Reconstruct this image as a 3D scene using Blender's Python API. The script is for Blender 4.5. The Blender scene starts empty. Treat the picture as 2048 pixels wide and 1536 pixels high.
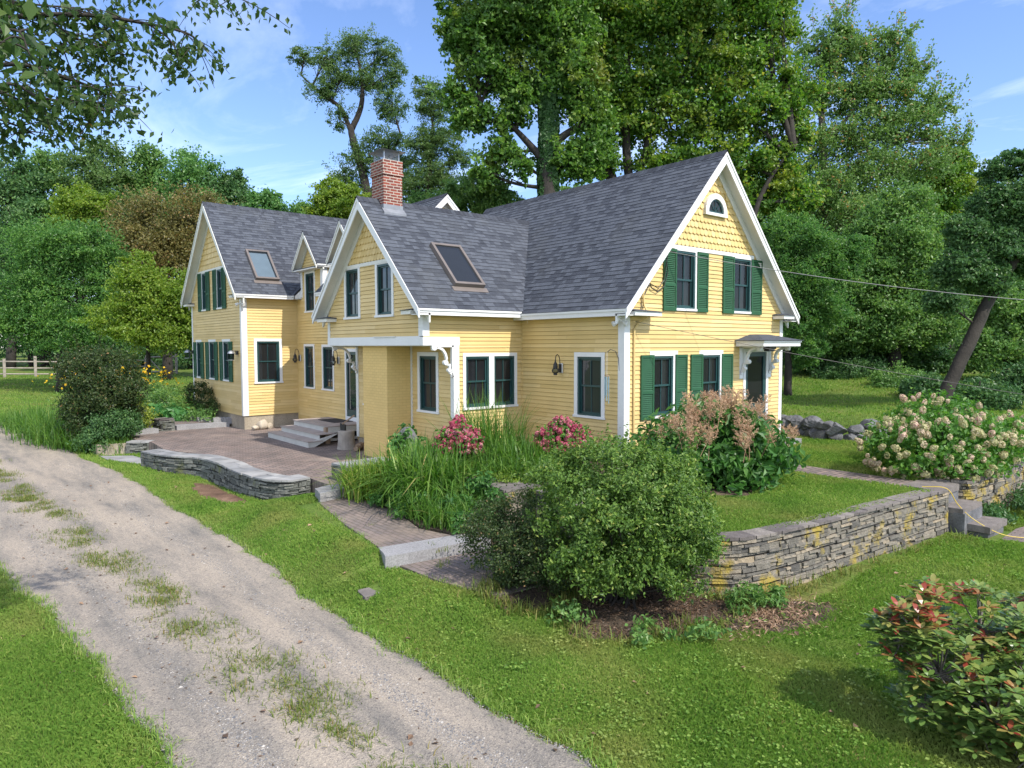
import bpy, math, random
import numpy as np
from mathutils import Vector, Matrix

# ------------------------------------------------------------------ camera, sky, sun
sc = bpy.context.scene
col = sc.collection
random.seed(7)
RNG = np.random.default_rng(11)

F_PX, CAM = 1397.5, np.array([-11.847, -10.383, 2.2])
_y, _t, _r = math.radians(50.352), math.radians(-3.18), math.radians(-0.143)
FW = np.array([math.cos(_y)*math.cos(_t), math.sin(_y)*math.cos(_t), math.sin(_t)])
_rt = np.array([math.sin(_y), -math.cos(_y), 0.0]); _up = np.cross(_rt, FW)
RT = _rt*math.cos(_r) + _up*math.sin(_r); UP = np.cross(RT, FW)
cd = bpy.data.cameras.new("camera"); cam = bpy.data.objects.new("camera", cd); col.objects.link(cam)
cd.sensor_width = 36.0; cd.lens = F_PX/2048*36.0; cd.clip_start = 0.05; cd.clip_end = 2000
cam.matrix_world = Matrix(((RT[0], UP[0], -FW[0], CAM[0]), (RT[1], UP[1], -FW[1], CAM[1]), (RT[2], UP[2], -FW[2], CAM[2]), (0, 0, 0, 1)))
sc.camera = cam

SUN = Vector((0.13, -1.0, 1.15)).normalized()
world = bpy.data.worlds.new("World"); sc.world = world; world.use_nodes = True
nt = world.node_tree; nt.nodes.clear()
def N(nt, t, **k):
    n = nt.nodes.new(t)
    for a, b in k.items():
        if a.startswith('i_'): n.inputs[a[2:].replace('_', ' ')].default_value = b
        else: setattr(n, a, b)
    return n
wo = N(nt, 'ShaderNodeOutputWorld'); bg = N(nt, 'ShaderNodeBackground'); bg.inputs[1].default_value = 0.13
sky = N(nt, 'ShaderNodeTexSky'); sky.sky_type = 'NISHITA'; sky.sun_disc = False
sky.sun_elevation = math.asin(SUN.z); sky.sun_rotation = math.atan2(SUN.x, SUN.y)
sky.altitude = 100; sky.air_density = 1.0; sky.dust_density = 0.35; sky.ozone_density = 3.5
# thin cirrus: noise on the direction divided by height
tc = N(nt, 'ShaderNodeTexCoord'); sp = N(nt, 'ShaderNodeSeparateXYZ'); nt.links.new(tc.outputs['Generated'], sp.inputs[0])
mx = N(nt, 'ShaderNodeMath', operation='MAXIMUM'); mx.inputs[1].default_value = 0.04; nt.links.new(sp.outputs[2], mx.inputs[0])
dx = N(nt, 'ShaderNodeMath', operation='DIVIDE'); dy = N(nt, 'ShaderNodeMath', operation='DIVIDE')
nt.links.new(sp.outputs[0], dx.inputs[0]); nt.links.new(mx.outputs[0], dx.inputs[1])
nt.links.new(sp.outputs[1], dy.inputs[0]); nt.links.new(mx.outputs[0], dy.inputs[1])
cb = N(nt, 'ShaderNodeCombineXYZ'); nt.links.new(dx.outputs[0], cb.inputs[0]); nt.links.new(dy.outputs[0], cb.inputs[1])
mp = N(nt, 'ShaderNodeMapping'); mp.inputs['Rotation'].default_value = (0, 0, 0.7); mp.inputs['Scale'].default_value = (0.9, 0.35, 1)
nt.links.new(cb.outputs[0], mp.inputs[0])
ns = N(nt, 'ShaderNodeTexNoise'); ns.inputs['Scale'].default_value = 1.3; ns.inputs['Detail'].default_value = 9; ns.inputs['Roughness'].default_value = 0.62; ns.inputs['Distortion'].default_value = 0.6
nt.links.new(mp.outputs[0], ns.inputs['Vector'])
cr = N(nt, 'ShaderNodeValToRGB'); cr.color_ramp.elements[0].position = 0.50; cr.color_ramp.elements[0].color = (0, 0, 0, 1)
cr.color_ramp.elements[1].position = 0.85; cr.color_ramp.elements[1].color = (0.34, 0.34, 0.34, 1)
# unseen cloud bank added behind the viewer to brighten the shaded walls
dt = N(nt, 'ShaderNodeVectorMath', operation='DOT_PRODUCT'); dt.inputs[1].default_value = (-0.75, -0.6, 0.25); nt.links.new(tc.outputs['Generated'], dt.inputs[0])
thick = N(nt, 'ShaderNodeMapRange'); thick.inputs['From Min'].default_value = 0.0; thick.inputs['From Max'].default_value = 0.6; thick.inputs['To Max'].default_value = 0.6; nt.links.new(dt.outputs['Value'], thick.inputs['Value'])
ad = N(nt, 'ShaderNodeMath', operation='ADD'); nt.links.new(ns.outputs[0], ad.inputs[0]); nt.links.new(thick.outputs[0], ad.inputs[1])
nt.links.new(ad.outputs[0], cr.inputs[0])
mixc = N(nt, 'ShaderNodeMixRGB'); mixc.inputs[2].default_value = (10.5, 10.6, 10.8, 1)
tn = N(nt, 'ShaderNodeMixRGB', blend_type='MULTIPLY'); tn.inputs[0].default_value = 1; tn.inputs[2].default_value = (.84, .86, .97, 1); nt.links.new(sky.outputs[0], tn.inputs[1])
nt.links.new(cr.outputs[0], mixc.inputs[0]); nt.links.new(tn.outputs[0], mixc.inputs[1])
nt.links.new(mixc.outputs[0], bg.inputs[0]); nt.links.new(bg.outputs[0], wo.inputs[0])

sd = bpy.data.lights.new("sun", 'SUN'); sd.energy = 2.8; sd.angle = math.radians(0.53); sd.color = (1.0, 0.94, 0.85)
sun = bpy.data.objects.new("sun", sd); col.objects.link(sun); sun.rotation_euler = SUN.to_track_quat('Z', 'Y').to_euler(); sun.location = (0, -20, 30)
sc.view_settings.view_transform = 'Standard'; sc.view_settings.look = 'None'; sc.view_settings.exposure = 1.05; sc.view_settings.gamma = 1.0
sc.cycles.max_bounces = 7; sc.cycles.diffuse_bounces = 3; sc.cycles.glossy_bounces = 3; sc.cycles.transmission_bounces = 4; sc.cycles.transparent_max_bounces = 8

def PX(u, v, d):
    """world point seen at photo pixel (u, v) at depth d metres"""
    return CAM + (FW + RT*(u-1024)/F_PX + UP*(768-v)/F_PX)*d

# ------------------------------------------------------------------ mesh helpers
def mesh_np(name, V, loops, starts, val=None, smooth=False):
    me = bpy.data.meshes.new(name)
    V = np.asarray(V, np.float32); loops = np.asarray(loops, np.int32); starts = np.asarray(starts, np.int32)
    me.vertices.add(len(V)); me.vertices.foreach_set('co', V.ravel())
    me.loops.add(len(loops)); me.loops.foreach_set('vertex_index', loops)
    me.polygons.add(len(starts)); me.polygons.foreach_set('loop_start', starts)
    if val is not None:
        at = me.attributes.new('v', 'FLOAT', 'FACE'); at.data.foreach_set('value', np.asarray(val, np.float32))
    me.polygons.foreach_set('use_smooth', np.full(len(starts), bool(smooth)))
    me.update(calc_edges=True)
    return me

def worldloc(o):
    p = np.zeros(3)
    while o is not None:
        p += np.array(o.location); o = o.parent
    return p

class MB:
    def __init__(s): s.v = []; s.f = []; s.val = []; s.n = 0; s.big = []
    def verts(s, pts):
        i = s.n; s.v.extend([tuple(p) for p in pts]); s.n += len(pts); return i
    def face(s, pts, val=0.5):
        i = s.verts(pts); s.f.append(list(range(i, i+len(pts)))); s.val.append(val)
    def box(s, a, b, val=0.5):
        x0, y0, z0 = [min(a[k], b[k]) for k in range(3)]; x1, y1, z1 = [max(a[k], b[k]) for k in range(3)]
        s.hexa([(x0,y0,z0),(x1,y0,z0),(x1,y1,z0),(x0,y1,z0),(x0,y0,z1),(x1,y0,z1),(x1,y1,z1),(x0,y1,z1)], val)
    def hexa(s, p, val=0.5):
        i = s.verts(p)
        for q in ((3,2,1,0),(4,5,6,7),(0,1,5,4),(1,2,6,5),(2,3,7,6),(3,0,4,7)):
            s.f.append([i+k for k in q]); s.val.append(val)
    def bar(s, a, b, w, h, up=(0,0,1), val=0.5):
        a = Vector(a); b = Vector(b); d = (b-a).normalized(); u = Vector(up); sd = d.cross(u)
        if sd.length < 1e-4: sd = d.cross(Vector((1,0,0)))
        sd.normalize(); u = sd.cross(d); sd *= w/2; u *= h/2
        s.hexa([a-sd-u, a+sd-u, b+sd-u, b-sd-u, a-sd+u, a+sd+u, b+sd+u, b-sd+u], val)
    def tube(s, pts, rad, n=8, cap=True, val=0.5):
        pts = [Vector(p) for p in pts]; m = len(pts)
        if not hasattr(rad, '__len__'): rad = [rad]*m
        rings = []; prev = None
        for k in range(m):
            d = (pts[min(k+1, m-1)]-pts[max(k-1, 0)]).normalized()
            ref = prev if prev is not None else (Vector((0,0,1)) if abs(d.z) < .9 else Vector((1,0,0)))
            a = d.cross(ref)
            if a.length < 1e-5: a = d.cross(Vector((0.3,1,0.2)))
            a.normalize(); b = a.cross(d).normalized(); prev = b
            rings.append(s.verts([pts[k]+(a*math.cos(2*math.pi*j/n)+b*math.sin(2*math.pi*j/n))*rad[k] for j in range(n)]))
        for k in range(m-1):
            for j in range(n):
                s.f.append([rings[k]+j, rings[k]+(j+1) % n, rings[k+1]+(j+1) % n, rings[k+1]+j]); s.val.append(val)
        if cap:
            s.f.append([rings[0]+j for j in range(n)][::-1]); s.val.append(val); s.f.append([rings[-1]+j for j in range(n)]); s.val.append(val)
    def lathe(s, c, prof, n=14, val=0.5):
        rings = []
        for r, z in prof: rings.append(s.verts([(c[0]+r*math.cos(2*math.pi*j/n), c[1]+r*math.sin(2*math.pi*j/n), c[2]+z) for j in range(n)]))
        for k in range(len(prof)-1):
            for j in range(n):
                s.f.append([rings[k]+j, rings[k]+(j+1) % n, rings[k+1]+(j+1) % n, rings[k+1]+j]); s.val.append(val)
        s.f.append([rings[0]+j for j in range(n)][::-1]); s.val.append(val); s.f.append([rings[-1]+j for j in range(n)]); s.val.append(val)
    def prism(s, poly, z0, z1, val=0.5):
        n = len(poly); i = s.verts([(p[0], p[1], z0) for p in poly]); j = s.verts([(p[0], p[1], z1) for p in poly])
        s.f.append([i+k for k in range(n)][::-1]); s.val.append(val); s.f.append([j+k for k in range(n)]); s.val.append(val)
        for k in range(n): s.f.append([i+k, i+(k+1) % n, j+(k+1) % n, j+k]); s.val.append(val)
    def extr(s, poly3, d, val=0.5):
        """closed solid: polygon of 3D points extruded by vector d"""
        n = len(poly3); d = Vector(d); a = [Vector(p) for p in poly3]; i = s.verts(a); j = s.verts([p+d for p in a])
        s.f.append([i+k for k in range(n)][::-1]); s.val.append(val); s.f.append([j+k for k in range(n)]); s.val.append(val)
        for k in range(n): s.f.append([i+k, i+(k+1) % n, j+(k+1) % n, j+k]); s.val.append(val)
    def addnp(s, V, F, val):
        """bulk: V (n,3), F (m,k) local indices, val (m,)"""
        s.big.append((np.asarray(V, np.float32), np.asarray(F, np.int64), np.asarray(val, np.float32)))
    def build(s, name, mat, parent=None, smooth=False):
        V = [np.array(s.v, np.float32).reshape(-1, 3)]; L = [np.array([k for f in s.f for k in f], np.int64)]
        cnt = [np.array([len(f) for f in s.f], np.int64)]; val = [np.array(s.val, np.float32)]; off = s.n
        for v, f, a in s.big:
            V.append(v); L.append((f+off).ravel()); cnt.append(np.full(len(f), f.shape[1], np.int64)); val.append(a); off += len(v)
        V = np.concatenate(V); L = np.concatenate(L); cnt = np.concatenate(cnt); val = np.concatenate(val)
        if parent is not None: V = V - worldloc(parent).astype(np.float32)
        st = np.concatenate([[0], np.cumsum(cnt)[:-1]]) if len(cnt) else np.zeros(0)
        me = mesh_np(name, V, L, st, val, smooth)
        if mat: me.materials.append(mat)
        o = bpy.data.objects.new(name, me); col.objects.link(o)
        if parent is not None: o.parent = parent
        return o

def tag(o, label=None, cat=None, group=None, kind=None):
    if label: o['label'] = label
    if cat: o['category'] = cat
    if group: o['group'] = group
    if kind: o['kind'] = kind
    return o
def thing(name, label, cat, loc=(0, 0, 0), group=None):
    o = bpy.data.objects.new(name, None); o.empty_display_size = 0.2; col.objects.link(o); o.location = [float(q) for q in loc]
    return tag(o, label, cat, group)
def copytree(o, parent=None):
    c = o.copy(); col.objects.link(c); c.parent = parent
    for ch in list(o.children): copytree(ch, c)
    return c

# ------------------------------------------------------------------ materials
def newmat(name):
    m = bpy.data.materials.new(name); m.use_nodes = True; t = m.node_tree; t.nodes.clear()
    o = N(t, 'ShaderNodeOutputMaterial'); p = N(t, 'ShaderNodeBsdfPrincipled'); t.links.new(p.outputs[0], o.inputs[0])
    return m, t, p, o
def ramp(t, stops):
    r = N(t, 'ShaderNodeValToRGB'); e = r.color_ramp.elements
    while len(e) > 1: e.remove(e[-1])
    e[0].position = stops[0][0]; e[0].color = (*stops[0][1], 1)
    for p, c in stops[1:]:
        q = e.new(p); q.color = (*c, 1)
    return r
def mul(c, k): return tuple(min(1, x*k) for x in c)
def plain(name, c, rough=0.6, noise=0.10, nscale=3.0, metal=0.0, bump=0.0, bscale=60, fine=0.05):
    """painted / plain surface with broad and fine tone variation"""
    m, t, p, o = newmat(name)
    tc = N(t, 'ShaderNodeTexCoord')
    a = N(t, 'ShaderNodeTexNoise'); a.inputs['Scale'].default_value = nscale; a.inputs['Detail'].default_value = 5; t.links.new(tc.outputs['Object'], a.inputs['Vector'])
    b = N(t, 'ShaderNodeTexNoise'); b.inputs['Scale'].default_value = nscale*14; b.inputs['Detail'].default_value = 3; t.links.new(tc.outputs['Object'], b.inputs['Vector'])
    r = ramp(t, [(0.3, mul(c, 1-noise)), (0.7, mul(c, 1+noise))]); t.links.new(a.outputs[0], r.inputs[0])
    r2 = ramp(t, [(0.3, (1-fine,)*3), (0.7, (1+fine,)*3)]); t.links.new(b.outputs[0], r2.inputs[0])
    mm = N(t, 'ShaderNodeMixRGB', blend_type='MULTIPLY'); mm.inputs[0].default_value = 1; t.links.new(r.outputs[0], mm.inputs[1]); t.links.new(r2.outputs[0], mm.inputs[2])
    t.links.new(mm.outputs[0], p.inputs['Base Color'])
    p.inputs['Roughness'].default_value = rough; p.inputs['Metallic'].default_value = metal
    if bump:
        bn = N(t, 'ShaderNodeTexNoise'); bn.inputs['Scale'].default_value = bscale; bn.inputs['Detail'].default_value = 6; t.links.new(tc.outputs['Object'], bn.inputs['Vector'])
        bp = N(t, 'ShaderNodeBump'); bp.inputs['Strength'].default_value = bump; bp.inputs['Distance'].default_value = 0.02; t.links.new(bn.outputs[0], bp.inputs['Height']); t.links.new(bp.outputs[0], p.inputs['Normal'])
    return m
def attrmat(name, stops, rough=0.7, noise=None, bump=0.0, bscale=40, patch=None):
    """colour picked per piece from the 'v' attribute; noise tints it; patch = (colour, scale, lo, hi) blotches such as lichen"""
    m, t, p, o = newmat(name)
    a = N(t, 'ShaderNodeAttribute', attribute_name='v'); r = ramp(t, stops); t.links.new(a.outputs['Fac'], r.inputs[0]); c = r.outputs[0]
    tc = N(t, 'ShaderNodeTexCoord')
    if noise:
        b = N(t, 'ShaderNodeTexNoise'); b.inputs['Scale'].default_value = noise[0]; b.inputs['Detail'].default_value = 6; t.links.new(tc.outputs['Object'], b.inputs['Vector'])
        r2 = ramp(t, [(0.25, (1-noise[1],)*3), (0.75, (1+noise[1],)*3)]); t.links.new(b.outputs[0], r2.inputs[0])
        mm = N(t, 'ShaderNodeMixRGB', blend_type='MULTIPLY'); mm.inputs[0].default_value = 1; t.links.new(c, mm.inputs[1]); t.links.new(r2.outputs[0], mm.inputs[2]); c = mm.outputs[0]
    if patch:
        b = N(t, 'ShaderNodeTexNoise'); b.inputs['Scale'].default_value = patch[1]; b.inputs['Detail'].default_value = 7; b.inputs['Roughness'].default_value = .65; t.links.new(tc.outputs['Object'], b.inputs['Vector'])
        r3 = ramp(t, [(patch[2], (0, 0, 0)), (patch[3], (1, 1, 1))]); t.links.new(b.outputs[0], r3.inputs[0])
        mm = N(t, 'ShaderNodeMixRGB'); mm.inputs[2].default_value = (*patch[0], 1); t.links.new(r3.outputs[0], mm.inputs[0]); t.links.new(c, mm.inputs[1]); c = mm.outputs[0]
    t.links.new(c, p.inputs['Base Color']); p.inputs['Roughness'].default_value = rough; p.inputs['Specular IOR Level'].default_value = 0.3
    if bump:
        bn = N(t, 'ShaderNodeTexNoise'); bn.inputs['Scale'].default_value = bscale; bn.inputs['Detail'].default_value = 7; t.links.new(tc.outputs['Object'], bn.inputs['Vector'])
        bp = N(t, 'ShaderNodeBump'); bp.inputs['Strength'].default_value = bump; bp.inputs['Distance'].default_value = 0.03; t.links.new(bn.outputs[0], bp.inputs['Height']); t.links.new(bp.outputs[0], p.inputs['Normal'])
    return m
def leafmat(name, stops, trans=0.35, rough=0.42, spec=0.3, tint=None):
    """leaf: colour per leaf from 'v', partly translucent; tint = (colour, scale, lo, hi): branches that have turned"""
    m, t, p, o = newmat(name)
    a = N(t, 'ShaderNodeAttribute', attribute_name='v'); r = ramp(t, stops); t.links.new(a.outputs['Fac'], r.inputs[0]); c = r.outputs[0]
    if tint:
        tc = N(t, 'ShaderNodeTexCoord'); b = N(t, 'ShaderNodeTexNoise'); b.inputs['Scale'].default_value = tint[1]; b.inputs['Detail'].default_value = 4; t.links.new(tc.outputs['Object'], b.inputs['Vector'])
        r3 = ramp(t, [(tint[2], (0, 0, 0)), (tint[3], (.8, .8, .8))]); t.links.new(b.outputs[0], r3.inputs[0])
        mm = N(t, 'ShaderNodeMixRGB'); mm.inputs[2].default_value = (*tint[0], 1); t.links.new(r3.outputs[0], mm.inputs[0]); t.links.new(c, mm.inputs[1]); c = mm.outputs[0]
    t.links.new(c, p.inputs['Base Color']); p.inputs['Roughness'].default_value = rough; p.inputs['Specular IOR Level'].default_value = spec
    tr = N(t, 'ShaderNodeBsdfTranslucent')
    hs = N(t, 'ShaderNodeHueSaturation'); hs.inputs['Saturation'].default_value = 1.1; hs.inputs['Value'].default_value = 2.1; t.links.new(c, hs.inputs['Color']); t.links.new(hs.outputs[0], tr.inputs[0])
    ms = N(t, 'ShaderNodeMixShader'); ms.inputs[0].default_value = trans*.9; t.links.new(p.outputs[0], ms.inputs[1]); t.links.new(tr.outputs[0], ms.inputs[2]); t.links.new(ms.outputs[0], o.inputs[0])
    return m
def brickmat(name, c1, c2, mortar, bw, bh, msize, mode, bump=0.4, noise=0.25, offset=0.5, rough=.85, big=None):
    m, t, p, o = newmat(name); tc = N(t, 'ShaderNodeTexCoord'); s = N(t, 'ShaderNodeSeparateXYZ'); t.links.new(tc.outputs['Object'], s.inputs[0])
    cbn = N(t, 'ShaderNodeCombineXYZ')
    if mode == 'wall':
        ad = N(t, 'ShaderNodeMath', operation='ADD'); t.links.new(s.outputs[0], ad.inputs[0]); t.links.new(s.outputs[1], ad.inputs[1]); t.links.new(ad.outputs[0], cbn.inputs[0]); t.links.new(s.outputs[2], cbn.inputs[1])
    elif mode == 'flooryx':
        t.links.new(s.outputs[1], cbn.inputs[0]); t.links.new(s.outputs[0], cbn.inputs[1])
    else:
        t.links.new(s.outputs[0], cbn.inputs[0]); t.links.new(s.outputs[1], cbn.inputs[1])
    wv = N(t, 'ShaderNodeTexNoise'); wv.inputs['Scale'].default_value = 3; t.links.new(tc.outputs['Object'], wv.inputs['Vector'])
    va = N(t, 'ShaderNodeVectorMath', operation='MULTIPLY_ADD'); va.inputs[1].default_value = (0.02, 0.02, 0); t.links.new(wv.outputs['Color'], va.inputs[0]); t.links.new(cbn.outputs[0], va.inputs[2])
    b = N(t, 'ShaderNodeTexBrick'); b.offset = offset; b.inputs['Scale'].default_value = 1; b.inputs['Brick Width'].default_value = bw; b.inputs['Row Height'].default_value = bh; b.inputs['Mortar Size'].default_value = msize; b.inputs['Mortar Smooth'].default_value = .3
    b.inputs['Color1'].default_value = (*c1, 1); b.inputs['Color2'].default_value = (*c2, 1); b.inputs['Mortar'].default_value = (*mortar, 1); t.links.new(va.outputs[0], b.inputs['Vector'])
    n = N(t, 'ShaderNodeTexNoise'); n.inputs['Scale'].default_value = 1.1; n.inputs['Detail'].default_value = 8; n.inputs['Roughness'].default_value = .65; t.links.new(tc.outputs['Object'], n.inputs['Vector'])
    r2 = ramp(t, [(0.3, (1-noise,)*3), (0.7, (1+noise,)*3)]); t.links.new(n.outputs[0], r2.inputs[0])
    mm = N(t, 'ShaderNodeMixRGB', blend_type='MULTIPLY'); mm.inputs[0].default_value = 1; t.links.new(b.outputs[0], mm.inputs[1]); t.links.new(r2.outputs[0], mm.inputs[2]); c = mm.outputs[0]
    if big:
        g = N(t, 'ShaderNodeTexNoise'); g.inputs['Scale'].default_value = big[1]; g.inputs['Detail'].default_value = 6; t.links.new(tc.outputs['Object'], g.inputs['Vector'])
        r3 = ramp(t, [(big[2], (0, 0, 0)), (big[3], (1, 1, 1))]); t.links.new(g.outputs[0], r3.inputs[0])
        m2 = N(t, 'ShaderNodeMixRGB'); m2.inputs[2].default_value = (*big[0], 1); t.links.new(r3.outputs[0], m2.inputs[0]); t.links.new(c, m2.inputs[1]); c = m2.outputs[0]
    t.links.new(c, p.inputs['Base Color']); p.inputs['Roughness'].default_value = rough
    bp = N(t, 'ShaderNodeBump'); bp.inputs['Strength'].default_value = bump; bp.inputs['Distance'].default_value = .015; bp.invert = True; t.links.new(b.outputs['Fac'], bp.inputs['Height'])
    n2 = N(t, 'ShaderNodeTexNoise'); n2.inputs['Scale'].default_value = 45; n2.inputs['Detail'].default_value = 5; t.links.new(tc.outputs['Object'], n2.inputs['Vector'])
    bp2 = N(t, 'ShaderNodeBump'); bp2.inputs['Strength'].default_value = .25; bp2.inputs['Distance'].default_value = .02; t.links.new(n2.outputs[0], bp2.inputs['Height']); t.links.new(bp.outputs[0], bp2.inputs['Normal']); t.links.new(bp2.outputs[0], p.inputs['Normal'])
    return m

M = {}
M['siding'] = attrmat('yellow_paint', [(0, (.575, .415, .165)), (.5, (.63, .462, .195)), (1, (.665, .50, .23))], .55, noise=(1.6, .075))
M['white'] = plain('white_paint', (.70, .70, .69), .5, .03, 2, fine=.02)
M['softwhite'] = plain('grey_white_paint', (.66, .65, .60), .6, .05, 2)
M['shutter'] = plain('green_shutter_paint', (.012, .078, .030), .7, .12, 3)
M['sash'] = plain('dark_green_sash_paint', (.015, .054, .054), .4, .1, 3)
M['shingle'] = attrmat('slate_grey_shingle', [(0, (.028, .031, .040)), (.3, (.049, .055, .070)), (.62, (.079, .088, .107)), (1, (.10, .11, .132))], .85, noise=(9, .2), bump=.5, bscale=220, patch=((.085, .088, .088), .55, .52, .95))
M['deck'] = plain('roof_underlay', (.03, .03, .037), .9)
M['brick'] = brickmat('red_chimney_brick', (.25, .055, .032), (.13, .036, .026), (.42, .37, .31), .21, .072, .011, 'wall', .5, .3)
M['ybrick'] = brickmat('yellow_painted_brick', (.70, .50, .19), (.66, .47, .175), (.58, .40, .14), .21, .072, .006, 'wall', .45, .07)
M['paver'] = brickmat('brick_paving', (.235, .175, .15), (.14, .115, .105), (.06, .05, .042), .24, .12, .012, 'floor', .5, .3, big=((.33, .27, .22), .5, .56, .8))
M['walkbrick'] = brickmat('worn_walk_brick', (.20, .155, .135), (.145, .12, .11), (.10, .085, .06), .21, .10, .009, 'flooryx', .6, .3, big=((.27, .21, .16), .7, .52, .75))
M['concrete'] = plain('weathered_concrete', (.33, .28, .21), .9, .3, 1.4, bump=.3, fine=.15)
M['granite'] = plain('granite', (.25, .245, .245), .8, .12, 3, bump=.3, bscale=90, fine=.25)
M['stone'] = attrmat('dry_laid_stone', [(0, (.085, .080, .072)), (.35, (.155, .142, .118)), (.7, (.23, .20, .155)), (1, (.33, .265, .18))], .9, noise=(14, .3), bump=.7, bscale=35, patch=((.31, .235, .05), 1.7, .53, .62))
M['darkstone'] = attrmat('mossy_dry_stone', [(0, (.075, .08, .07)), (.5, (.13, .135, .12)), (1, (.20, .20, .175))], .9, noise=(14, .35), bump=.7, bscale=35, patch=((.13, .14, .04), 1.6, .58, .72))
M['coping'] = attrmat('flat_coping_stone', [(0, (.115, .10, .095)), (.5, (.165, .145, .132)), (1, (.215, .19, .168))], .85, noise=(6, .28), bump=.5, bscale=30)
M['bluestone'] = attrmat('bluestone_slab', [(0, (.20, .205, .21)), (1, (.30, .295, .285))], .85, noise=(3, .3), bump=.3, bscale=25)
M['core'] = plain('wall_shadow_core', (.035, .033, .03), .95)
M['boulder'] = plain('grey_boulder', (.12, .12, .124), .9, .45, 2.5, bump=.7, bscale=14, fine=.2)
M['palerock'] = plain('pale_round_rock', (.42, .36, .28), .85, .2, 5, bump=.3, bscale=30)
M['deckwood'] = plain('grey_step_boards', (.34, .285, .255), .7, .15, 4, bump=.2)
M['greyboard'] = plain('pale_grey_painted_board', (.50, .49, .45), .6, .08, 3)
M['rawwood'] = plain('raw_timber', (.27, .19, .125), .8, .2, 5, bump=.3)
M['oldwood'] = plain('silvered_fence_wood', (.30, .265, .225), .9, .25, 4, bump=.4)
M['bark'] = plain('grey_brown_bark', (.032, .027, .022), .95, .35, 3, bump=1.0, bscale=18, fine=.25)
M['palebark'] = plain('grey_pale_bark', (.12, .107, .09), .95, .35, 3, bump=.8, bscale=18, fine=.2)
M['black'] = plain('black_metal', (.015, .014, .013), .45, .1)
M['rubber'] = plain('black_mat', (.02, .019, .022), .9, .2)
M['steel'] = plain('galvanised_steel', (.35, .36, .38), .4, .15, 4, metal=.7)
M['lead'] = plain('lead_flashing', (.22, .23, .25), .5, .2, 5, metal=.2)
M['alum'] = plain('bluish_chime_tube', (.30, .42, .48), .35, .1, metal=.5)
M['skyframe'] = plain('brown_skylight_frame', (.16, .135, .12), .4, .1)
M['curtain'] = plain('pale_curtain', (.70, .69, .66), .9, .1, 6)
M['paleblind'] = plain('patterned_curtain', (.34, .31, .25), .9, .35, 9)
M['interior'] = plain('dark_room', (.22, .20, .18), .9)
M['yellowhose'] = plain('yellow_cord', (.60, .42, .03), .5)
def glassmat(name, tint=.55, rough=.02):
    m, t, p, o = newmat(name)
    p.inputs['Base Color'].default_value = (.028, .031, .035, 1); p.inputs['Roughness'].default_value = rough; p.inputs['IOR'].default_value = 1.5
    tr = N(t, 'ShaderNodeBsdfTransparent'); tr.inputs[0].default_value = (.62, .66, .66, 1)
    lw = N(t, 'ShaderNodeLayerWeight'); lw.inputs[0].default_value = .35
    r = ramp(t, [(0, (1-tint,)*3), (1, (1, 1, 1))]); t.links.new(lw.outputs['Fresnel'], r.inputs[0])
    ms = N(t, 'ShaderNodeMixShader'); t.links.new(r.outputs[0], ms.inputs[0]); t.links.new(tr.outputs[0], ms.inputs[1]); t.links.new(p.outputs[0], ms.inputs[2]); t.links.new(ms.outputs[0], o.inputs[0])
    return m
M['glass'] = glassmat('window_glass')
M['skyglass'] = glassmat('skylight_glass', .25, .05); M['paleglass'] = glassmat('pale_skylight_glass', .9, .05)
M['paleblue'] = plain('pale_blue_blind', (.42, .52, .66), .8, .05)  # flat pale blue standing in for the sky mirrored in the pane
M['lampglass'] = glassmat('lamp_glass', .9, .05)
# ------------------------------------------------------------------ ground shape
def ss(a, b, x):
    q = np.clip((np.asarray(x, float)-a)/(b-a), 0, 1); return q*q*(3-2*q)
def zg(x, y):
    x = np.asarray(x, float); y = np.asarray(y, float)
    low = -1.3 + 0.22*ss(3, 26, y) + 1.05*ss(22, 52, y) + .8*ss(52, 90, y)
    S = ss(7.3, 8.8, x)*ss(-10, -4.5, y)*(1-ss(10, 30, y)*.6)
    up = S*(1.25 + .055*np.clip(x-8.5, 0, 14)) + ss(24, 45, x)*.8
    zt = -1.3 + .15*ss(-3.9, -3.1, y) + .165*ss(-1.12, -.85, y) - .25*ss(3.4, 4.9, y)      # beside the stepped walk
    wt = ss(-7.9, -6.75, x)*(1-ss(-4.9, -4.3, x))*ss(-4.5, -3.3, y)*(1-ss(4.6, 7, y))
    base = low*(1-wt)+zt*wt
    return base + up + (.03*np.sin(x*.9+1)*np.sin(y*.7) + .02*np.sin(x*2.3+y*1.7))*(1-wt)
TERR = -0.5      # lawn terrace
PAT = -0.78      # brick patio

def inpoly(x, y, poly):
    x = np.asarray(x); y = np.asarray(y); r = np.zeros(x.shape, bool); n = len(poly)
    for i in range(n):
        x0, y0 = poly[i]; x1, y1 = poly[(i+1) % n]
        if y0 == y1: continue
        c = ((y0 > y) != (y1 > y)) & (x < (x1-x0)*(y-y0)/(y1-y0)+x0); r ^= c
    return r
def smooth(pts, n=8):
    """Catmull-Rom through 2D or 3D points"""
    P = [np.array(p, float) for p in pts]; P = [2*P[0]-P[1]]+P+[2*P[-1]-P[-2]]; out = []
    for i in range(1, len(P)-2):
        for k in range(n):
            q = k/n; out.append(.5*((2*P[i])+(-P[i-1]+P[i+1])*q+(2*P[i-1]-5*P[i]+4*P[i+1]-P[i+2])*q*q+(-P[i-1]+3*P[i]-3*P[i+1]+P[i+2])*q**3))
    out.append(P[-2]); return out

def sheet(name, poly, z, mat, label=None, kind='structure', thick=None, step=None):
    mb = MB()
    if thick: mb.prism(poly, z-thick, z)
    else: mb.face([(p[0], p[1], z) for p in poly])
    o = mb.build(name, mat); tag(o, label, kind=kind); return o

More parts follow.
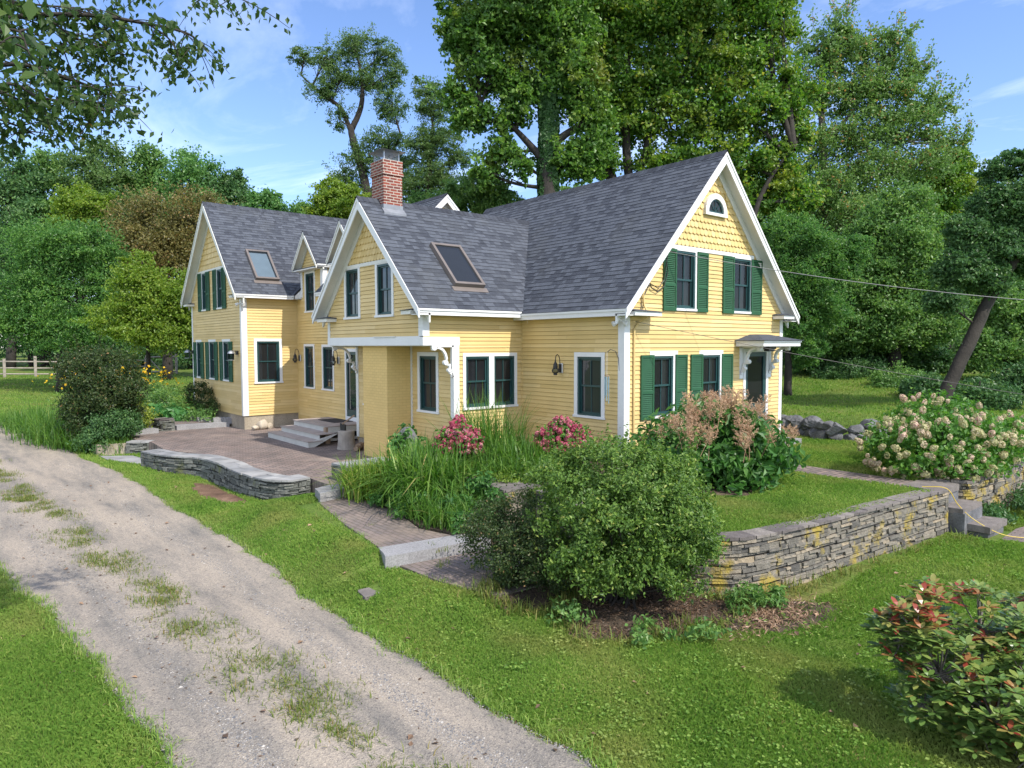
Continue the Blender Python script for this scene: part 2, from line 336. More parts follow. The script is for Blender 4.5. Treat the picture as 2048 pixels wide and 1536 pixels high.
# ------------------------------------------------------------------ the house
house = thing('yellow_farmhouse', 'yellow clapboard farmhouse with slate grey shingle roofs, white trim and dark green shutters', 'house', (0, 0, -.5))
class Fr:
    """wall frame: s along the wall, n outwards, t up"""
    def __init__(f, O, S, Nn): f.O = np.array(O, float); f.S = np.array(S, float); f.N = np.array(Nn, float)
    def p(f, s, n, t): return f.O + f.S*s + f.N*n + np.array([0, 0, t])
    def box(f, mb, s0, s1, n0, n1, t0, t1, val=.5):
        q = [f.p(a, b, c) for c in (t0, t1) for a, b in ((s0, n0), (s1, n0), (s1, n1), (s0, n1))]; mb.hexa(q, val)

REV = 0.1016
def clap(mb, f, outline, t0, t1, holes):
    """lap siding: every board slants out to its butt edge"""
    rs = random.Random(int(abs(f.O[0]*31+f.O[1]*17)*100) & 0xffff)
    k = 0; t = t0
    while t < t1-1e-6:
        tb = min(t+REV, t1); cuts = sorted({t, tb, *[h for H in holes for h in (H[2], H[3]) if t+1e-4 < h < tb-1e-4]})
        val = rs.random(); vals = [rs.random() for _ in range(9)]; joints = []; q = rs.uniform(-3, 1)
        while q < 12: joints.append(q); q += rs.uniform(1.6, 4.2)
        for a, b in zip(cuts[:-1], cuts[1:]):
            oa, ob = outline(a), outline(b)
            if oa is None or ob is None: continue
            segs = [(oa[0], oa[1], ob[0], ob[1])]
            mid = (a+b)/2
            for H in holes:
                if H[2] < mid < H[3]:
                    new = []
                    for l0, r0, l1, r1 in segs:
                        if max(r0, r1) <= H[0] or min(l0, l1) >= H[1]: new.append((l0, r0, l1, r1)); continue
                        if min(l0, l1) < H[0]: new.append((l0, H[0], l1, H[0]))
                        if max(r0, r1) > H[1]: new.append((H[1], r0, H[1], r1))
                    segs = new
            na = .021-.016*(a-t)/REV; nb = .021-.016*(b-t)/REV; bz = b-.009 if b == tb else b
            cut = []
            for l0, r0, l1, r1 in segs:      # butt joints between boards
                x = max(l0, l1)+.15
                js = [q for q in joints if max(l0, l1)+.1 < q < min(r0, r1)-.1]
                ls, le = l0, l1
                for q in js: cut.append((ls, q-.0012, le, q-.0012)); ls = le = q+.0012
                cut.append((ls, r0, le, r1))
            for l0, r0, l1, r1 in cut:
                val = vals[int(sum(1 for q in joints if q < (l0+r0)/2)) % len(vals)]
                if r0-l0 < .003 and r1-l1 < .003: continue
                mb.face([f.p(l0, na, a), f.p(r0, na, a), f.p(r1, nb, bz), f.p(l1, nb, bz)], val)
                if a == t: mb.face([f.p(l0, -.006, a+.002), f.p(r0, -.006, a+.002), f.p(r0, na, a), f.p(l0, na, a)], val)
                if b == tb: mb.face([f.p(l1, nb, bz), f.p(r1, nb, bz), f.p(r1, -.006, b+.002), f.p(l1, -.006, b+.002)], val)
        t = tb; k += 1
def scales(mb, f, outline, t0, t1, holes=(), w=.155, h=.16):
    """fish-scale shingles with round butts"""
    rs = random.Random(5); t = t0; row = 0
    while t < t1-.02:
        mid = min(t+h*.6, t1-.01); o = outline(mid)
        if o is None: break
        ob = outline(min(t+h, t1)) or (mid, mid)
        mb.face([f.p(o[0]-.06, .004, t+.035), f.p(o[1]+.06, .004, t+.035), f.p(ob[1], .004, min(t+h+.04, t1)), f.p(ob[0], .004, min(t+h+.04, t1))], .5)
        s = o[0]-(row % 2)*w/2
        while s < o[1]:
            a = max(s+.003, o[0]+.07); b = min(s+w-.003, o[1]-.07)
            if b-a > .03 and not any(H[0] < (a+b)/2 < H[1] and H[2] < t+.08 < H[3] for H in holes):
                c = (a+b)/2; r = (b-a)/2; n0 = .036; n1 = .008; v = rs.random()
                arc = [(c+r*math.cos(math.pi+math.pi*q/6), t+.05+.05*math.sin(math.pi+math.pi*q/6)) for q in range(7)]
                top = [(b, t+h+.02), (a, t+h+.02)]
                P = [f.p(x, n0, z) for x, z in arc]+[f.p(x, n1, min(z, t1)) for x, z in top]; mb.face(P, v)
                for q in range(6): mb.face([f.p(arc[q][0], .004, arc[q][1]), f.p(arc[q+1][0], .004, arc[q+1][1]), P[q+1], P[q]], v)
            s += w
        t += h; row += 1

def window(f, s0, s1, t0, t1, casing=.1, sillh=.05, curtain=None, sill=True, parent=None, grid=True, single=False, name='window', head=None, depth=.07):
    """double hung window: casing is the part, sash / pane / sill / curtain its pieces. s0..t1 is the outside of the casing"""
    parent = parent or house; mb = MB(); a, b = s0+casing, s1-casing; c, d = t0+.05, t1-(head or casing)
    f.box(mb, s0, a, -.01, .033, t0+.03, t1); f.box(mb, b, s1, -.01, .030, t0+.03, t1); f.box(mb, a, b, -.01, .028, d, t1)
    w = mb.build(name, M['white'], parent)
    if sill:
        sb = MB(); f.box(sb, s0-.02, s1+.02, -.02, .055, t0-.005, t0+.05); sb.build('sill', M['white'], w)
    g = MB(); fr = .05
    # outer green frame
    f.box(g, a, a+fr, -depth, .012, c, d); f.box(g, b-fr, b, -depth, .012, c, d); f.box(g, a+fr, b-fr, -depth, .012, d-fr, d); f.box(g, a+fr, b-fr, -depth, .010, c, c+fr*.8)
    m = (c+d)/2; aa, bb = a+fr, b-fr; cc, dd = c+fr*.8, d-fr
    for q0, q1, nn in ((m-.015, dd, -.028), (cc, m+.02, -.048)):
        e = .038
        f.box(g, aa, aa+e, nn-.02, nn, q0, q1); f.box(g, bb-e, bb, nn-.02, nn, q0, q1); f.box(g, aa+e, bb-e, nn-.02, nn-.001, q1-e, q1); f.box(g, aa+e, bb-e, nn-.02, nn-.001, q0, q0+e*1.15)
        if grid: f.box(g, (aa+bb)/2-.011, (aa+bb)/2+.011, nn-.018, nn-.004, q0+e, q1-e)
    g.build('sash', M['sash'], w)
    p = MB(); p.face([f.p(aa, -.055, m), f.p(bb, -.055, m), f.p(bb, -.055, dd), f.p(aa, -.055, dd)]); p.face([f.p(aa, -.066, cc), f.p(bb, -.066, cc), f.p(bb, -.066, m), f.p(aa, -.066, m)])
    p.build('pane', M['glass'], w)
    if curtain:
        k = MB(); mat = M['curtain']
        def cloth(x0, x1, z0, z1):
            n = max(4, int((x1-x0)/.03)); V = []; 
            for i in range(n):
                xa = x0+(x1-x0)*i/n; xb = x0+(x1-x0)*(i+1)/n; na = -.16+.02*math.sin(i*1.9); nb = -.16+.02*math.sin((i+1)*1.9)
                k.face([f.p(xa, na, z0), f.p(xb, nb, z0), f.p(xb, nb, z1), f.p(xa, na, z1)])
        L = bb-aa
        if curtain == 'sides': cloth(aa, aa+L*.22, cc-.1, dd); cloth(bb-L*.22, bb, cc-.1, dd)
        elif curtain == 'left': cloth(aa, aa+L*.28, cc-.1, dd)
        elif curtain == 'right': cloth(bb-L*.28, bb, cc-.1, dd)
        elif curtain == 'blind': cloth(aa, bb, m+.02, dd); mat = M['paleblind']
        elif curtain == 'sheer': cloth(aa, bb, cc-.1, dd); mat = M['paleblind']
        k.build('curtain', mat, w)
    return w
def shutter(f, s0, s1, t0, t1, parent=None):
    mb = MB(); n0, n1 = .026, .058; e = .05; m = t0+(t1-t0)*.42
    f.box(mb, s0, s0+e, n0, n1, t0, t1); f.box(mb, s1-e, s1, n0, n1, t0, t1)
    for a, b in ((t0, t0+.09), (m-.035, m+.035), (t1-.06, t1)): f.box(mb, s0+e, s1-e, n0, n1-.001, a, b)
    for a, b in ((t0+.09, m-.035), (m+.035, t1-.06)):
        n = int((b-a)/.043); h = (b-a)/n
        for i in range(n):
            z = a+i*h
            P = [f.p(s0+e, n1-.006, z), f.p(s1-e, n1-.006, z), f.p(s1-e, n0+.003, z+h*.95), f.p(s0+e, n0+.003, z+h*.95)]
            mb.face(P); mb.face([f.p(s0+e, n0, z), f.p(s1-e, n0, z), f.p(s1-e, n1-.006, z), f.p(s0+e, n1-.006, z)])
    f.box(mb, s0+e, s1-e, n0-.004, n0+.002, t0+.05, t1-.05)
    return mb.build('shutter', M['shutter'], parent or house)

def cornerboard(x0, x1, y0, y1, z0, z1):
    mb = MB(); mb.box((x0, y0, z0), (x1, y1, z1)); return mb.build('corner_board', M['white'], house)

def roofplane(A, B, V, name='roof', start=.012, seed=0, parent=None, deck=True, clipu=None, under=.05):
    """A->B along the eave, V from eave up to ridge. clipu(v in metres)->(u0,u1) trims the courses"""
    A = np.array(A, float); B = np.array(B, float); V = np.array(V, float)
    U = B-A; Lu = np.linalg.norm(U); U /= Lu; Lv = np.linalg.norm(V); W = V/Lv; Nn = np.cross(U, W)
    if Nn[2] < 0: Nn = -Nn
    rs = random.Random(seed*77+3); mb = MB()
    P = lambda u, v, n: A+U*u+W*v+Nn*n
    if deck:
        if clipu is None: mb.hexa([P(0, 0, -under), P(Lu, 0, -under), P(Lu, Lv, -under), P(0, Lv, -under), P(0, 0, 0), P(Lu, 0, 0), P(Lu, Lv, 0), P(0, Lv, 0)], 0)
    v = -.03; row = 0; ex = .143
    while v < Lv-.02:
        u0, u1 = (0, Lu) if clipu is None else clipu(max(0, v+ex/2))
        v1 = min(v+ex, Lv); u = u0-rs.random()*.25; base = rs.random()
        while u < u1:
            w = rs.choice((.11, .15, .17, .2, .24, .3)); a, b = max(u, u0), min(u+w, u1); u += w
            if b-a < .01: continue
            q = rs.random(); val = min(1, max(0, (.34 if q < .34 else .62 if q < .72 else .78)+rs.uniform(-.09, .09)))
            n0 = .016 if q >= .34 else .011; n1 = .004
            mb.face([P(a, v, n0), P(b, v, n0), P(b, v1+.01, n1), P(a, v1+.01, n1)], val)
            mb.face([P(a, v, -.002), P(b, v, -.002), P(b, v, n0), P(a, v, n0)], .05)
            if n0 > .012: mb.face([P(a, v, 0), P(a, v, n0), P(a, v1, n1), P(a, v1, 0)], .1); mb.face([P(b, v, n0), P(b, v, 0), P(b, v1, 0), P(b, v1, n1)], .1)
        v += ex; row += 1
    return mb.build(name, M['shingle'], parent or house)
def ridgecap(a, b, drop, side, parent):
    """bent cap shingles along a ridge; side = horizontal unit across the ridge, drop = slope"""
    a = np.array(a, float); b = np.array(b, float); L = np.linalg.norm(b-a); d = (b-a)/L; side = np.array(side, float); mb = MB(); n = int(L/.15); h = .13
    for i in range(n):
        p = a+d*L*i/n; q = a+d*(L*(i+1)/n+.02); e0, e1 = .045, .032; v = random.uniform(.1, .5)
        for sg in (1, -1):
            o = side*sg*h+np.array([0, 0, -h*drop])
            mb.face([p+[0, 0, e0], q+[0, 0, e1], q+o+[0, 0, e1-.01], p+o+[0, 0, e0-.01]], v)
            mb.face([p+o+[0, 0, e0-.01], q+o+[0, 0, e1-.01], q+o+[0, 0, -.02], p+o+[0, 0, -.02]], .05)
    return mb.build('ridge_cap', M['shingle'], parent)

def rake(parent, tip, apex, inward, w=.21, th=.035, mat='white', off=.03):
    """board on the sloping gable edge from tip up to apex; inward = vector from board face back to the wall"""
    mb = MB(); tip = np.array(tip, float); apex = np.array(apex, float); inw = np.array(inward, float); iu = inw/np.linalg.norm(inw)
    dz = np.array([0, 0, -1.0])
    mb.extr([tip+dz*off, apex+dz*off, apex+dz*(off+w*1.25), tip+dz*(off+w)], iu*th)
    # thin crown strip just under the shingles
    mb.extr([tip+dz*(off-.015)-iu*.02, apex+dz*(off-.015)-iu*.02, apex+dz*(off+.06)-iu*.02, tip+dz*(off+.06)-iu*.02], iu*.02)
    return mb.build('rake_board', M[mat], parent)
def soffit(parent, tip, apex, inward, w=.12, mat='softwhite', frieze=.22):
    mb = MB(); tip = np.array(tip, float); apex = np.array(apex, float); inw = np.array(inward, float); iu = inw/np.linalg.norm(inw); dz = np.array([0, 0, -1.0])
    mb.extr([tip+dz*w+iu*.035, apex+dz*w+iu*.035, apex+dz*w+inw, tip+dz*w+inw], dz*.015)
    mb.extr([tip+dz*(w+.015)+inw-iu*.048, apex+dz*(w+.015)+inw-iu*.048, apex+dz*(w+frieze*1.25)+inw-iu*.048, tip+dz*(w+frieze)+inw-iu*.048], iu*.046)
    return mb.build('soffit', M[mat], parent)
def fascia(parent, a, b, out, h=.15, th=.03, mat='white', depth=.28, top=.02):
    """eave board with crown, and its soffit back to the wall; out = unit outward"""
    mb = MB(); a = np.array(a, float); b = np.array(b, float); o = np.array(out, float); dz = np.array([0, 0, -1.0])
    mb.extr([a+dz*top, b+dz*top, b+dz*(top+h), a+dz*(top+h)], -o*th)
    mb.extr([a+dz*top+o*.022, b+dz*top+o*.022, b+dz*(top+.05)+o*.022, a+dz*(top+.05)+o*.022], -o*.022)
    mb.extr([a+dz*(top+h-.02)-o*th, b+dz*(top+h-.02)-o*th, b+dz*(top+h-.02)-o*depth, a+dz*(top+h-.02)-o*depth], dz*.015)
    return mb.build('fascia', M[mat], parent)
def eavereturn(parent, c, s_dir, out, length, mat='white'):
    """short boxed return with its own little shingled lid"""
    c = np.array(c, float); s = np.array(s_dir, float); o = np.array(out, float); mb = MB(); up = np.array([0, 0, 1.0]); d = .33
    q = [c, c+s*length, c+s*length+o*d, c+o*d]; mb.hexa([*[p for p in q], *[p+up*.09 for p in q]])
    b = mb.build('eave_return', M[mat], parent); lb = MB(); e = .03
    q = [c-s*0, c+s*(length+e), c+s*(length+e)+o*(d+e), c+o*(d+e)]; hi = [.17, .12, .10, .10]
    lb.hexa([*[p+up*.092 for p in q], *[p+up*h for p, h in zip(q, hi)]], .55); lb.build('return_roof', M['shingle'], parent); return b

# --- dimensions (metres)
W0, L0, RZ0, EZ0 = 6.651, 9.12, 6.932, 3.005
Y1, Y1B, RZ1, EZ1, X1 = 3.505, 8.516, 5.969, 3.066, -3.027
XL = -2.16
Y2, Y2B, RZ2, EZ2, X2 = 14.72, 20.768, 7.627, 4.03, -3.408
XR = -1.382
OG = .345
sl0 = (RZ0-EZ0)/(W0/2+.30); sl1 = (RZ1-EZ1)/((Y1B-Y1)/2+.33); sl2 = (RZ2-EZ2)/((Y2B-Y2)/2+.33)
dz = .14
# main block ------------------------------------------------
fA = Fr((0, 0, 0), (1, 0, 0), (0, -1, 0))
def outA(t):
    e = max(0, (t-(EZ0+sl0*.30-dz))/sl0); return None if W0-2*e < .02 else (e, W0-e)
HA = [(1.73, 2.62, 3.0, 4.47), (4.13, 5.07, 3.0, 4.47), (.93, 1.79, .47, 1.97), (2.83, 3.71, .47, 1.97), (4.75, 5.9, -.2, 2.02)]
mb = MB(); clap(mb, fA, outA, -.3, 4.56, HA); scales(mb, fA, outA, 4.56, RZ0-.2, [(2.86, 3.8, 5.4, 5.95)])
mb.build('wall', M['siding'], house)
mb = MB(); fA.box(mb, 1.52, 5.13, -.005, .034, 4.47, 4.56); mb.build('belt_board', M['white'], house)
for a, b in ((1.73, 2.62), (4.13, 5.07)):
    window(fA, a, b, 3.02, 4.468, casing=.065, head=.03, curtain='sides', sill=True)
for a, b in ((1.31, 1.79), (2.615, 3.06), (3.71, 4.20), (5.01, 5.52)): shutter(fA, a, b, 3.0, 4.455)
for a, b in ((.93, 1.79), (2.83, 3.71)): window(fA, a, b, .49, 1.99, casing=.065, head=.05, curtain='right')
for a, b in ((.53, .99), (1.80, 2.25), (2.40, 2.885), (3.71, 4.19)): shutter(fA, a, b, .48, 1.965)
mb = MB()
for a, b in ((.86, 1.9), (2.76, 3.78)): mb = MB(); fA.box(mb, a, b, -.005, .026, 1.97, 2.06); mb.build('head_board', M['white'], house)
# half-round attic window
mb = MB(); cx, cz0, ro, ri = 3.33, 5.47, .46, .33
for k in range(16):
    a0, a1 = math.pi*k/16, math.pi*(k+1)/16
    q = [(cx+r*math.cos(a), cz0+r*math.sin(a)*1.05) for r, a in ((ri, a0), (ro, a0), (ro, a1), (ri, a1))]
    mb.hexa([fA.p(x, -.02, z) for x, z in q]+[fA.p(x, .085, z) for x, z in q])
fA.box(mb, cx-ro, cx+ro, -.02, .095, cz0-.07, cz0-.001)
hw = mb.build('window', M['white'], house); hw['label'] = 'half round attic window with white arched casing'
mb = MB()
for k in range(16):
    a0, a1 = math.pi*k/16, math.pi*(k+1)/16
    q = [(cx+r*math.cos(a), cz0+.002+r*math.sin(a)*1.05) for r, a in ((.285, a0), (.335, a0), (.335, a1), (.285, a1))]
    mb.hexa([fA.p(x, .0, z) for x, z in q]+[fA.p(x, .045, z) for x, z in q])
fA.box(mb, cx-.33, cx+.33, .0, .045, cz0, cz0+.045)
for a in (45, 90, 135): mb.bar(fA.p(cx, .036, cz0+.04), fA.p(cx+.29*math.cos(math.radians(a)), .036, cz0+.04+.27*math.sin(math.radians(a))), .014, .014)
mb.tube([fA.p(cx+.12*math.cos(a), .036, cz0+.04+.12*math.sin(a)) for a in np.linspace(0, math.pi, 9)], .008, 5)
mb.build('sash', M['sash'], hw)
mb = MB(); mb.face([fA.p(cx+.32*math.cos(a), .028, cz0+.01+.32*1.05*math.sin(a)) for a in np.linspace(0, math.pi, 17)]); mb.build('pane', M['glass'], hw)
# corners
cornerboard(-.026, .16, -.026, .16, -.3, 2.86); cornerboard(W0-.13, W0+.026, -.026, .16, -.3, 2.9)
mb = MB(); mb.box((W0-.02, .16, -.5), (W0, L0, 3.3)); mb.box((0, L0-.02, 2), (1.2, L0, 4.4)); mb.extr([(.2, L0-.02, 3.3), (W0-.2, L0-.02, 3.3), (W0/2, L0-.02, RZ0-.25)], (0, .02, 0)); mb.build('wall', M['siding'], house)
mb = MB(); mb.box((.02, .02, -1.3), (W0-.02, 8.5, -.3)); mb.build('foundation', M['concrete'], house)
# side wall facing the patio bed
fB = Fr((0, 0, 0), (0, 1, 0), (-1, 0, 0))
mb = MB(); clap(mb, fB, lambda t: (.0, Y1), -.3, 2.98, [(.6, 1.5, .53, 1.95)]); mb.build('wall', M['siding'], house)
window(fB, .56, 1.55, .49, 2.03, casing=.105, curtain='right')
mb = MB(); mb.box((-.03, Y1-.035, -.3), (-.003, Y1-.017, 2.98)); mb.build('corner_bead', M['siding'], house)
# main roof
r = roofplane((-.30, -OG, EZ0), (-.30, L0+.2, EZ0), (W0/2+.30, 0, RZ0-EZ0), seed=1)
fascia(r, (-.30, -OG+.04, EZ0), (-.30, Y1+.0, EZ0), (-1, 0, 0), depth=.32)
rake(r, (-.33, -OG, EZ0), (W0/2, -OG, RZ0), (0, OG, 0)); rake(r, (-.33, L0+.2, EZ0), (W0/2, L0+.2, RZ0), (0, -.2, 0)); soffit(r, (-.30, -OG, EZ0), (W0/2, -OG, RZ0), (0, OG, 0), mat='white')
eavereturn(r, (-.05, -.02, EZ0-.16), (1, 0, 0), (0, -1, 0), .92)
ridgecap((W0/2, -OG-.02, RZ0), (W0/2, L0+.2, RZ0), sl0, (1, 0, 0), r)
r = roofplane((W0+.30, -OG, EZ0), (W0+.30, L0+.2, EZ0), (-W0/2-.30, 0, RZ0-EZ0), seed=2)
rake(r, (W0+.33, -OG, EZ0), (W0/2, -OG, RZ0), (0, OG, 0)); rake(r, (W0+.33, L0+.2, EZ0), (W0/2, L0+.2, RZ0), (0, -.2, 0)); soffit(r, (W0+.30, -OG, EZ0), (W0/2, -OG, RZ0), (0, OG, 0), mat='white')
fascia(r, (W0+.30, -OG+.04, EZ0), (W0+.30, L0, EZ0), (1, 0, 0), depth=.32)
eavereturn(r, (W0+.05, -.02, EZ0-.1), (-1, 0, 0), (0, -1, 0), .55)

# middle wing, upper storey hung out over the porch -----------------
fC = Fr((X1, Y1, 0), (1, 0, 0), (0, -1, 0))
HC = [(1.16, 2.80, .66, 2.0)]
mb = MB(); clap(mb, fC, lambda t: (.0, -X1), 2.40, 3.02, []); clap(mb, fC, lambda t: (1.02, -X1), 2.21, 2.40, []); clap(mb, fC, lambda t: (XL-X1+.1, -X1), -.5, 2.21, HC)
mb.build('wall', M['siding'], house)
mb = MB(); fC.box(mb, -.026, 1.02, -.12, .032, 2.20, 2.40); mb.build('porch_beam', M['white'], house)
w = window(fC, 1.12, 2.01, .62, 2.01, casing=.085, curtain='left'); w = window(fC, 2.0, 2.84, .62, 2.01, casing=.085)
mb = MB(); mb.box((XL-.026, Y1-.030, -.5), (XL+.14, Y1+.11, 2.198)); mb.build('porch_post', M['white'], house)
fD = Fr((X1, Y1, 0), (0, 1, 0), (-1, 0, 0)); WD = Y1B-Y1
def outD(t):
    e = max(0, (t-(EZ1+sl1*.33-dz))/sl1); return None if WD-2*e < .02 else (e, WD-e)
HD = [(1.34, 2.16, 2.98, 4.27), (3.09, 3.91, 2.98, 4.27)]
mb = MB(); clap(mb, fD, outD, 2.42, 4.36, HD); scales(mb, fD, outD, 4.36, RZ1-.2); mb.build('wall', M['siding'], house)
mb = MB(); fD.box(mb, 1.27, 3.98, -.005, .034, 4.27, 4.36); mb.build('belt_board', M['softwhite'], house)
window(fD, 1.29, 2.21, 2.92, 4.268, casing=.1, head=.02, curtain='blind'); window(fD, 3.04, 3.96, 2.92, 4.268, casing=.1, head=.02, curtain='blind')
mb = MB(); fD.box(mb, 0.12, WD+.026, -.12, .032, 2.20, 2.42); mb.build('porch_beam', M['white'], house)
mb = MB(); fD.box(mb, 1.2, 2.3, .034, .06, 2.405, 2.425); mb.build('drip_strip', M['white'], house)
cornerboard(X1-.026, X1+.16, Y1-.026, Y1+.16, 2.42, 2.92); cornerboard(X1-.026, X1+.12, Y1B-.12, Y1B+.026, 2.42, 2.95)
mb = MB(); mb.box((X1+.0, Y1B-.02, 2.2), (XR, Y1B, 3.1)); mb.build('wall', M['siding'], house)
mb = MB(); mb.box((X1+.01, Y1+.02, 2.185), (XL+.1, Y1B-.02, 2.205)); mb.build('porch_ceiling', M['softwhite'], house)
fE = Fr((XL, Y1, 0), (0, 1, 0), (-1, 0, 0))
mb = MB(); clap(mb, fE, lambda t: (.1, WD), -.5, 2.19, [(.68, 1.57, .53, 1.95), (3.8, 4.52, .5, 1.97)]); mb.build('wall', M['siding'], house)
window(fE, .64, 1.61, .49, 2.03, casing=.1, curtain='left'); window(fE, 3.76, 4.56, .47, 2.03, casing=.09)
mb = MB(); fE.box(mb, WD-.13, WD+.02, -.02, .03, -.5, 2.19); fE.box(mb, 1.875, 1.945, -.0, .03, -.5, 2.19); mb.build('corner_board', M['softwhite'], house)
mb = MB(); mb.box((XL, Y1B-.02, -.6), (XR, Y1B, 2.2)); mb.build('wall', M['siding'], house)
mb = MB(); mb.box((XL-.72, 5.46, PAT-.2), (XL-.02, 6.76, 2.19)); ch = mb.build('chimney', M['ybrick'], house); ch['label'] = 'yellow painted brick chimney base under the overhang'
mb = MB(); mb.box((XL+.02, Y1+.03, -1.3), (0, Y1B, -.5)); mb.build('foundation', M['concrete'], house)
ym = (Y1+Y1B)/2; ev1 = Y1-.33; ev1b = Y1B+.33; XI = 3.0
r = roofplane((X1-OG, ev1, EZ1), (XI, ev1, EZ1), (0, ym-ev1, RZ1-EZ1), seed=3)
fascia(r, (X1-OG+.04, ev1, EZ1), (-.30, ev1, EZ1), (0, -1, 0), depth=.34)
rake(r, (X1-OG, ev1-.03, EZ1), (X1-OG, ym, RZ1), (OG, 0, 0)); soffit(r, (X1-OG, ev1, EZ1), (X1-OG, ym, RZ1), (OG, 0, 0), mat='softwhite')
eavereturn(r, (X1+.02, Y1+.05, EZ1-.14), (0, 1, 0), (-1, 0, 0), .42, 'softwhite')
ridgecap((X1-OG-.02, ym, RZ1), (2.5, ym, RZ1), sl1, (0, 1, 0), r)
r1 = r
r = roofplane((X1-OG, ev1b, EZ1), (1.0, ev1b, EZ1), (0, ym-ev1b, RZ1-EZ1), seed=4)
rake(r, (X1-OG, ev1b+.03, EZ1), (X1-OG, ym, RZ1), (OG, 0, 0)); soffit(r, (X1-OG, ev1b, EZ1), (X1-OG, ym, RZ1), (OG, 0, 0), mat='softwhite')
fascia(r, (X1-OG+.04, ev1b, EZ1), (XR, ev1b, EZ1), (0, 1, 0), depth=.34)
eavereturn(r, (X1+.02, Y1B+.1, EZ1-.2), (0, -1, 0), (-1, 0, 0), .62, 'softwhite')

# recessed wall between the wings ------------------------------------
ER, SR = 4.03, .98
fF = Fr((XR, Y1B, 0), (0, 1, 0), (-1, 0, 0)); WF = Y2-Y1B
yR = lambda y: y-Y1B
HF = [(yR(13.25), yR(14.07), .7, 2.2), (yR(11.7), yR(12.56), .7, 2.2), (yR(9.85), yR(10.86), -.25, 2.1), (yR(13.12), yR(13.88), 3.45, 4.8), (yR(10.05), yR(10.85), 3.45, 4.8)]
mb = MB(); clap(mb, fF, lambda t: (0, WF), -.56, 3.95, HF)
D1 = (12.45, 14.26); D2 = (9.6, 11.4)
for lo, hi in (D1, D2):
    c = (lo+hi)/2; h = (hi-lo)/2
    def outG(t, c=c, h=h):
        e = max(0, (t-4.93)/1.13); return None if h-e < .02 else (yR(c-h+e), yR(c+h-e))
    clap(mb, fF, outG, 3.95, 5.95, HF)
mb.build('wall', M['siding'], house)
window(fF, yR(13.21), yR(14.11), .66, 2.26, casing=.085, curtain='right'); window(fF, yR(11.66), yR(12.60), .66, 2.24, casing=.085, curtain='right')
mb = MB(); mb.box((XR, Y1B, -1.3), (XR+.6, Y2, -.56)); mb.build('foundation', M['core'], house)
# porch door
mb = MB(); a, b = yR(9.88), yR(10.84)
fF.box(mb, b-.09, b, -.01, .03, -.25, 2.1); fF.box(mb, a, a+.09, -.01, .03, -.25, 2.1); fF.box(mb, a+.09, b-.09, -.01, .03, 2.0, 2.1); fF.box(mb, a+.09, b-.09, -.02, .04, -.25, -.12)
door = mb.build('door', M['white'], house); door['label'] = 'green framed glass storm door above the porch steps'
mb = MB(); fF.box(mb, a+.09, a+.17, -.04, .01, -.12, 2.0); fF.box(mb, b-.17, b-.09, -.04, .01, -.12, 2.0); fF.box(mb, a+.17, b-.17, -.04, .009, 1.9, 2.0); fF.box(mb, a+.17, b-.17, -.04, .009, -.12, .1); mb.build('door_leaf', M['sash'], door)
mb = MB(); mb.face([fF.p(a+.17, -.02, .1), fF.p(b-.17, -.02, .1), fF.p(b-.17, -.02, 1.9), fF.p(a+.17, -.02, 1.9)]); mb.build('pane', M['glass'], door)
mb = MB(); fF.box(mb, a+.12, a+.15, .01, .05, .86, 1.0); mb.tube([fF.p(a+.13, .05, .95), fF.p(a+.24, .06, .95)], .012, 6); mb.build('handle', M['black'], door)
# connector roof, its gable and the two wall dormers
xe = XR-.30
CR = (1.6, ER+SR*(1.6-xe)) 
# its lower edge is left out where the dormer fronts stand
vcut = 1.35   # metres up the slope that the dormer fronts occupy
vl = math.hypot(CR[0]-xe, CR[1]-ER); fx = (CR[0]-xe)/vl; fz = (CR[1]-ER)/vl
xc, zc = xe+fx*vcut, ER+fz*vcut
r = roofplane((xc, 9.2, zc), (xc, Y2+1.2, zc), (CR[0]-xc, 0, CR[1]-zc), seed=5)
ridgecap((CR[0], 9.2, CR[1]), (CR[0], Y2+2.6, CR[1]), SR, (1, 0, 0), r)
for i, (a, b) in enumerate(((D1[1], Y2+.6), (D2[1], D1[0]))):
    q = roofplane((xe, a, ER), (xe, b, ER), (xc-xe, 0, zc-ER), seed=20+i)
    fascia(q, (xe, a+.0, ER), (xe, min(b, Y2-.1), ER), (-1, 0, 0), depth=.3, h=.13)
    mb = MB()
    for yy in ((a,) if i == 0 else (a, b)):
        mb.extr([(xe, yy, ER-.02), (xe+.42, yy, ER+.38), (xe+.42, yy, ER-.15), (xe, yy, ER-.15)], (0, .03 if yy == a else -.03, 0))
    mb.build('eave_end', M['white'], q)
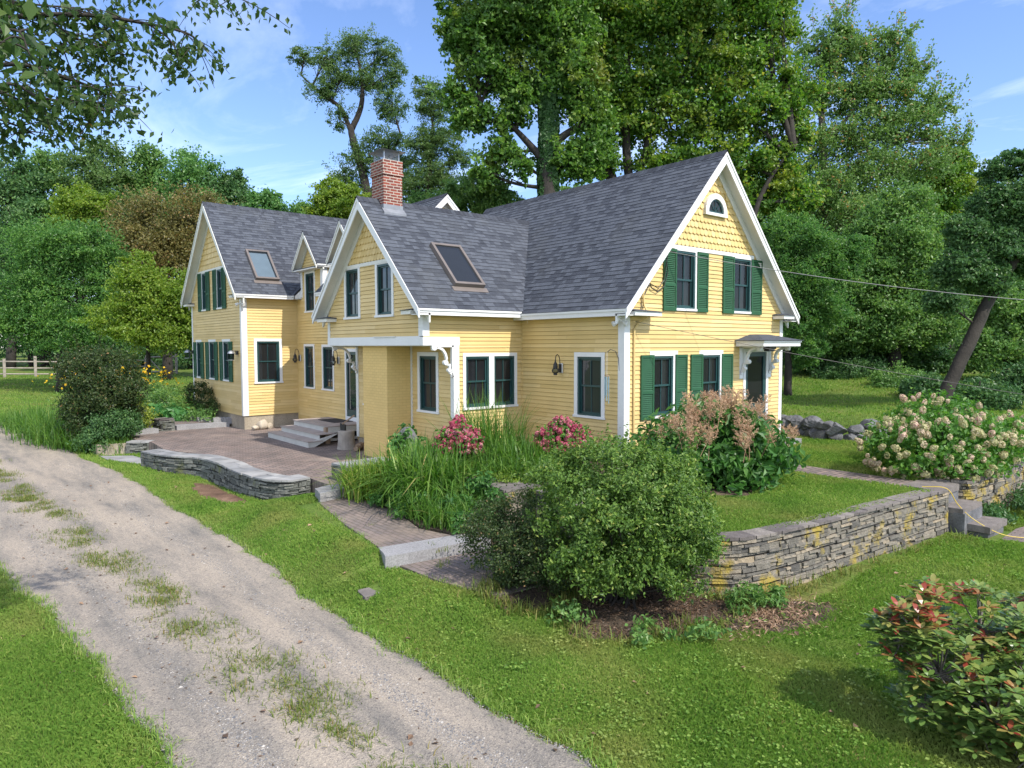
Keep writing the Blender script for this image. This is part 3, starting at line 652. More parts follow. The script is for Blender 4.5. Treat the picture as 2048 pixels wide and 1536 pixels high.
# far side of the connector and its sunlit gable towards the front
xb = CR[0]*2-xe
r2 = roofplane((xb, 9.2, ER), (xb, Y2+2, ER), (CR[0]-xb, 0, CR[1]-ER), seed=6)
for s in (xe, xb): rake(r, (s, 9.2, ER), (CR[0], 9.2, CR[1]), (0, .3, 0), w=.19); soffit(r, (s, 9.2, ER), (CR[0], 9.2, CR[1]), (0, .3, 0), mat='white', frieze=.2)
fG = Fr((xe, 9.5, 0), (1, 0, 0), (0, -1, 0))
mb = MB(); clap(mb, fG, lambda t: None if (CR[1]-.12-t) < .02 else (CR[0]-xe-(CR[1]-.12-t)/SR, CR[0]-xe+(CR[1]-.12-t)/SR), ER+.2, CR[1]-.15, []); mb.build('wall', M['siding'], house)
for i, (lo, hi) in enumerate((D1, D2)):
    c = (lo+hi)/2; h = (hi-lo)/2; e = .12; ze = 5.02-.0; zr = 6.19; s = (zr-ze)/(h+e)
    d = MB(); xk = XR+2.2
    # cheeks
    for yy, sg in ((lo, 1), (hi, -1)):
        d.extr([(XR, yy, 3.9), (XR+.2, yy, 3.9), (xk-.6, yy, 5.0), (XR, yy, 5.0)], (0, .02*sg, 0))
    dm = d.build('dormer', M['siding'], house)
    for yy, sg in ((lo-e, 1), (hi+e, -1)):
        a = (xe, yy, ze); b = (CR[0], yy, ze); 
        rp = roofplane(a, b, (0, c-yy, zr-ze), name='dormer_roof', seed=30+i*2+(sg > 0), parent=dm)
    for yy, sg in ((lo-e, 1), (hi+e, -1)):
        mbx = MB()
    for yy in (lo-e, hi+e):
        rake(dm, (xe, yy, ze), (xe, c, zr), (.3, 0, 0), w=.15, mat='softwhite', off=.02); soffit(dm, (xe, yy, ze), (xe, c, zr), (.3, 0, 0), w=.1, frieze=.1)
    fascia(dm, (xe+.04, lo-e, ze), (xk-.5, lo-e, ze), (0, -1, 0), h=.1, depth=.12); fascia(dm, (xe+.04, hi+e, ze), (xk-.5, hi+e, ze), (0, 1, 0), h=.1, depth=.12)
    fH = Fr((XR, 0, 0), (0, 1, 0), (-1, 0, 0))
    mb = MB(); fH.box(mb, lo-.026, lo+.16, -.16, .026, 3.95 if i == 0 else 3.95, 4.9); fH.box(mb, hi-.12, hi+.026, -.16, .026, 3.95, 4.9); fH.box(mb, lo, hi, -.0, .3, 4.86, 4.9); mb.build('corner_board', M['white'], dm)
    mb = MB(); fH.box(mb, lo-.05, hi+.05, .0, .31, 4.905, 4.93, .4); mb.build('pent_roof', M['shingle'], dm)
    ridgecap((xe-.02, c, zr), (CR[0]-.6, c, zr), s, (0, 1, 0), dm)
window(fF, yR(13.06), yR(13.94), 3.39, 4.85, casing=.08); window(fF, yR(10.0), yR(10.9), 3.39, 4.85, casing=.08)

# left wing ----------------------------------------------------------
fI = Fr((X2, Y2, 0), (1, 0, 0), (0, -1, 0)); WI = XR-X2
mb = MB(); clap(mb, fI, lambda t: (0, WI), -.29, 3.98, [(.46, 1.36, .92, 2.4)]); mb.build('wall', M['siding'], house)
window(fI, .40, 1.42, .85, 2.46, casing=.1, curtain='left')
fJ = Fr((X2, Y2, 0), (0, 1, 0), (-1, 0, 0)); WJ = Y2B-Y2
def outJ(t):
    e = max(0, (t-(EZ2+sl2*.33-dz))/sl2); return None if WJ-2*e < .02 else (e, WJ-e)
UW = [(1.95, 2.66), (3.93, 4.57)]; LW = [(1.33, 2.1), (3.04, 3.8), (4.87, 5.5)]
mb = MB(); clap(mb, fJ, outJ, -.29, 5.17, [(a, b, 3.6, 5.11) for a, b in UW]+[(a, b, .92, 2.36) for a, b in LW]); scales(mb, fJ, outJ, 5.17, RZ2-.2, w=.16, h=.2); mb.build('wall', M['siding'], house)
mb = MB(); fJ.box(mb, 1.6, WJ-1.0, -.005, .034, 5.105, 5.18); mb.build('belt_board', M['softwhite'], house)
for a, b in UW: window(fJ, a, b, 3.59, 5.105, casing=.05, head=.03)
for a, b in LW: window(fJ, a, b, .89, 2.42, casing=.05, head=.06)
for a, b in ((1.55, 1.97), (2.64, 3.06), (3.5, 3.95), (4.55, 5.0)): shutter(fJ, a, b, 3.58, 5.1)
for a, b in ((1.0, 1.35), (2.08, 2.45), (2.70, 3.06), (3.78, 4.2), (4.5, 4.89), (5.48, 5.85)): shutter(fJ, a, b, .88, 2.36)
for a, b in LW: mb = MB(); fJ.box(mb, a-.08, b+.08, -.005, .024, 2.36, 2.45); mb.build('head_board', M['white'], house)
cornerboard(X2-.026, X2+.17, Y2-.026, Y2+.12, -.29, 3.86); cornerboard(X2-.026, X2+.12, Y2B-.13, Y2B+.026, -.29, 3.9)
mb = MB(); mb.box((X2+.02, Y2+.02, -1.3), (XR+.5, Y2B-.02, -.29)); mb.build('foundation', M['concrete'], house)
mb = MB(); mb.box((X2, Y2B-.02, -.3), (4.6, Y2B, 4.1)); mb.box((4.58, 9.5, -.3), (4.6, Y2B, 4.1)); mb.build('wall', M['siding'], house)
mb = MB(); mb.box((XR-.03, Y2-.03, -.5), (XR-.002, Y2-.017, 3.95)); mb.build('corner_bead', M['siding'], house)
ym2 = (Y2+Y2B)/2; ev2 = Y2-.33; ev2b = Y2B+.33
r = roofplane((X2-OG, ev2, EZ2), (4.9, ev2, EZ2), (0, ym2-ev2, RZ2-EZ2), seed=8)
fascia(r, (X2-OG+.04, ev2, EZ2), (xe+.05, ev2, EZ2), (0, -1, 0), depth=.34, h=.13)
rake(r, (X2-OG, ev2-.03, EZ2), (X2-OG, ym2, RZ2), (OG, 0, 0), mat='softwhite'); soffit(r, (X2-OG, ev2, EZ2), (X2-OG, ym2, RZ2), (OG, 0, 0))
eavereturn(r, (X2+.02, Y2+.05, EZ2-.14), (0, 1, 0), (-1, 0, 0), .3, 'softwhite')
ridgecap((X2-OG-.02, ym2, RZ2), (4.9, ym2, RZ2), sl2, (0, 1, 0), r)
r = roofplane((X2-OG, ev2b, EZ2), (4.9, ev2b, EZ2), (0, ym2-ev2b, RZ2-EZ2), seed=9)
rake(r, (X2-OG, ev2b+.03, EZ2), (X2-OG, ym2, RZ2), (OG, 0, 0), mat='softwhite'); soffit(r, (X2-OG, ev2b, EZ2), (X2-OG, ym2, RZ2), (OG, 0, 0))
eavereturn(r, (X2+.02, Y2B+.1, EZ2-.2), (0, -1, 0), (-1, 0, 0), .5, 'softwhite')
# dark rooms behind the glass
mb = MB()
for x0, y0, x1, y1 in ((.1, .1, W0-.1, 8.4), (XL+.1, Y1+.1, -.0, 8.4), (XR+.1, 8.6, 4.5, 14.6), (X2+.1, Y2+.1, 4.5, Y2B-.1)):
    for z in (-.26, 2.5): mb.box((x0, y0, z), (x1, y1, z+.02))
    mb.box(((x0+x1)/2, y0+.05, -.2), ((x0+x1)/2+.03, y1-.05, 2.5))
mb.box((X1+.1, Y1+.1, 2.52), (0, Y1B-.1, 2.54)); mb.build('floor', M['interior'], house)

# roof furniture -------------------------------------------------------
def skylight(f0, U, V, lu, lv, label):
    f0 = np.array(f0, float); U = np.array(U, float); V = np.array(V, float); U /= np.linalg.norm(U); V /= np.linalg.norm(V); Nn = np.cross(U, V)
    if Nn[2] < 0: Nn = -Nn
    P = lambda u, v, n: f0+U*u+V*v+Nn*n; mb = MB(); e = .075; h = .13
    B = lambda u0, u1, v0, v1, n0, n1: mb.hexa([P(u, v, n) for n in (n0, n1) for u, v in ((u0, v0), (u1, v0), (u1, v1), (u0, v1))])
    B(0, e, 0, lv, -.06, h); B(lu-e, lu, 0, lv, -.06, h); B(e, lu-e, 0, e, -.06, h-.004); B(e, lu-e, lv-e, lv, -.06, h-.004)
    B(-.07, lu+.07, -.16, -.002, -.02, .022)
    o = mb.build('skylight', M['skyframe'], house); o['label'] = label
    mb = MB(); mb.face([P(e, e, h-.03), P(lu-e, e, h-.03), P(lu-e, lv-e, h-.03), P(e, lv-e, h-.03)]); mb.build('pane', M['paleglass' if 'pale' in label else 'skyglass'], o)
    mb = MB(); mb.face([P(e, e, .03), P(lu-e, e, .03), P(lu-e, lv-e, .03), P(e, lv-e, .03)]); mb.build('blind', M['paleblue'] if 'pale' in label else M['interior'], o)  # sheet under the glass; the pale one paints in the reflected sky
vv = np.array([0, ym-ev1, RZ1-EZ1]); z_at = lambda y: EZ1+sl1*(y-ev1)
skylight((-2.0, 3.72, z_at(3.72)), (1, 0, 0), vv, .92, 1.55, 'tilted roof window with dark glass')
vv = np.array([0, ym2-ev2, RZ2-EZ2]); z_at = lambda y: EZ2+sl2*(y-ev2)
skylight((-2.84, 14.87, z_at(14.87)), (1, 0, 0), vv, .86, 1.55, 'roof window showing a pale blue blind and sky')
cx0, cx1, cy0, cy1 = -2.77, -2.22, 5.72, 6.34
mb = MB(); mb.box((cx0, cy0, 5.3), (cx1, cy1, 6.60)); mb.box((cx0-.03, cy0-.03, 6.60), (cx1+.03, cy1+.03, 6.67)); mb.box((cx0-.015, cy0-.015, 6.67), (cx1+.015, cy1+.015, 6.98))
ch = mb.build('chimney', M['brick'], house); ch['label'] = 'red brick chimney with a metal rain cap on the ridge'
mb = MB(); mb.box((cx0-.012, cy0-.012, 5.3), (cx1+.012, cy1+.012, 5.84)); mb.hexa([(cx0-.05, cy0-.12, 5.5), (cx1+.05, cy0-.12, 5.5), (cx1+.05, cy0, 5.6), (cx0-.05, cy0, 5.6), (cx0-.05, cy0-.12, 5.615), (cx1+.05, cy0-.12, 5.615), (cx1+.05, cy0-.0, 5.735), (cx0-.05, cy0-.0, 5.735)]); mb.build('flashing', M['lead'], ch)
mb = MB(); mb.box((cx0+.03, cy0+.03, 6.98), (cx1-.03, cy1-.03, 7.0))
for x in (cx0+.06, cx1-.06):
    for y in (cy0+.06, cy1-.06): mb.box((x-.014, y-.014, 7.0), (x+.014, y+.014, 7.22))
for k in range(7):
    q = k/7
    for z in (7.04, 7.08, 7.12, 7.16, 7.2): pass
for z in np.arange(7.03, 7.22, .03):
    for a, b in (((cx0+.06, cy0+.06), (cx1-.06, cy0+.06)), ((cx0+.06, cy0+.06), (cx0+.06, cy1-.06)), ((cx1-.06, cy0+.06), (cx1-.06, cy1-.06)), ((cx0+.06, cy1-.06), (cx1-.06, cy1-.06))): mb.bar((*a, z), (*b, z), .005, .005)
c = ((cx0+cx1)/2, (cy0+cy1)/2); e = .08
base = [(cx0-e, cy0-e, 7.22), (cx1+e, cy0-e, 7.22), (cx1+e, cy1+e, 7.22), (cx0-e, cy1+e, 7.22)]
mb.hexa([*base, *[(c[0]+(p[0]-c[0])*.25, c[1]+(p[1]-c[1])*.25, 7.31) for p in base]]); mb.build('rain_cap', M['steel'], ch)

# carved brackets
def bracket(f, s, w, h, t, flip=1, th=.07, parent=house, dirn='s'):
    """scrolled bracket; corner at (s, t) top; runs w along and h down. dirn 'n' = projects from the wall"""
    prof = [(0, 0), (w, 0), (w, -.06), (w*.97, -.12), (w*.86, -.13), (w*.80, -.09), (w*.68, -.085), (w*.52, -.13), (w*.40, -.23), (w*.34, -.36), (w*.38, -.43), (w*.33, -.50), (w*.22, -.50), (w*.19, -.56), (w*.22, -.64), (w*.17, -.71), (w*.10, -.73), (w*.09, -.79), (0, -h)]
    hole = [(.05, -.05), (w*.66, -.05), (w*.48, -.09), (w*.33, -.20), (w*.24, -.36), (.05, -.40)]
    mb = MB(); k = h/.85
    g = (lambda a, b, c: f.p(s+flip*a, c, t+b*k)) if dirn == 's' else (lambda a, b, c: f.p(s+c, a, t+b*k))
    outer = prof
    # ribbon following the curve, open behind
    for i in range(1, len(outer)-1):
        a, b = outer[i], outer[i+1]
        ta = max(.055, w*.07); ia = (a[0]-ta*.75, a[1]+ta*.75) ; ib = (b[0]-ta*.75, b[1]+ta*.75)
        ia = (max(0, ia[0]), min(0, ia[1])); ib = (max(0, ib[0]), min(0, ib[1]))
        P = [g(a[0], a[1], -th/2), g(b[0], b[1], -th/2), g(ib[0], ib[1], -th/2), g(ia[0], ia[1], -th/2)]
        Q = [g(a[0], a[1], th/2), g(b[0], b[1], th/2), g(ib[0], ib[1], th/2), g(ia[0], ia[1], th/2)]
        mb.hexa(P+Q)
    P = [g(a, b, -th/2) for a, b in ((0, 0), (w*.95, 0), (w*.95, -.045), (0, -.045))]; Q = [g(a, b, th/2) for a, b in ((0, 0), (w*.95, 0), (w*.95, -.045), (0, -.045))]; mb.hexa(P+Q)
    P = [g(a, b, -th/2) for a, b in ((0, 0), (.045, 0), (.045, -.8), (0, -.8))]; Q = [g(a, b, th/2) for a, b in ((0, 0), (.045, 0), (.045, -.8), (0, -.8))]; mb.hexa(P+Q)
    for a, b, rr in ((w*.88, -.07, .055), (w*.36, -.43, .06), (w*.19, -.62, .05)):
        c0 = Vector(g(a, b, -th/2-.012)); c1 = Vector(g(a, b, th/2+.012)); mb.tube([c0, c1], rr, 12)
    return mb.build('bracket', M['white'], parent)
bracket(fC, XL-X1-.026, .62, .82, 2.2, flip=-1)
bracket(fE, WD-.06, .80, .85, 2.19, dirn='n')
# front entry: door, canopy and brackets
mb = MB(); fA.box(mb, 4.72, 4.83, -.01, .032, -.3, 2.1); fA.box(mb, 5.84, 5.95, -.01, .032, -.3, 2.1); fA.box(mb, 4.83, 5.84, -.01, .032, 2.0, 2.1)
door = mb.build('door', M['white'], house); door['label'] = 'dark green screen door under the small front canopy'
mb = MB(); fA.box(mb, 4.83, 4.95, -.04, .01, -.25, 2.0); fA.box(mb, 5.72, 5.84, -.04, .01, -.25, 2.0); fA.box(mb, 4.95, 5.72, -.04, .009, 1.88, 2.0); fA.box(mb, 4.95, 5.72, -.04, .009, .48, .6); fA.box(mb, 4.95, 5.72, -.04, .0, -.25, .48); mb.build('door_leaf', M['sash'], door)
mb = MB(); mb.face([fA.p(4.95, -.02, .6), fA.p(5.72, -.02, .6), fA.p(5.72, -.02, 1.88), fA.p(4.95, -.02, 1.88)]); mb.build('pane', M['glass'], door)
mb = MB(); mb.box((4.36, -.81, 2.155), (6.2, -.02, 2.30)); mb.box((4.34, -.84, 2.26), (6.22, -.02, 2.31)); cp = mb.build('entry_canopy', M['white'], house)
mb = MB(); lo = [(4.30, -.87, 2.31), (6.26, -.87, 2.31), (6.26, -.01, 2.31), (4.30, -.01, 2.31)]; hi = [(5.0, -.25, 2.47), (5.56, -.25, 2.47), (5.56, -.01, 2.47), (5.0, -.01, 2.47)]
mb.hexa([*[(p[0], p[1], p[2]+.0) for p in lo], *hi], .5); mb.hexa([*[(p[0], p[1], p[2]-.012) for p in lo], *[(p[0], p[1], p[2]+.001) for p in lo]], .2); mb.build('canopy_roof', M['shingle'], cp)
for s in (4.62, 6.0): bracket(fA, s, .62, .8, 2.155, dirn='n', th=.09, parent=cp)
mb = MB(); fA.box(mb, 4.54, 4.70, .0, .03, 1.3, 2.15); fA.box(mb, 5.95, 6.08, .0, .03, 1.3, 2.15); mb.build('bracket_board', M['white'], cp)
mb = MB(); mb.box((5.0, -.6, 2.08), (5.34, -.4, 2.155)); mb.box((5.03, -.57, 2.02), (5.31, -.43, 2.09)); mb.build('ceiling_lamp', M['black'], cp)
mb = MB(); mb.box((4.5, -.9, -.5), (6.2, 0, -.34)); mb.build('door_step', M['granite'], house)
# drain pipe / conduit beside the corner
mb = MB(); mb.tube([(.28, -.05, -.3), (.28, -.05, 2.55), (.42, -.08, 2.72), (.55, -.25, 2.84), (.55, -.10, 3.1), (.56, -.05, 3.5)], .022, 8); mb.build('conduit', M['siding'], house)
# ------------------------------------------------------------------ ground, drive, paving
def groundmat(name, stops, scale, stops2=None, fine=60, rough=.95, bump=.4):
    m, t, p, o = newmat(name); tc = N(t, 'ShaderNodeTexCoord')
    a = N(t, 'ShaderNodeTexNoise'); a.inputs['Scale'].default_value = scale; a.inputs['Detail'].default_value = 8; a.inputs['Roughness'].default_value = .6; t.links.new(tc.outputs['Object'], a.inputs['Vector'])
    r = ramp(t, stops); t.links.new(a.outputs[0], r.inputs[0])
    b = N(t, 'ShaderNodeTexNoise'); b.inputs['Scale'].default_value = fine; b.inputs['Detail'].default_value = 4; t.links.new(tc.outputs['Object'], b.inputs['Vector'])
    r2 = ramp(t, stops2 or [(.3, (.6,)*3), (.7, (1.35,)*3)]); t.links.new(b.outputs[0], r2.inputs[0])
    mm = N(t, 'ShaderNodeMixRGB', blend_type='MULTIPLY'); mm.inputs[0].default_value = 1; t.links.new(r.outputs[0], mm.inputs[1]); t.links.new(r2.outputs[0], mm.inputs[2]); t.links.new(mm.outputs[0], p.inputs['Base Color'])
    p.inputs['Roughness'].default_value = rough; p.inputs['Specular IOR Level'].default_value = .15
    bp = N(t, 'ShaderNodeBump'); bp.inputs['Strength'].default_value = bump; bp.inputs['Distance'].default_value = .03; t.links.new(b.outputs[0], bp.inputs['Height']); t.links.new(bp.outputs[0], p.inputs['Normal'])
    return m
M['lawn'] = groundmat('lawn_soil_and_thatch', [(.3, (.07, .12, .022)), (.5, (.10, .155, .028)), (.68, (.155, .15, .045))], .55, fine=35)
def gravelmat():
    m, t, p, o = newmat('gravel_drive'); tc = N(t, 'ShaderNodeTexCoord')
    mpg = N(t, 'ShaderNodeMapping'); mpg.inputs['Scale'].default_value = (1.6, .35, 1); t.links.new(tc.outputs['Object'], mpg.inputs[0])
    a = N(t, 'ShaderNodeTexNoise'); a.inputs['Scale'].default_value = 1.3; a.inputs['Detail'].default_value = 9; a.inputs['Roughness'].default_value = .68; t.links.new(mpg.outputs[0], a.inputs['Vector'])
    r = ramp(t, [(.3, (.155, .146, .132)), (.42, (.24, .214, .182)), (.56, (.325, .28, .228)), (.75, (.385, .325, .255))]); t.links.new(a.outputs[0], r.inputs[0])
    v = N(t, 'ShaderNodeTexVoronoi'); v.inputs['Scale'].default_value = 60; t.links.new(tc.outputs['Object'], v.inputs['Vector'])
    hs = N(t, 'ShaderNodeSeparateColor'); t.links.new(v.outputs['Color'], hs.inputs[0])
    r2 = ramp(t, [(0, (.55, .56, .60)), (.2, (.88, .88, .9)), (.7, (1.0, 1.0, .98)), (1, (1.22, 1.2, 1.16))]); t.links.new(hs.outputs[0], r2.inputs[0])
    mm = N(t, 'ShaderNodeMixRGB', blend_type='MULTIPLY'); mm.inputs[0].default_value = .85; t.links.new(r.outputs[0], mm.inputs[1]); t.links.new(r2.outputs[0], mm.inputs[2])
    n2 = N(t, 'ShaderNodeTexNoise'); n2.inputs['Scale'].default_value = 110; n2.inputs['Detail'].default_value = 4; t.links.new(tc.outputs['Object'], n2.inputs['Vector'])
    r3 = ramp(t, [(.3, (.7,)*3), (.7, (1.25,)*3)]); t.links.new(n2.outputs[0], r3.inputs[0])
    m2 = N(t, 'ShaderNodeMixRGB', blend_type='MULTIPLY'); m2.inputs[0].default_value = 1; t.links.new(mm.outputs[0], m2.inputs[1]); t.links.new(r3.outputs[0], m2.inputs[2]); t.links.new(m2.outputs[0], p.inputs['Base Color'])
    p.inputs['Roughness'].default_value = .95; p.inputs['Specular IOR Level'].default_value = .15
    bp = N(t, 'ShaderNodeBump'); bp.inputs['Strength'].default_value = .5; bp.inputs['Distance'].default_value = .012; t.links.new(v.outputs['Distance'], bp.inputs['Height'])
    bp2 = N(t, 'ShaderNodeBump'); bp2.inputs['Strength'].default_value = .5; bp2.inputs['Distance'].default_value = .01; t.links.new(n2.outputs[0], bp2.inputs['Height']); t.links.new(bp.outputs[0], bp2.inputs['Normal']); t.links.new(bp2.outputs[0], p.inputs['Normal'])
    return m
M['gravel'] = gravelmat()
M['mulch'] = groundmat('bark_mulch', [(.35, (.045, .035, .026)), (.55, (.085, .064, .046)), (.7, (.15, .115, .082))], 3.0, fine=40, bump=.9)
M['earth'] = groundmat('bare_red_earth', [(.35, (.10, .06, .04)), (.55, (.17, .105, .07)), (.7, (.25, .165, .11))], 2.0, fine=50)

def gridsheet(name, xs, ys, zf, mat, mask=None):
    X, Y = np.meshgrid(xs, ys); Z = zf(X, Y); V = np.stack([X, Y, Z], -1).reshape(-1, 3); nx = len(xs)
    i, j = np.meshgrid(np.arange(nx-1), np.arange(len(ys)-1)); a = (j*nx+i).ravel(); F = np.stack([a, a+1, a+1+nx, a+nx], 1)
    if mask is not None:
        c = V[F].mean(1); F = F[mask(c[:, 0], c[:, 1])]; us, inv = np.unique(F, return_inverse=True); V = V[us]; F = inv.reshape(-1, 4)
    me = mesh_np(name, V, F.ravel(), np.arange(len(F))*4, None, True); me.materials.append(mat); o = bpy.data.objects.new(name, me); col.objects.link(o); return o
def axis(lo, hi, nlo, nhi, fine, coarse):
    return np.concatenate([np.arange(lo, nlo, coarse), np.arange(nlo, nhi, fine), np.arange(nhi, hi+.1, coarse)])
tag(gridsheet('ground', axis(-160, 260, -16, 26, .4, 6), axis(-120, 320, -14, 60, .4, 6), zg, M['lawn']), 'grass lawn ground around the house', kind='structure')
def xR(y): y = np.asarray(y, float); return -7.84 - .011*np.clip(y-5, 0, 60)**1.7 + .07*np.sin(y*.8)+.03*np.sin(y*2.9+1)+.02*np.sin(y*7.7)
def xL(y): y = np.asarray(y, float); return -10.85 - .10*np.clip(y, -20, 9) - .006*np.clip(y-9, 0, 30)**1.5 + .07*np.sin(y*.7+2)+.03*np.sin(y*2.7)+.02*np.sin(y*6.3)
yy = np.concatenate([np.arange(-14, 20, .12), np.arange(20, 60, .5)]); q = np.linspace(0, 1, 26)
Xd = xL(yy)[:, None]*(1-q)+xR(yy)[:, None]*q; Yd = np.repeat(yy[:, None], 26, 1); prof = -.02*np.exp(-((q-.22)/.09)**2)-.02*np.exp(-((q-.78)/.09)**2)+.012*np.exp(-((q-.5)/.1)**2)
edge = np.where((q == 0) | (q == 1), -.03, .016); Zd = zg(Xd, Yd)+edge[None, :]+.6*prof[None, :]*np.where((q == 0) | (q == 1), 0, 1)+.02
V = np.stack([Xd, Yd, Zd], -1).reshape(-1, 3); i, j = np.meshgrid(np.arange(25), np.arange(len(yy)-1)); a = (j*26+i).ravel(); F = np.stack([a, a+1, a+27, a+26], 1)
me = mesh_np('driveway', V, F.ravel(), np.arange(len(F))*4, None, True); me.materials.append(M['gravel']); o = bpy.data.objects.new('driveway', me); col.objects.link(o); tag(o, 'gravel driveway with a weedy centre strip', kind='structure')

# lawn terrace
TPOLY = [tuple(p) for p in smooth([(-3.35, -.6), (-3.6, -2.2), (-3.75, -3.6), (-3.7, -4.5), (-3.25, -4.98), (-2.3, -5.18), (-1, -5.32), (1, -5.5), (2.35, -5.6)], 6)]+[(2.45, -5.0), (3.3, -5.0), (3.4, -5.1), (3.65, -5.6), (5.2, -5.68), (7.0, -5.6), (8.6, -5.0), (8.7, -3), (8.3, -1), (7.9, .6), (6.5, .6), (.3, .6), (.3, 3.45), (-2.1, 3.45), (-3.5, 3.6), (-3.6, 1.5), (-3.62, -.3)]
mb = MB(); mb.prism(TPOLY, -1.6, TERR); o = mb.build('lawn_terrace', M['lawn']); tag(o, 'raised grass terrace behind the curved stone wall', kind='structure')
PPOLY = [(-5.4, 3.25), (-5.05, 3.3), (-3.6, 3.62), (-2.1, 3.62), (-2.1, 8.5), (-1.36, 8.55), (-1.36, 14.75), (-3.38, 14.75), (-3.42, 16.2), (-5.3, 16.35), (-5.9, 16.6), (-7.0, 15.6), (-6.95, 14.4), (-6.7, 13.4), (-6.8, 11.3), (-6.3, 10.1), (-6.1, 8.8), (-6.05, 6.8), (-5.9, 5.4), (-5.4, 4.7)]
sheet('patio', PPOLY, PAT, M['paver'], 'brick patio in front of the porch steps', thick=.6)
sheet('upper_path', [(-5.2, 16.55), (-3.75, 16.4), (-4.3, 18.5), (-4.8, 22), (-6.2, 22), (-5.6, 18.5)], PAT+.16, M['paver'], 'brick path past the left wing', thick=.6)
sheet('garden_path', [(-5.95, 2.9), (-5.15, 2.95), (-5.2, 1.0), (-5.5, -.2), (-5.3, -1.0), (-6.6, -.9), (-6.35, .9)], -.95, M['walkbrick'], 'worn brick walk leading down from the patio', thick=.5)
sheet('garden_path', [(-6.55, -1.1), (-5.0, -1.3), (-4.7, -2.5), (-5.3, -3.3), (-6.2, -3.25), (-6.45, -2.3)], -1.12, M['walkbrick'], 'lowest stretch of brick walk beside the big shrubs', thick=.4)
sheet('terrace_path', [(2.2, -5.0), (2.95, -5.0), (3.0, -2.6), (3.6, -1.2), (4.6, -.5), (4.5, -.05), (3.9, -.05), (2.7, -1.0), (2.15, -2.6)], TERR+.01, M['paver'], 'brick walk across the terrace to the front door', thick=.1)
# bare soil patches
def patch(name, c, rx, ry, mat, z=None, seed=0, label=None, rot=0):
    rs = np.random.default_rng(seed); n = 40; ph = rs.uniform(0, 6.28, 4); V = [(c[0], c[1])]
    for k in range(n):
        a = 2*math.pi*k/n; r = 1+.12*math.sin(2*a+ph[0])+.10*math.sin(3*a+ph[1])+.07*math.sin(7*a+ph[2])+.05*math.sin(11*a+ph[3]); x, y = rx*r*math.cos(a), ry*r*math.sin(a)
        V.append((c[0]+x*math.cos(rot)-y*math.sin(rot), c[1]+x*math.sin(rot)+y*math.cos(rot)))
    V = np.array(V); Z = (zg(V[:, 0], V[:, 1])+.018) if z is None else np.full(len(V), z)
    Z[1:] = Z[1:]-.03; Z[0] += .015
    inner = V[0]+(V[1:]-V[0])*.85; Vi = np.concatenate([V, inner]); zi = (zg(inner[:, 0], inner[:, 1])+.022) if z is None else np.full(len(inner), z+.003); Z = np.concatenate([Z, zi])
    mb = MB(); i0 = mb.verts([(a[0], a[1], b) for a, b in zip(Vi, Z)])
    for k in range(n):
        k2 = (k+1) % n
        mb.f.append([i0, i0+1+n+k, i0+1+n+k2]); mb.val.append(.5); mb.f.append([i0+1+n+k, i0+1+k, i0+1+k2, i0+1+n+k2]); mb.val.append(.5)
    o = mb.build(name, mat); tag(o, label, kind='structure'); return o, [tuple(p) for p in V[1:]]
_, MPOLY = patch('mulch_bed', (-4.75, -4.5), 1.2, .95, M['mulch'], seed=3, label='bark mulch under the round shrubs', rot=-.6)
_, MPOLY2 = patch('mulch_bed', (-3.6, -5.75), .95, .42, M['mulch'], seed=8, label='thin dry mulch at the foot of the curved wall', rot=-.3)
_, MPOLY4 = patch('mulch_bed', (-5.7, -3.3), .55, .5, M['mulch'], seed=12, label='soil at the end of the brick walk')
_, EPOLY = patch('bare_earth', (-6.8, 6.8), .4, 1.5, M['earth'], seed=5, label='bare reddish earth beside the low patio wall')
_, MPOLY3 = patch('mulch_bed', (-.1, -2.6), 1.3, .85, M['mulch'], z=TERR+.02, seed=9, label='mulch under the plumed perennial')
BEDPOLY = [(-5.2, .9), (-5.0, 3.2), (-3.7, 3.4), (-3.75, -.4), (-4.3, -1.1), (-5.2, -1.0), (-5.45, -.2)]
sheet('planting_bed', BEDPOLY, -.93, M['mulch'], 'soil bed between walk and stone wall', thick=.5)
sheet('planting_bed', [(-3.45, -.4), (-3.4, 3.45), (-.05, 3.45), (-.05, -.6), (-2, -.9)], TERR+.012, M['mulch'], 'soil bed along the house wall', thick=.05)

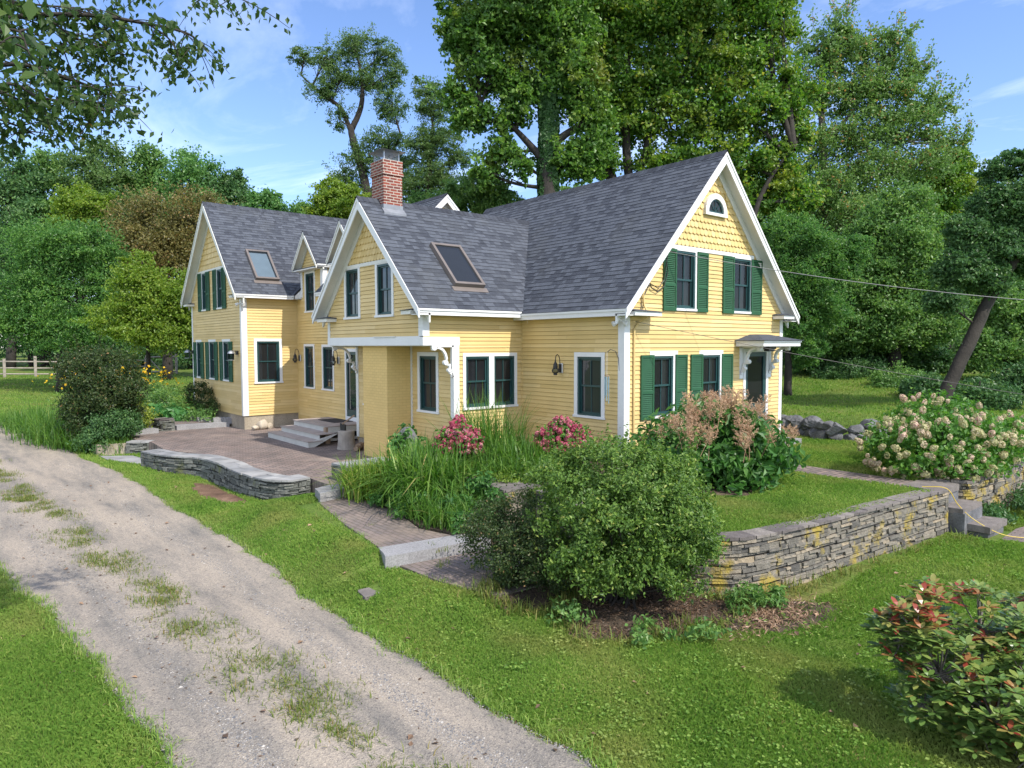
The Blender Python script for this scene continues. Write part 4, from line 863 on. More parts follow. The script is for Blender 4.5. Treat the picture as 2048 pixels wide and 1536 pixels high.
# ------------------------------------------------------------------ dry stone walls
def stonewall(name, label, pts, zb, zt, width=.45, cap=.045, mat='stone', capmat='coping', seed=0, both=False, smoothn=6, capover=.015, grade=None, ends=True):
    """outer face on the right of the direction of travel"""
    rs = random.Random(seed); P = np.array(smooth(pts, smoothn) if smoothn else pts, float); d = np.diff(P, axis=0); L = np.concatenate([[0], np.cumsum(np.linalg.norm(d, axis=1))]); T = L[-1]
    def at(s):
        s = min(max(s, 0), T); i = min(np.searchsorted(L, s, side='right')-1, len(d)-1); t = d[i]/np.linalg.norm(d[i]); return P[i]+t*(s-L[i]), np.array([t[1], -t[0]])
    root = thing(name, label, 'stone wall', (P[0][0], P[0][1], zb)); mb = MB()
    faces = [(0, 1)]+([(width, -1)] if both else [])
    z1 = zt-cap
    for off, sg in faces:
        z = zb-.1
        while z < z1-.012:
            h = min(rs.choice((.03, .04, .05, .07, .085, .10)), z1-z); s = -rs.random()*.2
            while s < T:
                w = rs.uniform(.09, .46)*(1.0 if h < .06 else .75); a, b = max(s, 0), min(s+w, T); s += w
                if b-a < .02: continue
                (pa, na), (pb, nb) = at(a+.004), at(b-.004); bul = rs.uniform(-.016, .02); dp = .13
                parts = ((0, 1),)
                if h > .055 and rs.random() < .5: c_ = rs.uniform(.35, .65); parts = ((0, c_), (c_, 1))
                for h0, h1 in parts:
                    bul = rs.uniform(-.02, .022); v = min(1, max(0, rs.gauss(.42, .26))); j = lambda: rs.uniform(-.009, .009); wob = lambda s_: .014*math.sin(s_*2.3+z*31+seed)
                    lo = [pa-na*off+na*sg*(bul+j()), pb-nb*off+nb*sg*(bul+j()), pb-nb*(off+sg*dp), pa-na*(off+sg*dp)]; zz = [z+wob(a), z+wob(b), z+wob(b), z+wob(a)]
                    q = [(*p, zz[k]+h*h0+.25*j()+.003) for k, p in enumerate(lo)]+[(*(p-(na*sg*.008 if k < 2 else 0)), zz[k]+h*h1*rs.uniform(.9, .99)+.25*j()) for k, p in enumerate(lo)]
                    mb.hexa(q if sg > 0 else [q[1], q[0], q[3], q[2], q[5], q[4], q[7], q[6]], v)
            z += h
    if ends:
        for s0, sg in ((0, -1), (T, 1)):
            p, n = at(s0); t = np.array([-n[1], n[0]])*sg; z = zb-.1
            while z < z1-.012:
                h = min(rs.choice((.035, .05, .06, .08)), z1-z); u = 0
                while u < width-.02:
                    w = min(rs.uniform(.12, .35), width-u); bul = rs.uniform(0, .02); a = p-n*u; b = p-n*(u+w-.008)
                    lo = [a+t*bul, b+t*bul, b-t*.1, a-t*.1]; mb.hexa([(*q, z) for q in lo]+[(*q, z+h*.92) for q in lo], min(1, max(0, rs.gauss(.45, .25)))); u += w
                z += h
    mb.build('stonework', M[mat], root)
    cm = MB(); ins = .06; k = max(2, int(T/.12))
    for i in range(k):
        (pa, na), (pb, nb) = at(T*i/k), at(T*(i+1)/k); a0, b0 = pa-na*ins, pb-nb*ins; a1, b1 = pa-na*(width-(ins if both else 0)), pb-nb*(width-(ins if both else 0))
        cm.hexa([(*a0, zb-.2), (*b0, zb-.2), (*b1, zb-.2), (*a1, zb-.2), (*a0, z1-.005), (*b0, z1-.005), (*b1, z1-.005), (*a1, z1-.005)])
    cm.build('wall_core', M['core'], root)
    kb = MB(); s = 0; ni = 1 if width < .5 else 2
    while s < T-.02:
        w = rs.uniform(.32, .68); b = min(s+w, T); e = T if T-b < .15 else b
        for u0, u1 in ((0, 1),) if ni == 1 else ((0, rs.uniform(.4, .65)), ):
            bands = [(0, 1)] if ni == 1 else [(0, u1), (u1, 1)]
            for q0, q1 in bands:
                k = max(1, int((e-s)/.12)); dzz = rs.uniform(-.008, .008); v = rs.random()
                for i in range(k):
                    g = .006; sa, sb = s+(e-s)*i/k+(g if i == 0 else 0), s+(e-s)*(i+1)/k-(g if i == k-1 else 0)
                    (pa, na), (pb, nb) = at(sa), at(sb); o0 = capover*(1 if q0 == 0 else 0)-width*q0-(.004 if q0 else 0); o1 = -width*q1-(capover if q1 == 1 and both else 0)
                    jj = rs.uniform(-.012, .012) if q0 == 0 else 0
                    lo = [pa+na*(o0+jj), pb+nb*(o0+jj), pb+nb*o1, pa+na*o1]; kb.hexa([(*p, z1+.004) for p in lo]+[(*p, zt+dzz) for p in lo], v)
        s = e
    kb.build('coping', M[capmat], root); return root
stonewall('retaining_wall', 'long curved dry stone retaining wall with yellow lichen holding the grass terrace', [(-3.42, -.9), (-3.68, -2.2), (-3.86, -3.6), (-3.82, -4.5), (-3.32, -5.08), (-2.3, -5.28), (-1, -5.42), (1, -5.58), (2.42, -5.72)], -1.32, -.46, width=.29, seed=1)
stonewall('retaining_wall', 'dry stone garden wall corner behind the arching grasses', [(-3.9, -.60), (-3.05, -.62)], -.98, -.44, width=.5, seed=2, smoothn=0)
stonewall('retaining_wall', 'low stone wall beneath the pink flowers, half hidden by grasses', [(-3.7, 3.5), (-3.66, 2.2), (-3.72, .7), (-3.9, -.58)], -.98, -.44, width=.45, seed=3)
stonewall('stone_pier', 'stone pier with a flat bluestone top at the patio corner', [(-5.05, 3.5), (-3.75, 3.55)], -.95, -.42, width=.62, seed=4, smoothn=0, both=True, mat='darkstone', capmat='bluestone')
stonewall('patio_wall', 'low S-shaped mossy stone wall with wide bluestone coping around the patio', [(-5.45, 4.42), (-6.0, 4.42), (-6.35, 5.1), (-6.46, 6.4), (-6.42, 7.8), (-6.58, 9.0), (-7.1, 9.95), (-7.46, 11.2)][::-1], -1.3, -.735, width=.52, seed=5, mat='darkstone', capmat='bluestone', both=False)
stonewall('stone_pier', 'stone pier under the white hydrangea beside the terrace steps', [(3.28, -5.0), (3.55, -5.72), (5.2, -5.8), (7.0, -5.75), (8.6, -5.2)], -1.3, -.47, width=.5, seed=6, smoothn=0)
stonewall('stone_pier', 'small square stone pier at the far edge of the patio', [(-5.95, 16.75), (-5.85, 16.2), (-5.35, 16.15)], PAT-.05, PAT+.42, width=.45, seed=7, smoothn=0, mat='darkstone')
stonewall('stone_pier', 'short stone block wall at the patio entrance under the left shrub', [(-7.3, 13.95), (-6.7, 13.55)], -1.25, -.78, width=.4, seed=8, smoothn=0, mat='darkstone', capmat='bluestone')
# granite steps
def slab(name, label, poly, z, h, mat='granite', group=None, cat='step'):
    mb = MB(); n = len(poly); rs = random.Random(len(label)); P = []
    for i in range(n):
        a, b = poly[i], poly[(i+1) % n]
        for k in range(4): q = k/4; P.append((a[0]+(b[0]-a[0])*q+rs.uniform(-.012, .012), a[1]+(b[1]-a[1])*q+rs.uniform(-.012, .012)))
    mb.prism(P, z-h, z); c = np.mean(np.array(poly), 0); o = thing(name, label, cat, (c[0], c[1], z-h), group); mb.build('slab', M[mat], o); return o
G = 'granite garden steps'
slab('granite_step', 'grey granite step at the edge of the brick patio', [(-5.95, 2.8), (-5.05, 2.98), (-5.02, 3.42), (-5.45, 3.5), (-5.8, 3.35)], PAT+.008, .22, group=G)
slab('granite_step', 'long pale granite step halfway along the lower brick walk', [(-6.75, -1.28), (-4.95, -1.48), (-4.88, -1.02), (-6.6, -.78)], -.945, .22, group=G)
slab('granite_step', 'granite kerb step below the left wing', [(-5.3, 16.1), (-3.5, 16.05), (-3.5, 16.42), (-5.3, 16.5)], PAT+.165, .2, group=G)
slab('granite_step', 'lower granite step beside the small stone pier', [(-7.1, 15.4), (-5.95, 15.75), (-6.05, 16.2), (-7.2, 15.9)], PAT+.15, .2, group=G)
slab('granite_step', 'upper granite step behind the yellow variegated shrub', [(-7.4, 16.6), (-6.2, 16.9), (-6.2, 17.3), (-7.4, 17.0)], PAT+.3, .2, group=G)
B = 'bluestone steps off the terrace'
slab('stone_step', 'flat stone slab at the top of the terrace steps', [(2.25, -5.65), (3.25, -5.62), (3.25, -4.95), (2.3, -4.95)], TERR+.02, .12, 'coping', B)
slab('stone_step', 'middle stone slab of the terrace steps', [(2.46, -5.95), (3.45, -5.95), (3.4, -5.55), (2.46, -5.58)], -.80, .1, 'coping', B)
slab('stone_step', 'lowest stone slab of the terrace steps with the yellow cord over it', [(2.6, -6.35), (3.6, -6.32), (3.5, -5.93), (2.6, -5.95)], -1.08, .12, 'coping', B)
mb = MB(); mb.box((2.46, -5.98, -1.4), (3.4, -5.6, -.882)); mb.box((2.65, -6.3, -1.5), (3.5, -5.99, -1.202)); mb.box((2.46, -5.6, -1.4), (3.3, -5.0, -.602)); o = mb.build('step_core', M['boulder']); tag(o, 'dark stone infill under the terrace steps', kind='structure')
sheet('lower_path', [(2.6, -6.5), (3.7, -6.45), (7.5, -7.1), (7.4, -7.7), (3.0, -7.3)], -1.262, M['walkbrick'], 'mossy path at the foot of the terrace steps', thick=.3)
sheet('entrance_slab', [(-8.0, 14.2), (-7.95, 13.3), (-7.35, 11.6), (-6.9, 11.7), (-7.2, 13.6)], -1.175, M['bluestone'], 'flat stone slab between drive and patio', thick=.2)
slab('concrete_block', 'pale concrete block edging under the left shrub', [(-8.1, 14.75), (-8.0, 14.45), (-7.3, 14.1), (-7.2, 14.4)], -.86, .5, 'concrete', cat='kerb block')
slab('stepping_stone', 'flat stepping stone sunk in the lawn beside the drive', [(-7.45, -1.95), (-7.15, -1.9), (-7.1, -1.62), (-7.4, -1.6)], float(zg(-7.3, -1.75))+.022, .08, 'coping', cat='stone')
# cobble edging of the bed at the left wing: individual stones
for i, (x, y, s) in enumerate(((-4.35, 17.6, .26), (-4.2, 17.2, .24), (-4.0, 16.85, .26), (-3.82, 16.6, .22), (-3.62, 16.62, .24), (-3.46, 16.3, .3))):
    mb = MB(); c = (x, y, PAT+.16); r = random.Random(i); q = [(x+dx*s*.5*r.uniform(.85, 1.1), y+dy*s*.6*r.uniform(.85, 1.1), PAT+.1+zz*.22*r.uniform(.85, 1.1)) for zz in (0, 1) for dx, dy in ((-1, -1), (1, -1), (1, 1), (-1, 1))]
    mb.hexa(q); o = mb.build('edging_stone', M['granite']); tag(o, ['farthest', 'second farthest', 'third farthest', 'third nearest', 'second nearest', 'nearest'][i]+' granite edging block from the house corner in the bed below the green shutters' if i < 5 else 'larger dark edging block against the foundation corner of the left wing', 'edging stone', 'granite edging blocks of the left bed')
# rocks
def rock(name, label, c, r, mat, seed, group=None, cat='rock', parent=None, angular=.28):
    rs = np.random.default_rng(seed); import bmesh
    bm = bmesh.new(); bmesh.ops.create_icosphere(bm, subdivisions=4, radius=1.0)
    pl = [(rs.normal(size=3), rs.uniform(.55, .9)) for _ in range(9)]
    for v in bm.verts:
        p = np.array(v.co); 
        for n, d in pl:
            n = n/np.linalg.norm(n); k = p@n
            if k > d: p = p-n*(k-d)*(.95 if angular > .2 else .5)
        p *= 1+.05*math.sin(p[0]*5+seed)*math.cos(p[1]*4+seed*2)+(.03*math.sin(p[0]*13+p[2]*9+seed)*math.sin(p[1]*11-p[2]*7)+.015*math.sin(p[0]*27+p[1]*23) if angular > .2 else 0)
        v.co = Vector(p*np.array(r))
    me = bpy.data.meshes.new(name); bm.to_mesh(me); bm.free(); me.materials.append(M[mat])
    if angular < .2: me.polygons.foreach_set('use_smooth', np.ones(len(me.polygons), bool))
    o = bpy.data.objects.new(name, me); col.objects.link(o); o.location = c if parent is None else tuple(np.array(c)-worldloc(parent)); o.rotation_euler = (0, 0, seed)
    if parent is not None: o.parent = parent
    else: tag(o, label, cat, group)
    return o
g = 'rocks by the concrete foundation'
rock('rock', 'largest round tan rock against the concrete foundation', (-2.86, 14.45, PAT+.16), (.20, .2, .21), 'palerock', 3, g, angular=.1)
rock('rock', 'small pinkish flat rock left of the round one at the foundation', (-3.14, 14.38, PAT+.07), (.16, .14, .1), 'palerock', 5, g, angular=.1)
rock('rock', 'small pointed rock right of the round one at the foundation', (-2.58, 14.5, PAT+.08), (.11, .12, .14), 'palerock', 9, g, angular=.3)
rock('rock', 'grey ivy covered rock beside the yellow chimney base', (-3.1, 4.1, -.25), (.32, .3, .5), 'boulder', 21, None)
bw = thing('boulder_wall', 'loose wall of grey boulders between the terrace and the upper lawn', 'boulder wall', (7.6, -1, -.5))
rs = random.Random(4); spots = []
for i in range(34):
    q = i/33; x = 7.95-1.1*q+4.6*max(0, q-.45)*1.6; y = .8-7.4*q*.62-1.2*max(0, q-.5); lv = i % 2
    spots.append((x+rs.uniform(-.12, .12), y+rs.uniform(-.1, .1), TERR+.12+.22*lv+rs.uniform(-.05, .05), rs.uniform(.2, .38)))
for i, (x, y, z, s) in enumerate(spots): rock('boulder', None, (x, y, z), (s, s*.85, s*.72), 'boulder', 40+i, parent=bw)
# ------------------------------------------------------------------ porch steps and small things
st = thing('porch_steps', 'three wide grey wooden steps up to the porch door', 'steps', (-2.5, 10.5, PAT))
mb = MB()
mb.box((-3.52, 9.0, -.625), (-3.05, 12.2, -.60)); mb.box((-3.13, 9.15, -.455), (-2.6, 12.1, -.43)); 
for i in range(9): x = -2.70+i*.147; mb.box((x, 9.42, -.278), (x+.140, 12.1, -.25))
mb.build('tread', M['deckwood'], st)
mb = MB(); mb.box((-3.50, 9.02, PAT), (-3.475, 12.18, -.626)); mb.box((-3.09, 9.17, -.6), (-3.065, 12.08, -.456)); mb.box((-2.665, 9.44, -.43), (-2.64, 12.08, -.279)); mb.box((-2.64, 9.44, -.46), (-1.4, 9.47, -.279)); mb.build('riser', M['greyboard'], st)
mb = MB(); mb.extr([(-3.47, 9.03, PAT), (-3.3, 9.03, PAT), (-2.55, 9.03, -.44), (-2.62, 9.03, -.44), (-3.47, 9.03, -.63)], (0, .04, 0)); mb.build('stringer', M['greyboard'], st)
for x, y in ((-2.75, 9.46), (-1.6, 9.5)): mb = MB(); mb.box((x, y, PAT), (x+.15, y+.15, -.285)); mb.build('post', M['rawwood'], st)
mb = MB(); mb.box((-2.6, 9.62, PAT+.05), (-1.45, 9.66, PAT+.13)); mb.build('brace', M['greyboard'], st)
mb = MB(); mb.box((-2.12, 10.2, -.249), (-1.46, 11.4, -.236)); tag(mb.build('door_mat', M['rubber']), 'black rubber mat on the porch steps landing', 'door mat')
ck = thing('chopping_block', 'weathered tree stump chopping block beside the porch steps', 'stump', (-2.72, 8.15, PAT))
mb = MB(); mb.lathe((-2.72, 8.15, PAT), [(.27, 0), (.25, .1), (.235, .3), (.24, .5), (.225, .53)], 20); mb.build('log', M['oldwood'], ck)
ax = thing('axe', 'axe stuck in the top of the stump chopping block', 'axe', (-2.72, 8.1, PAT+.53))
mb = MB(); mb.bar((-2.80, 8.22, PAT+.72), (-2.58, 7.9, PAT+.98), .03, .04); mb.build('handle', M['rawwood'], ax)
mb = MB(); mb.hexa([(-2.84, 8.28, PAT+.50), (-2.80, 8.28, PAT+.50), (-2.72, 8.15, PAT+.52), (-2.76, 8.15, PAT+.52), (-2.84, 8.30, PAT+.74), (-2.80, 8.30, PAT+.74), (-2.72, 8.15, PAT+.7), (-2.76, 8.15, PAT+.7)]); mb.build('blade', M['black'], ax)
for i, (x, y, s) in enumerate(((-2.5, 7.72, .13), (-2.66, 7.55, .1), (-2.38, 7.45, .12))):
    mb = MB(); mb.tube([(x-.12, y-.1, PAT+s*.8), (x+.12, y+.12, PAT+s*.8)], s*.75, 7); tag(mb.build('firewood', M['rawwood']), ['largest piece of split firewood beside the stump', 'thin split log between the stump and chimney base', 'split log nearest to the yellow chimney base'][i], 'firewood', 'split logs by the stump')
# onion lanterns
def lantern(c, out, label):
    o = np.array(out, float); c = np.array(c, float); r = thing('wall_lantern', label, 'wall lantern', c, 'black onion wall lanterns')
    sd = np.array([-o[1], o[0], 0]); mb = MB()
    mb.hexa([tuple(c+sd*a+o*b+np.array([0, 0, z])) for z in (-.11, .13) for a, b in ((-.06, .02), (.06, .02), (.06, .045), (-.06, .045))]); mb.build('back_plate', M['white'], r)
    mb = MB(); mb.hexa([tuple(c+sd*a+o*b+np.array([0, 0, z])) for z in (-.10, .11) for a, b in ((-.04, .046), (.04, .046), (.04, .075), (-.04, .075))])
    mb.tube([c+o*.06+np.array([0, 0, .05]), c+o*.07+np.array([0, 0, .22]), c+o*.10+np.array([0, 0, .31]), c+o*.15+np.array([0, 0, .34]), c+o*.20+np.array([0, 0, .31]), c+o*.215+np.array([0, 0, .22])], .010, 7); mb.build('arm', M['black'], r)
    l = c+o*.215
    mb = MB(); mb.lathe(l, [(.012, .22), (.02, .16), (.055, .10), (.062, .02), (.04, .015)], 12); mb.lathe(l, [(.045, -.16), (.05, -.14), (.045, -.115)], 12)
    for k in range(4): a = k*math.pi/2; mb.tube([l+np.array([.06*math.cos(a), .06*math.sin(a), .02]), l+np.array([.098*math.cos(a), .098*math.sin(a), -.05]), l+np.array([.05*math.cos(a), .05*math.sin(a), -.12])], .005, 5)
    mb.build('lamp_cap', M['black'], r)
    mb = MB(); mb.lathe(l, [(.05, .015), (.08, -.015), (.092, -.05), (.08, -.09), (.048, -.115)], 16); mb.build('globe', M['lampglass'], r, True); return r
lantern((-.02, 1.98, 1.63), (-1, 0, 0), 'black onion lantern with a clear glass globe left of the single window')
lantern((XR-.02, 14.42, 1.74), (-1, 0, 0), 'black onion lantern near the inside corner of the left wing')
lantern((XR-.02, 11.25, 1.70), (-1, 0, 0), 'black onion lantern between the narrow windows and porch door')
def sconce(c, label):
    r = thing('wall_lantern', label, 'wall lantern', c, 'hooked lanterns beside the green shutters'); x, y, z = c; mb = MB()
    mb.lathe((x-.03, y, z), [(.06, -.07), (.06, .07)], 10); mb.tube([(x-.03, y, z), (x-.1, y, z+.07), (x-.22, y, z+.05)], .02, 6); mb.build('arm', M['black'], r)
    mb = MB(); mb.lathe((x-.24, y, z), [(.13, -.02), (.09, .05), (.02, .09)], 8); mb.build('lamp_cap', M['steel'], r)
    mb = MB(); mb.lathe((x-.24, y, z), [(.12, -.26), (.12, -.24)], 8); mb.build('lamp_base', M['steel'], r)
    mb = MB(); mb.lathe((x-.24, y, z), [(.10, -.24), (.115, -.02)], 8); mb.build('globe', M['lampglass'], r)
sconce((X2-.02, Y2+.42, 1.95), 'pewter lantern on the left wing right of its three lower windows'); sconce((X2-.02, Y2B-.12, 1.95), 'dark lantern on the far left edge of the left wing wall')
# floodlights
def flood(c, label):
    r = thing('floodlight', label, 'floodlight', c, 'white twin floodlights under the eaves'); mb = MB(); x, y, z = c
    mb.lathe((x, y, z), [(.05, -.02), (.05, .03)], 10); mb.build('mount', M['white'], r)
    for dx, dy in ((-.12, .06), (.03, -.13)):
        mb = MB(); d = Vector((dx, dy, -.06)); p0 = Vector(c); mb.tube([p0, p0+d*.5, p0+d*.55, p0+d*1.2, p0+d*1.35], [.014, .014, .035, .06, .062], 10); mb.build('lamp_head', M['white'], r)
flood((-.04, .08, 2.74), 'white twin floodlight under the eave at the front corner of the house'); flood((X2-.02, Y2-.03, 3.72), 'white twin floodlight at the corner of the left wing')
# wind chime on its hook
ch = thing('wind_chime', 'blue metal wind chime hanging from a curved hook by the white corner', 'wind chime', (-.2, .33, 1.5))
mb = MB(); mb.tube([(-.02, .12, 1.62), (-.03, .14, 1.9), (-.07, .2, 2.06), (-.14, .28, 2.1), (-.19, .33, 2.04)], .008, 6); mb.build('hook', M['black'], ch)
mb = MB(); mb.tube([(-.2, .33, 2.04), (-.2, .33, 1.52)], .004, 4); mb.build('string', M['curtain'], ch)
mb = MB(); mb.lathe((-.2, .33, 1.50), [(.055, 0), (.055, .02)], 12); mb.build('chime_plate', M['rawwood'], ch)
for k in range(5): a = k*1.256; mb = MB(); mb.tube([(-.2+.045*math.cos(a), .33+.045*math.sin(a), 1.49), (-.2+.045*math.cos(a), .33+.045*math.sin(a), 1.12-.06*k)], .011, 7); mb.build('tube', M['alum'], ch)
# service wires
M['wirecoat'] = plain('weathered_cable', (.16, .16, .16), .6)
def wire(name, label, a, b, sag, r, mat='black'):
    a = np.array(a, float); b = np.array(b, float); q = np.linspace(0, 1, 40); P = a+(b-a)*q[:, None]; P[:, 2] -= sag*4*q*(1-q); mb = MB(); mb.tube(P, r, 5); tag(mb.build(name, M[mat]), label, 'wire', 'overhead service wires')
wire('service_wire', 'thick power line from the shuttered gable out past the right edge', (1.36, -.12, 4.36), PX(2420, 620, 15.5), .25, .0085, 'wirecoat')
wire('service_wire', 'thin phone line from the white corner post sloping down to the right', (.25, -.1, 2.72), PX(2400, 842, 16), .12, .006)
tg = thing('wire_bracket', 'loops of black service cable on the gable beside the upper left shutter', 'cable', (1.1, -.06, 4.0)); mb = MB()
mb.tube([(1.36, -.12, 4.36), (1.34, -.1, 4.1), (1.42, -.08, 3.9), (1.3, -.06, 3.55), (1.05, -.06, 3.42), (.85, -.06, 3.5), (.72, -.06, 3.75)], .012, 6); mb.tube([(1.36, -.1, 4.2), (1.3, -.06, 3.7), (1.1, -.06, 3.5), (.8, -.05, 3.6), (.6, -.05, 3.3), (.56, -.05, 3.0)], .012, 6); mb.tube([(1.38, -.03, 4.33), (1.36, -.12, 4.33), (1.36, -.12, 4.45)], .02, 6); mb.build('cable', M['black'], tg)
hose = [(2.2, -5.35, TERR+.06), (2.36, -5.7, TERR+.06), (2.5, -5.85, -.73), (2.62, -6.1, -1.0), (2.75, -6.5, -1.2), (3.1, -6.85, -1.235), (3.8, -6.8, -1.235), (4.6, -7.0, -1.235), (5.5, -6.8, -1.235), (7, -7.2, -1.225)]
mb = MB(); mb.tube(smooth(hose, 6), .0075, 6); tag(mb.build('extension_cord', M['yellowhose']), 'yellow cord trailing down the terrace steps and along the path', 'cord')
# split rail fence and gate at the far lawn
fe = thing('rail_fence', 'weathered split rail fence across the far lawn', 'fence', (-6, 51, 0))
pts = [(-9.6, 55), (-8.7, 52.6), (-7.9, 51.6), (-6.1, 51), (-3.6, 50.6), (-1.1, 50.3), (1.0, 50), (3.4, 50)]
for i, (x, y) in enumerate(pts):
    if i == 7: continue
    z = float(zg(x, y)); mb = MB(); h = 1.55 if i == 3 else 1.35; mb.box((x-.085, y-.085, z-.2), (x+.085, y+.085, z+h)); mb.build('post', M['oldwood'], fe)
for (a, b) in zip(pts[:-1], pts[1:]):
    if a[0] == 1.0: continue
    for hz in (.25, .68, 1.15): mb = MB(); mb.tube([(*a, float(zg(*a))+hz), ((a[0]+b[0])/2, (a[1]+b[1])/2, float(zg(*a))+hz-.02), (*b, float(zg(*b))+hz)], .055, 6); mb.build('rail', M['oldwood'], fe)
gt = thing('rail_gate', 'rustic pole gate with V bracing beside the left wing', 'gate', (2, 50, 0)); z = float(zg(2, 50))
for nm, a, b, r in (('post', (1.05, 50, z), (1.05, 50, z+1.5), .1), ('post', (3.2, 50, z), (3.2, 50, z+1.6), .1), ('rail', (1.05, 50, z+1.35), (3.2, 50, z+1.4), .06), ('rail', (1.05, 50, z+.2), (3.2, 50, z+.2), .06), ('brace', (1.2, 50, z+1.3), (2.1, 50, z+.2), .05), ('brace', (3.05, 50, z+1.35), (2.2, 50, z+.2), .05)):
    mb = MB(); mb.tube([a, b], r, 7); mb.build(nm, M['oldwood'], gt)
# ------------------------------------------------------------------ foliage
def nrm(a): return a/np.maximum(np.linalg.norm(a, axis=-1, keepdims=True), 1e-9)
def leafmesh(P, size, rng, up=.5, aspect=.62, out=None, outw=0.0, fold=.12, droop=0.0):
    """one folded, pointed leaf face-pair per point: returns V, F(tri pairs as quads)"""
    n = len(P); nr = rng.normal(size=(n, 3)); nr = nrm(nr)
    if out is not None: nr = nr+out*outw
    nr[:, 2] = nr[:, 2]+up; nr = nrm(nr); t = nrm(np.cross(nr, rng.normal(size=(n, 3)))); t[:, 2] -= droop; t = nrm(t); b = nrm(np.cross(nr, t)); nr = np.cross(t, b)
    L = (np.asarray(size)*rng.uniform(.7, 1.25, n))[:, None]; W = L*aspect
    V = np.stack([P-t*L*.5, P-t*L*.08+b*W*.5+nr*L*fold, P+t*L*.5-nr*L*.05, P-t*L*.08-b*W*.5+nr*L*fold], 1).reshape(-1, 3)
    F = np.arange(n*4).reshape(-1, 4); return V, F
def ellip(rng, n, lo=.0, pw=.5):
    d = nrm(rng.normal(size=(n, 3))); r = (lo+(1-lo)*rng.random(n)**pw)[:, None]; return d*r, d

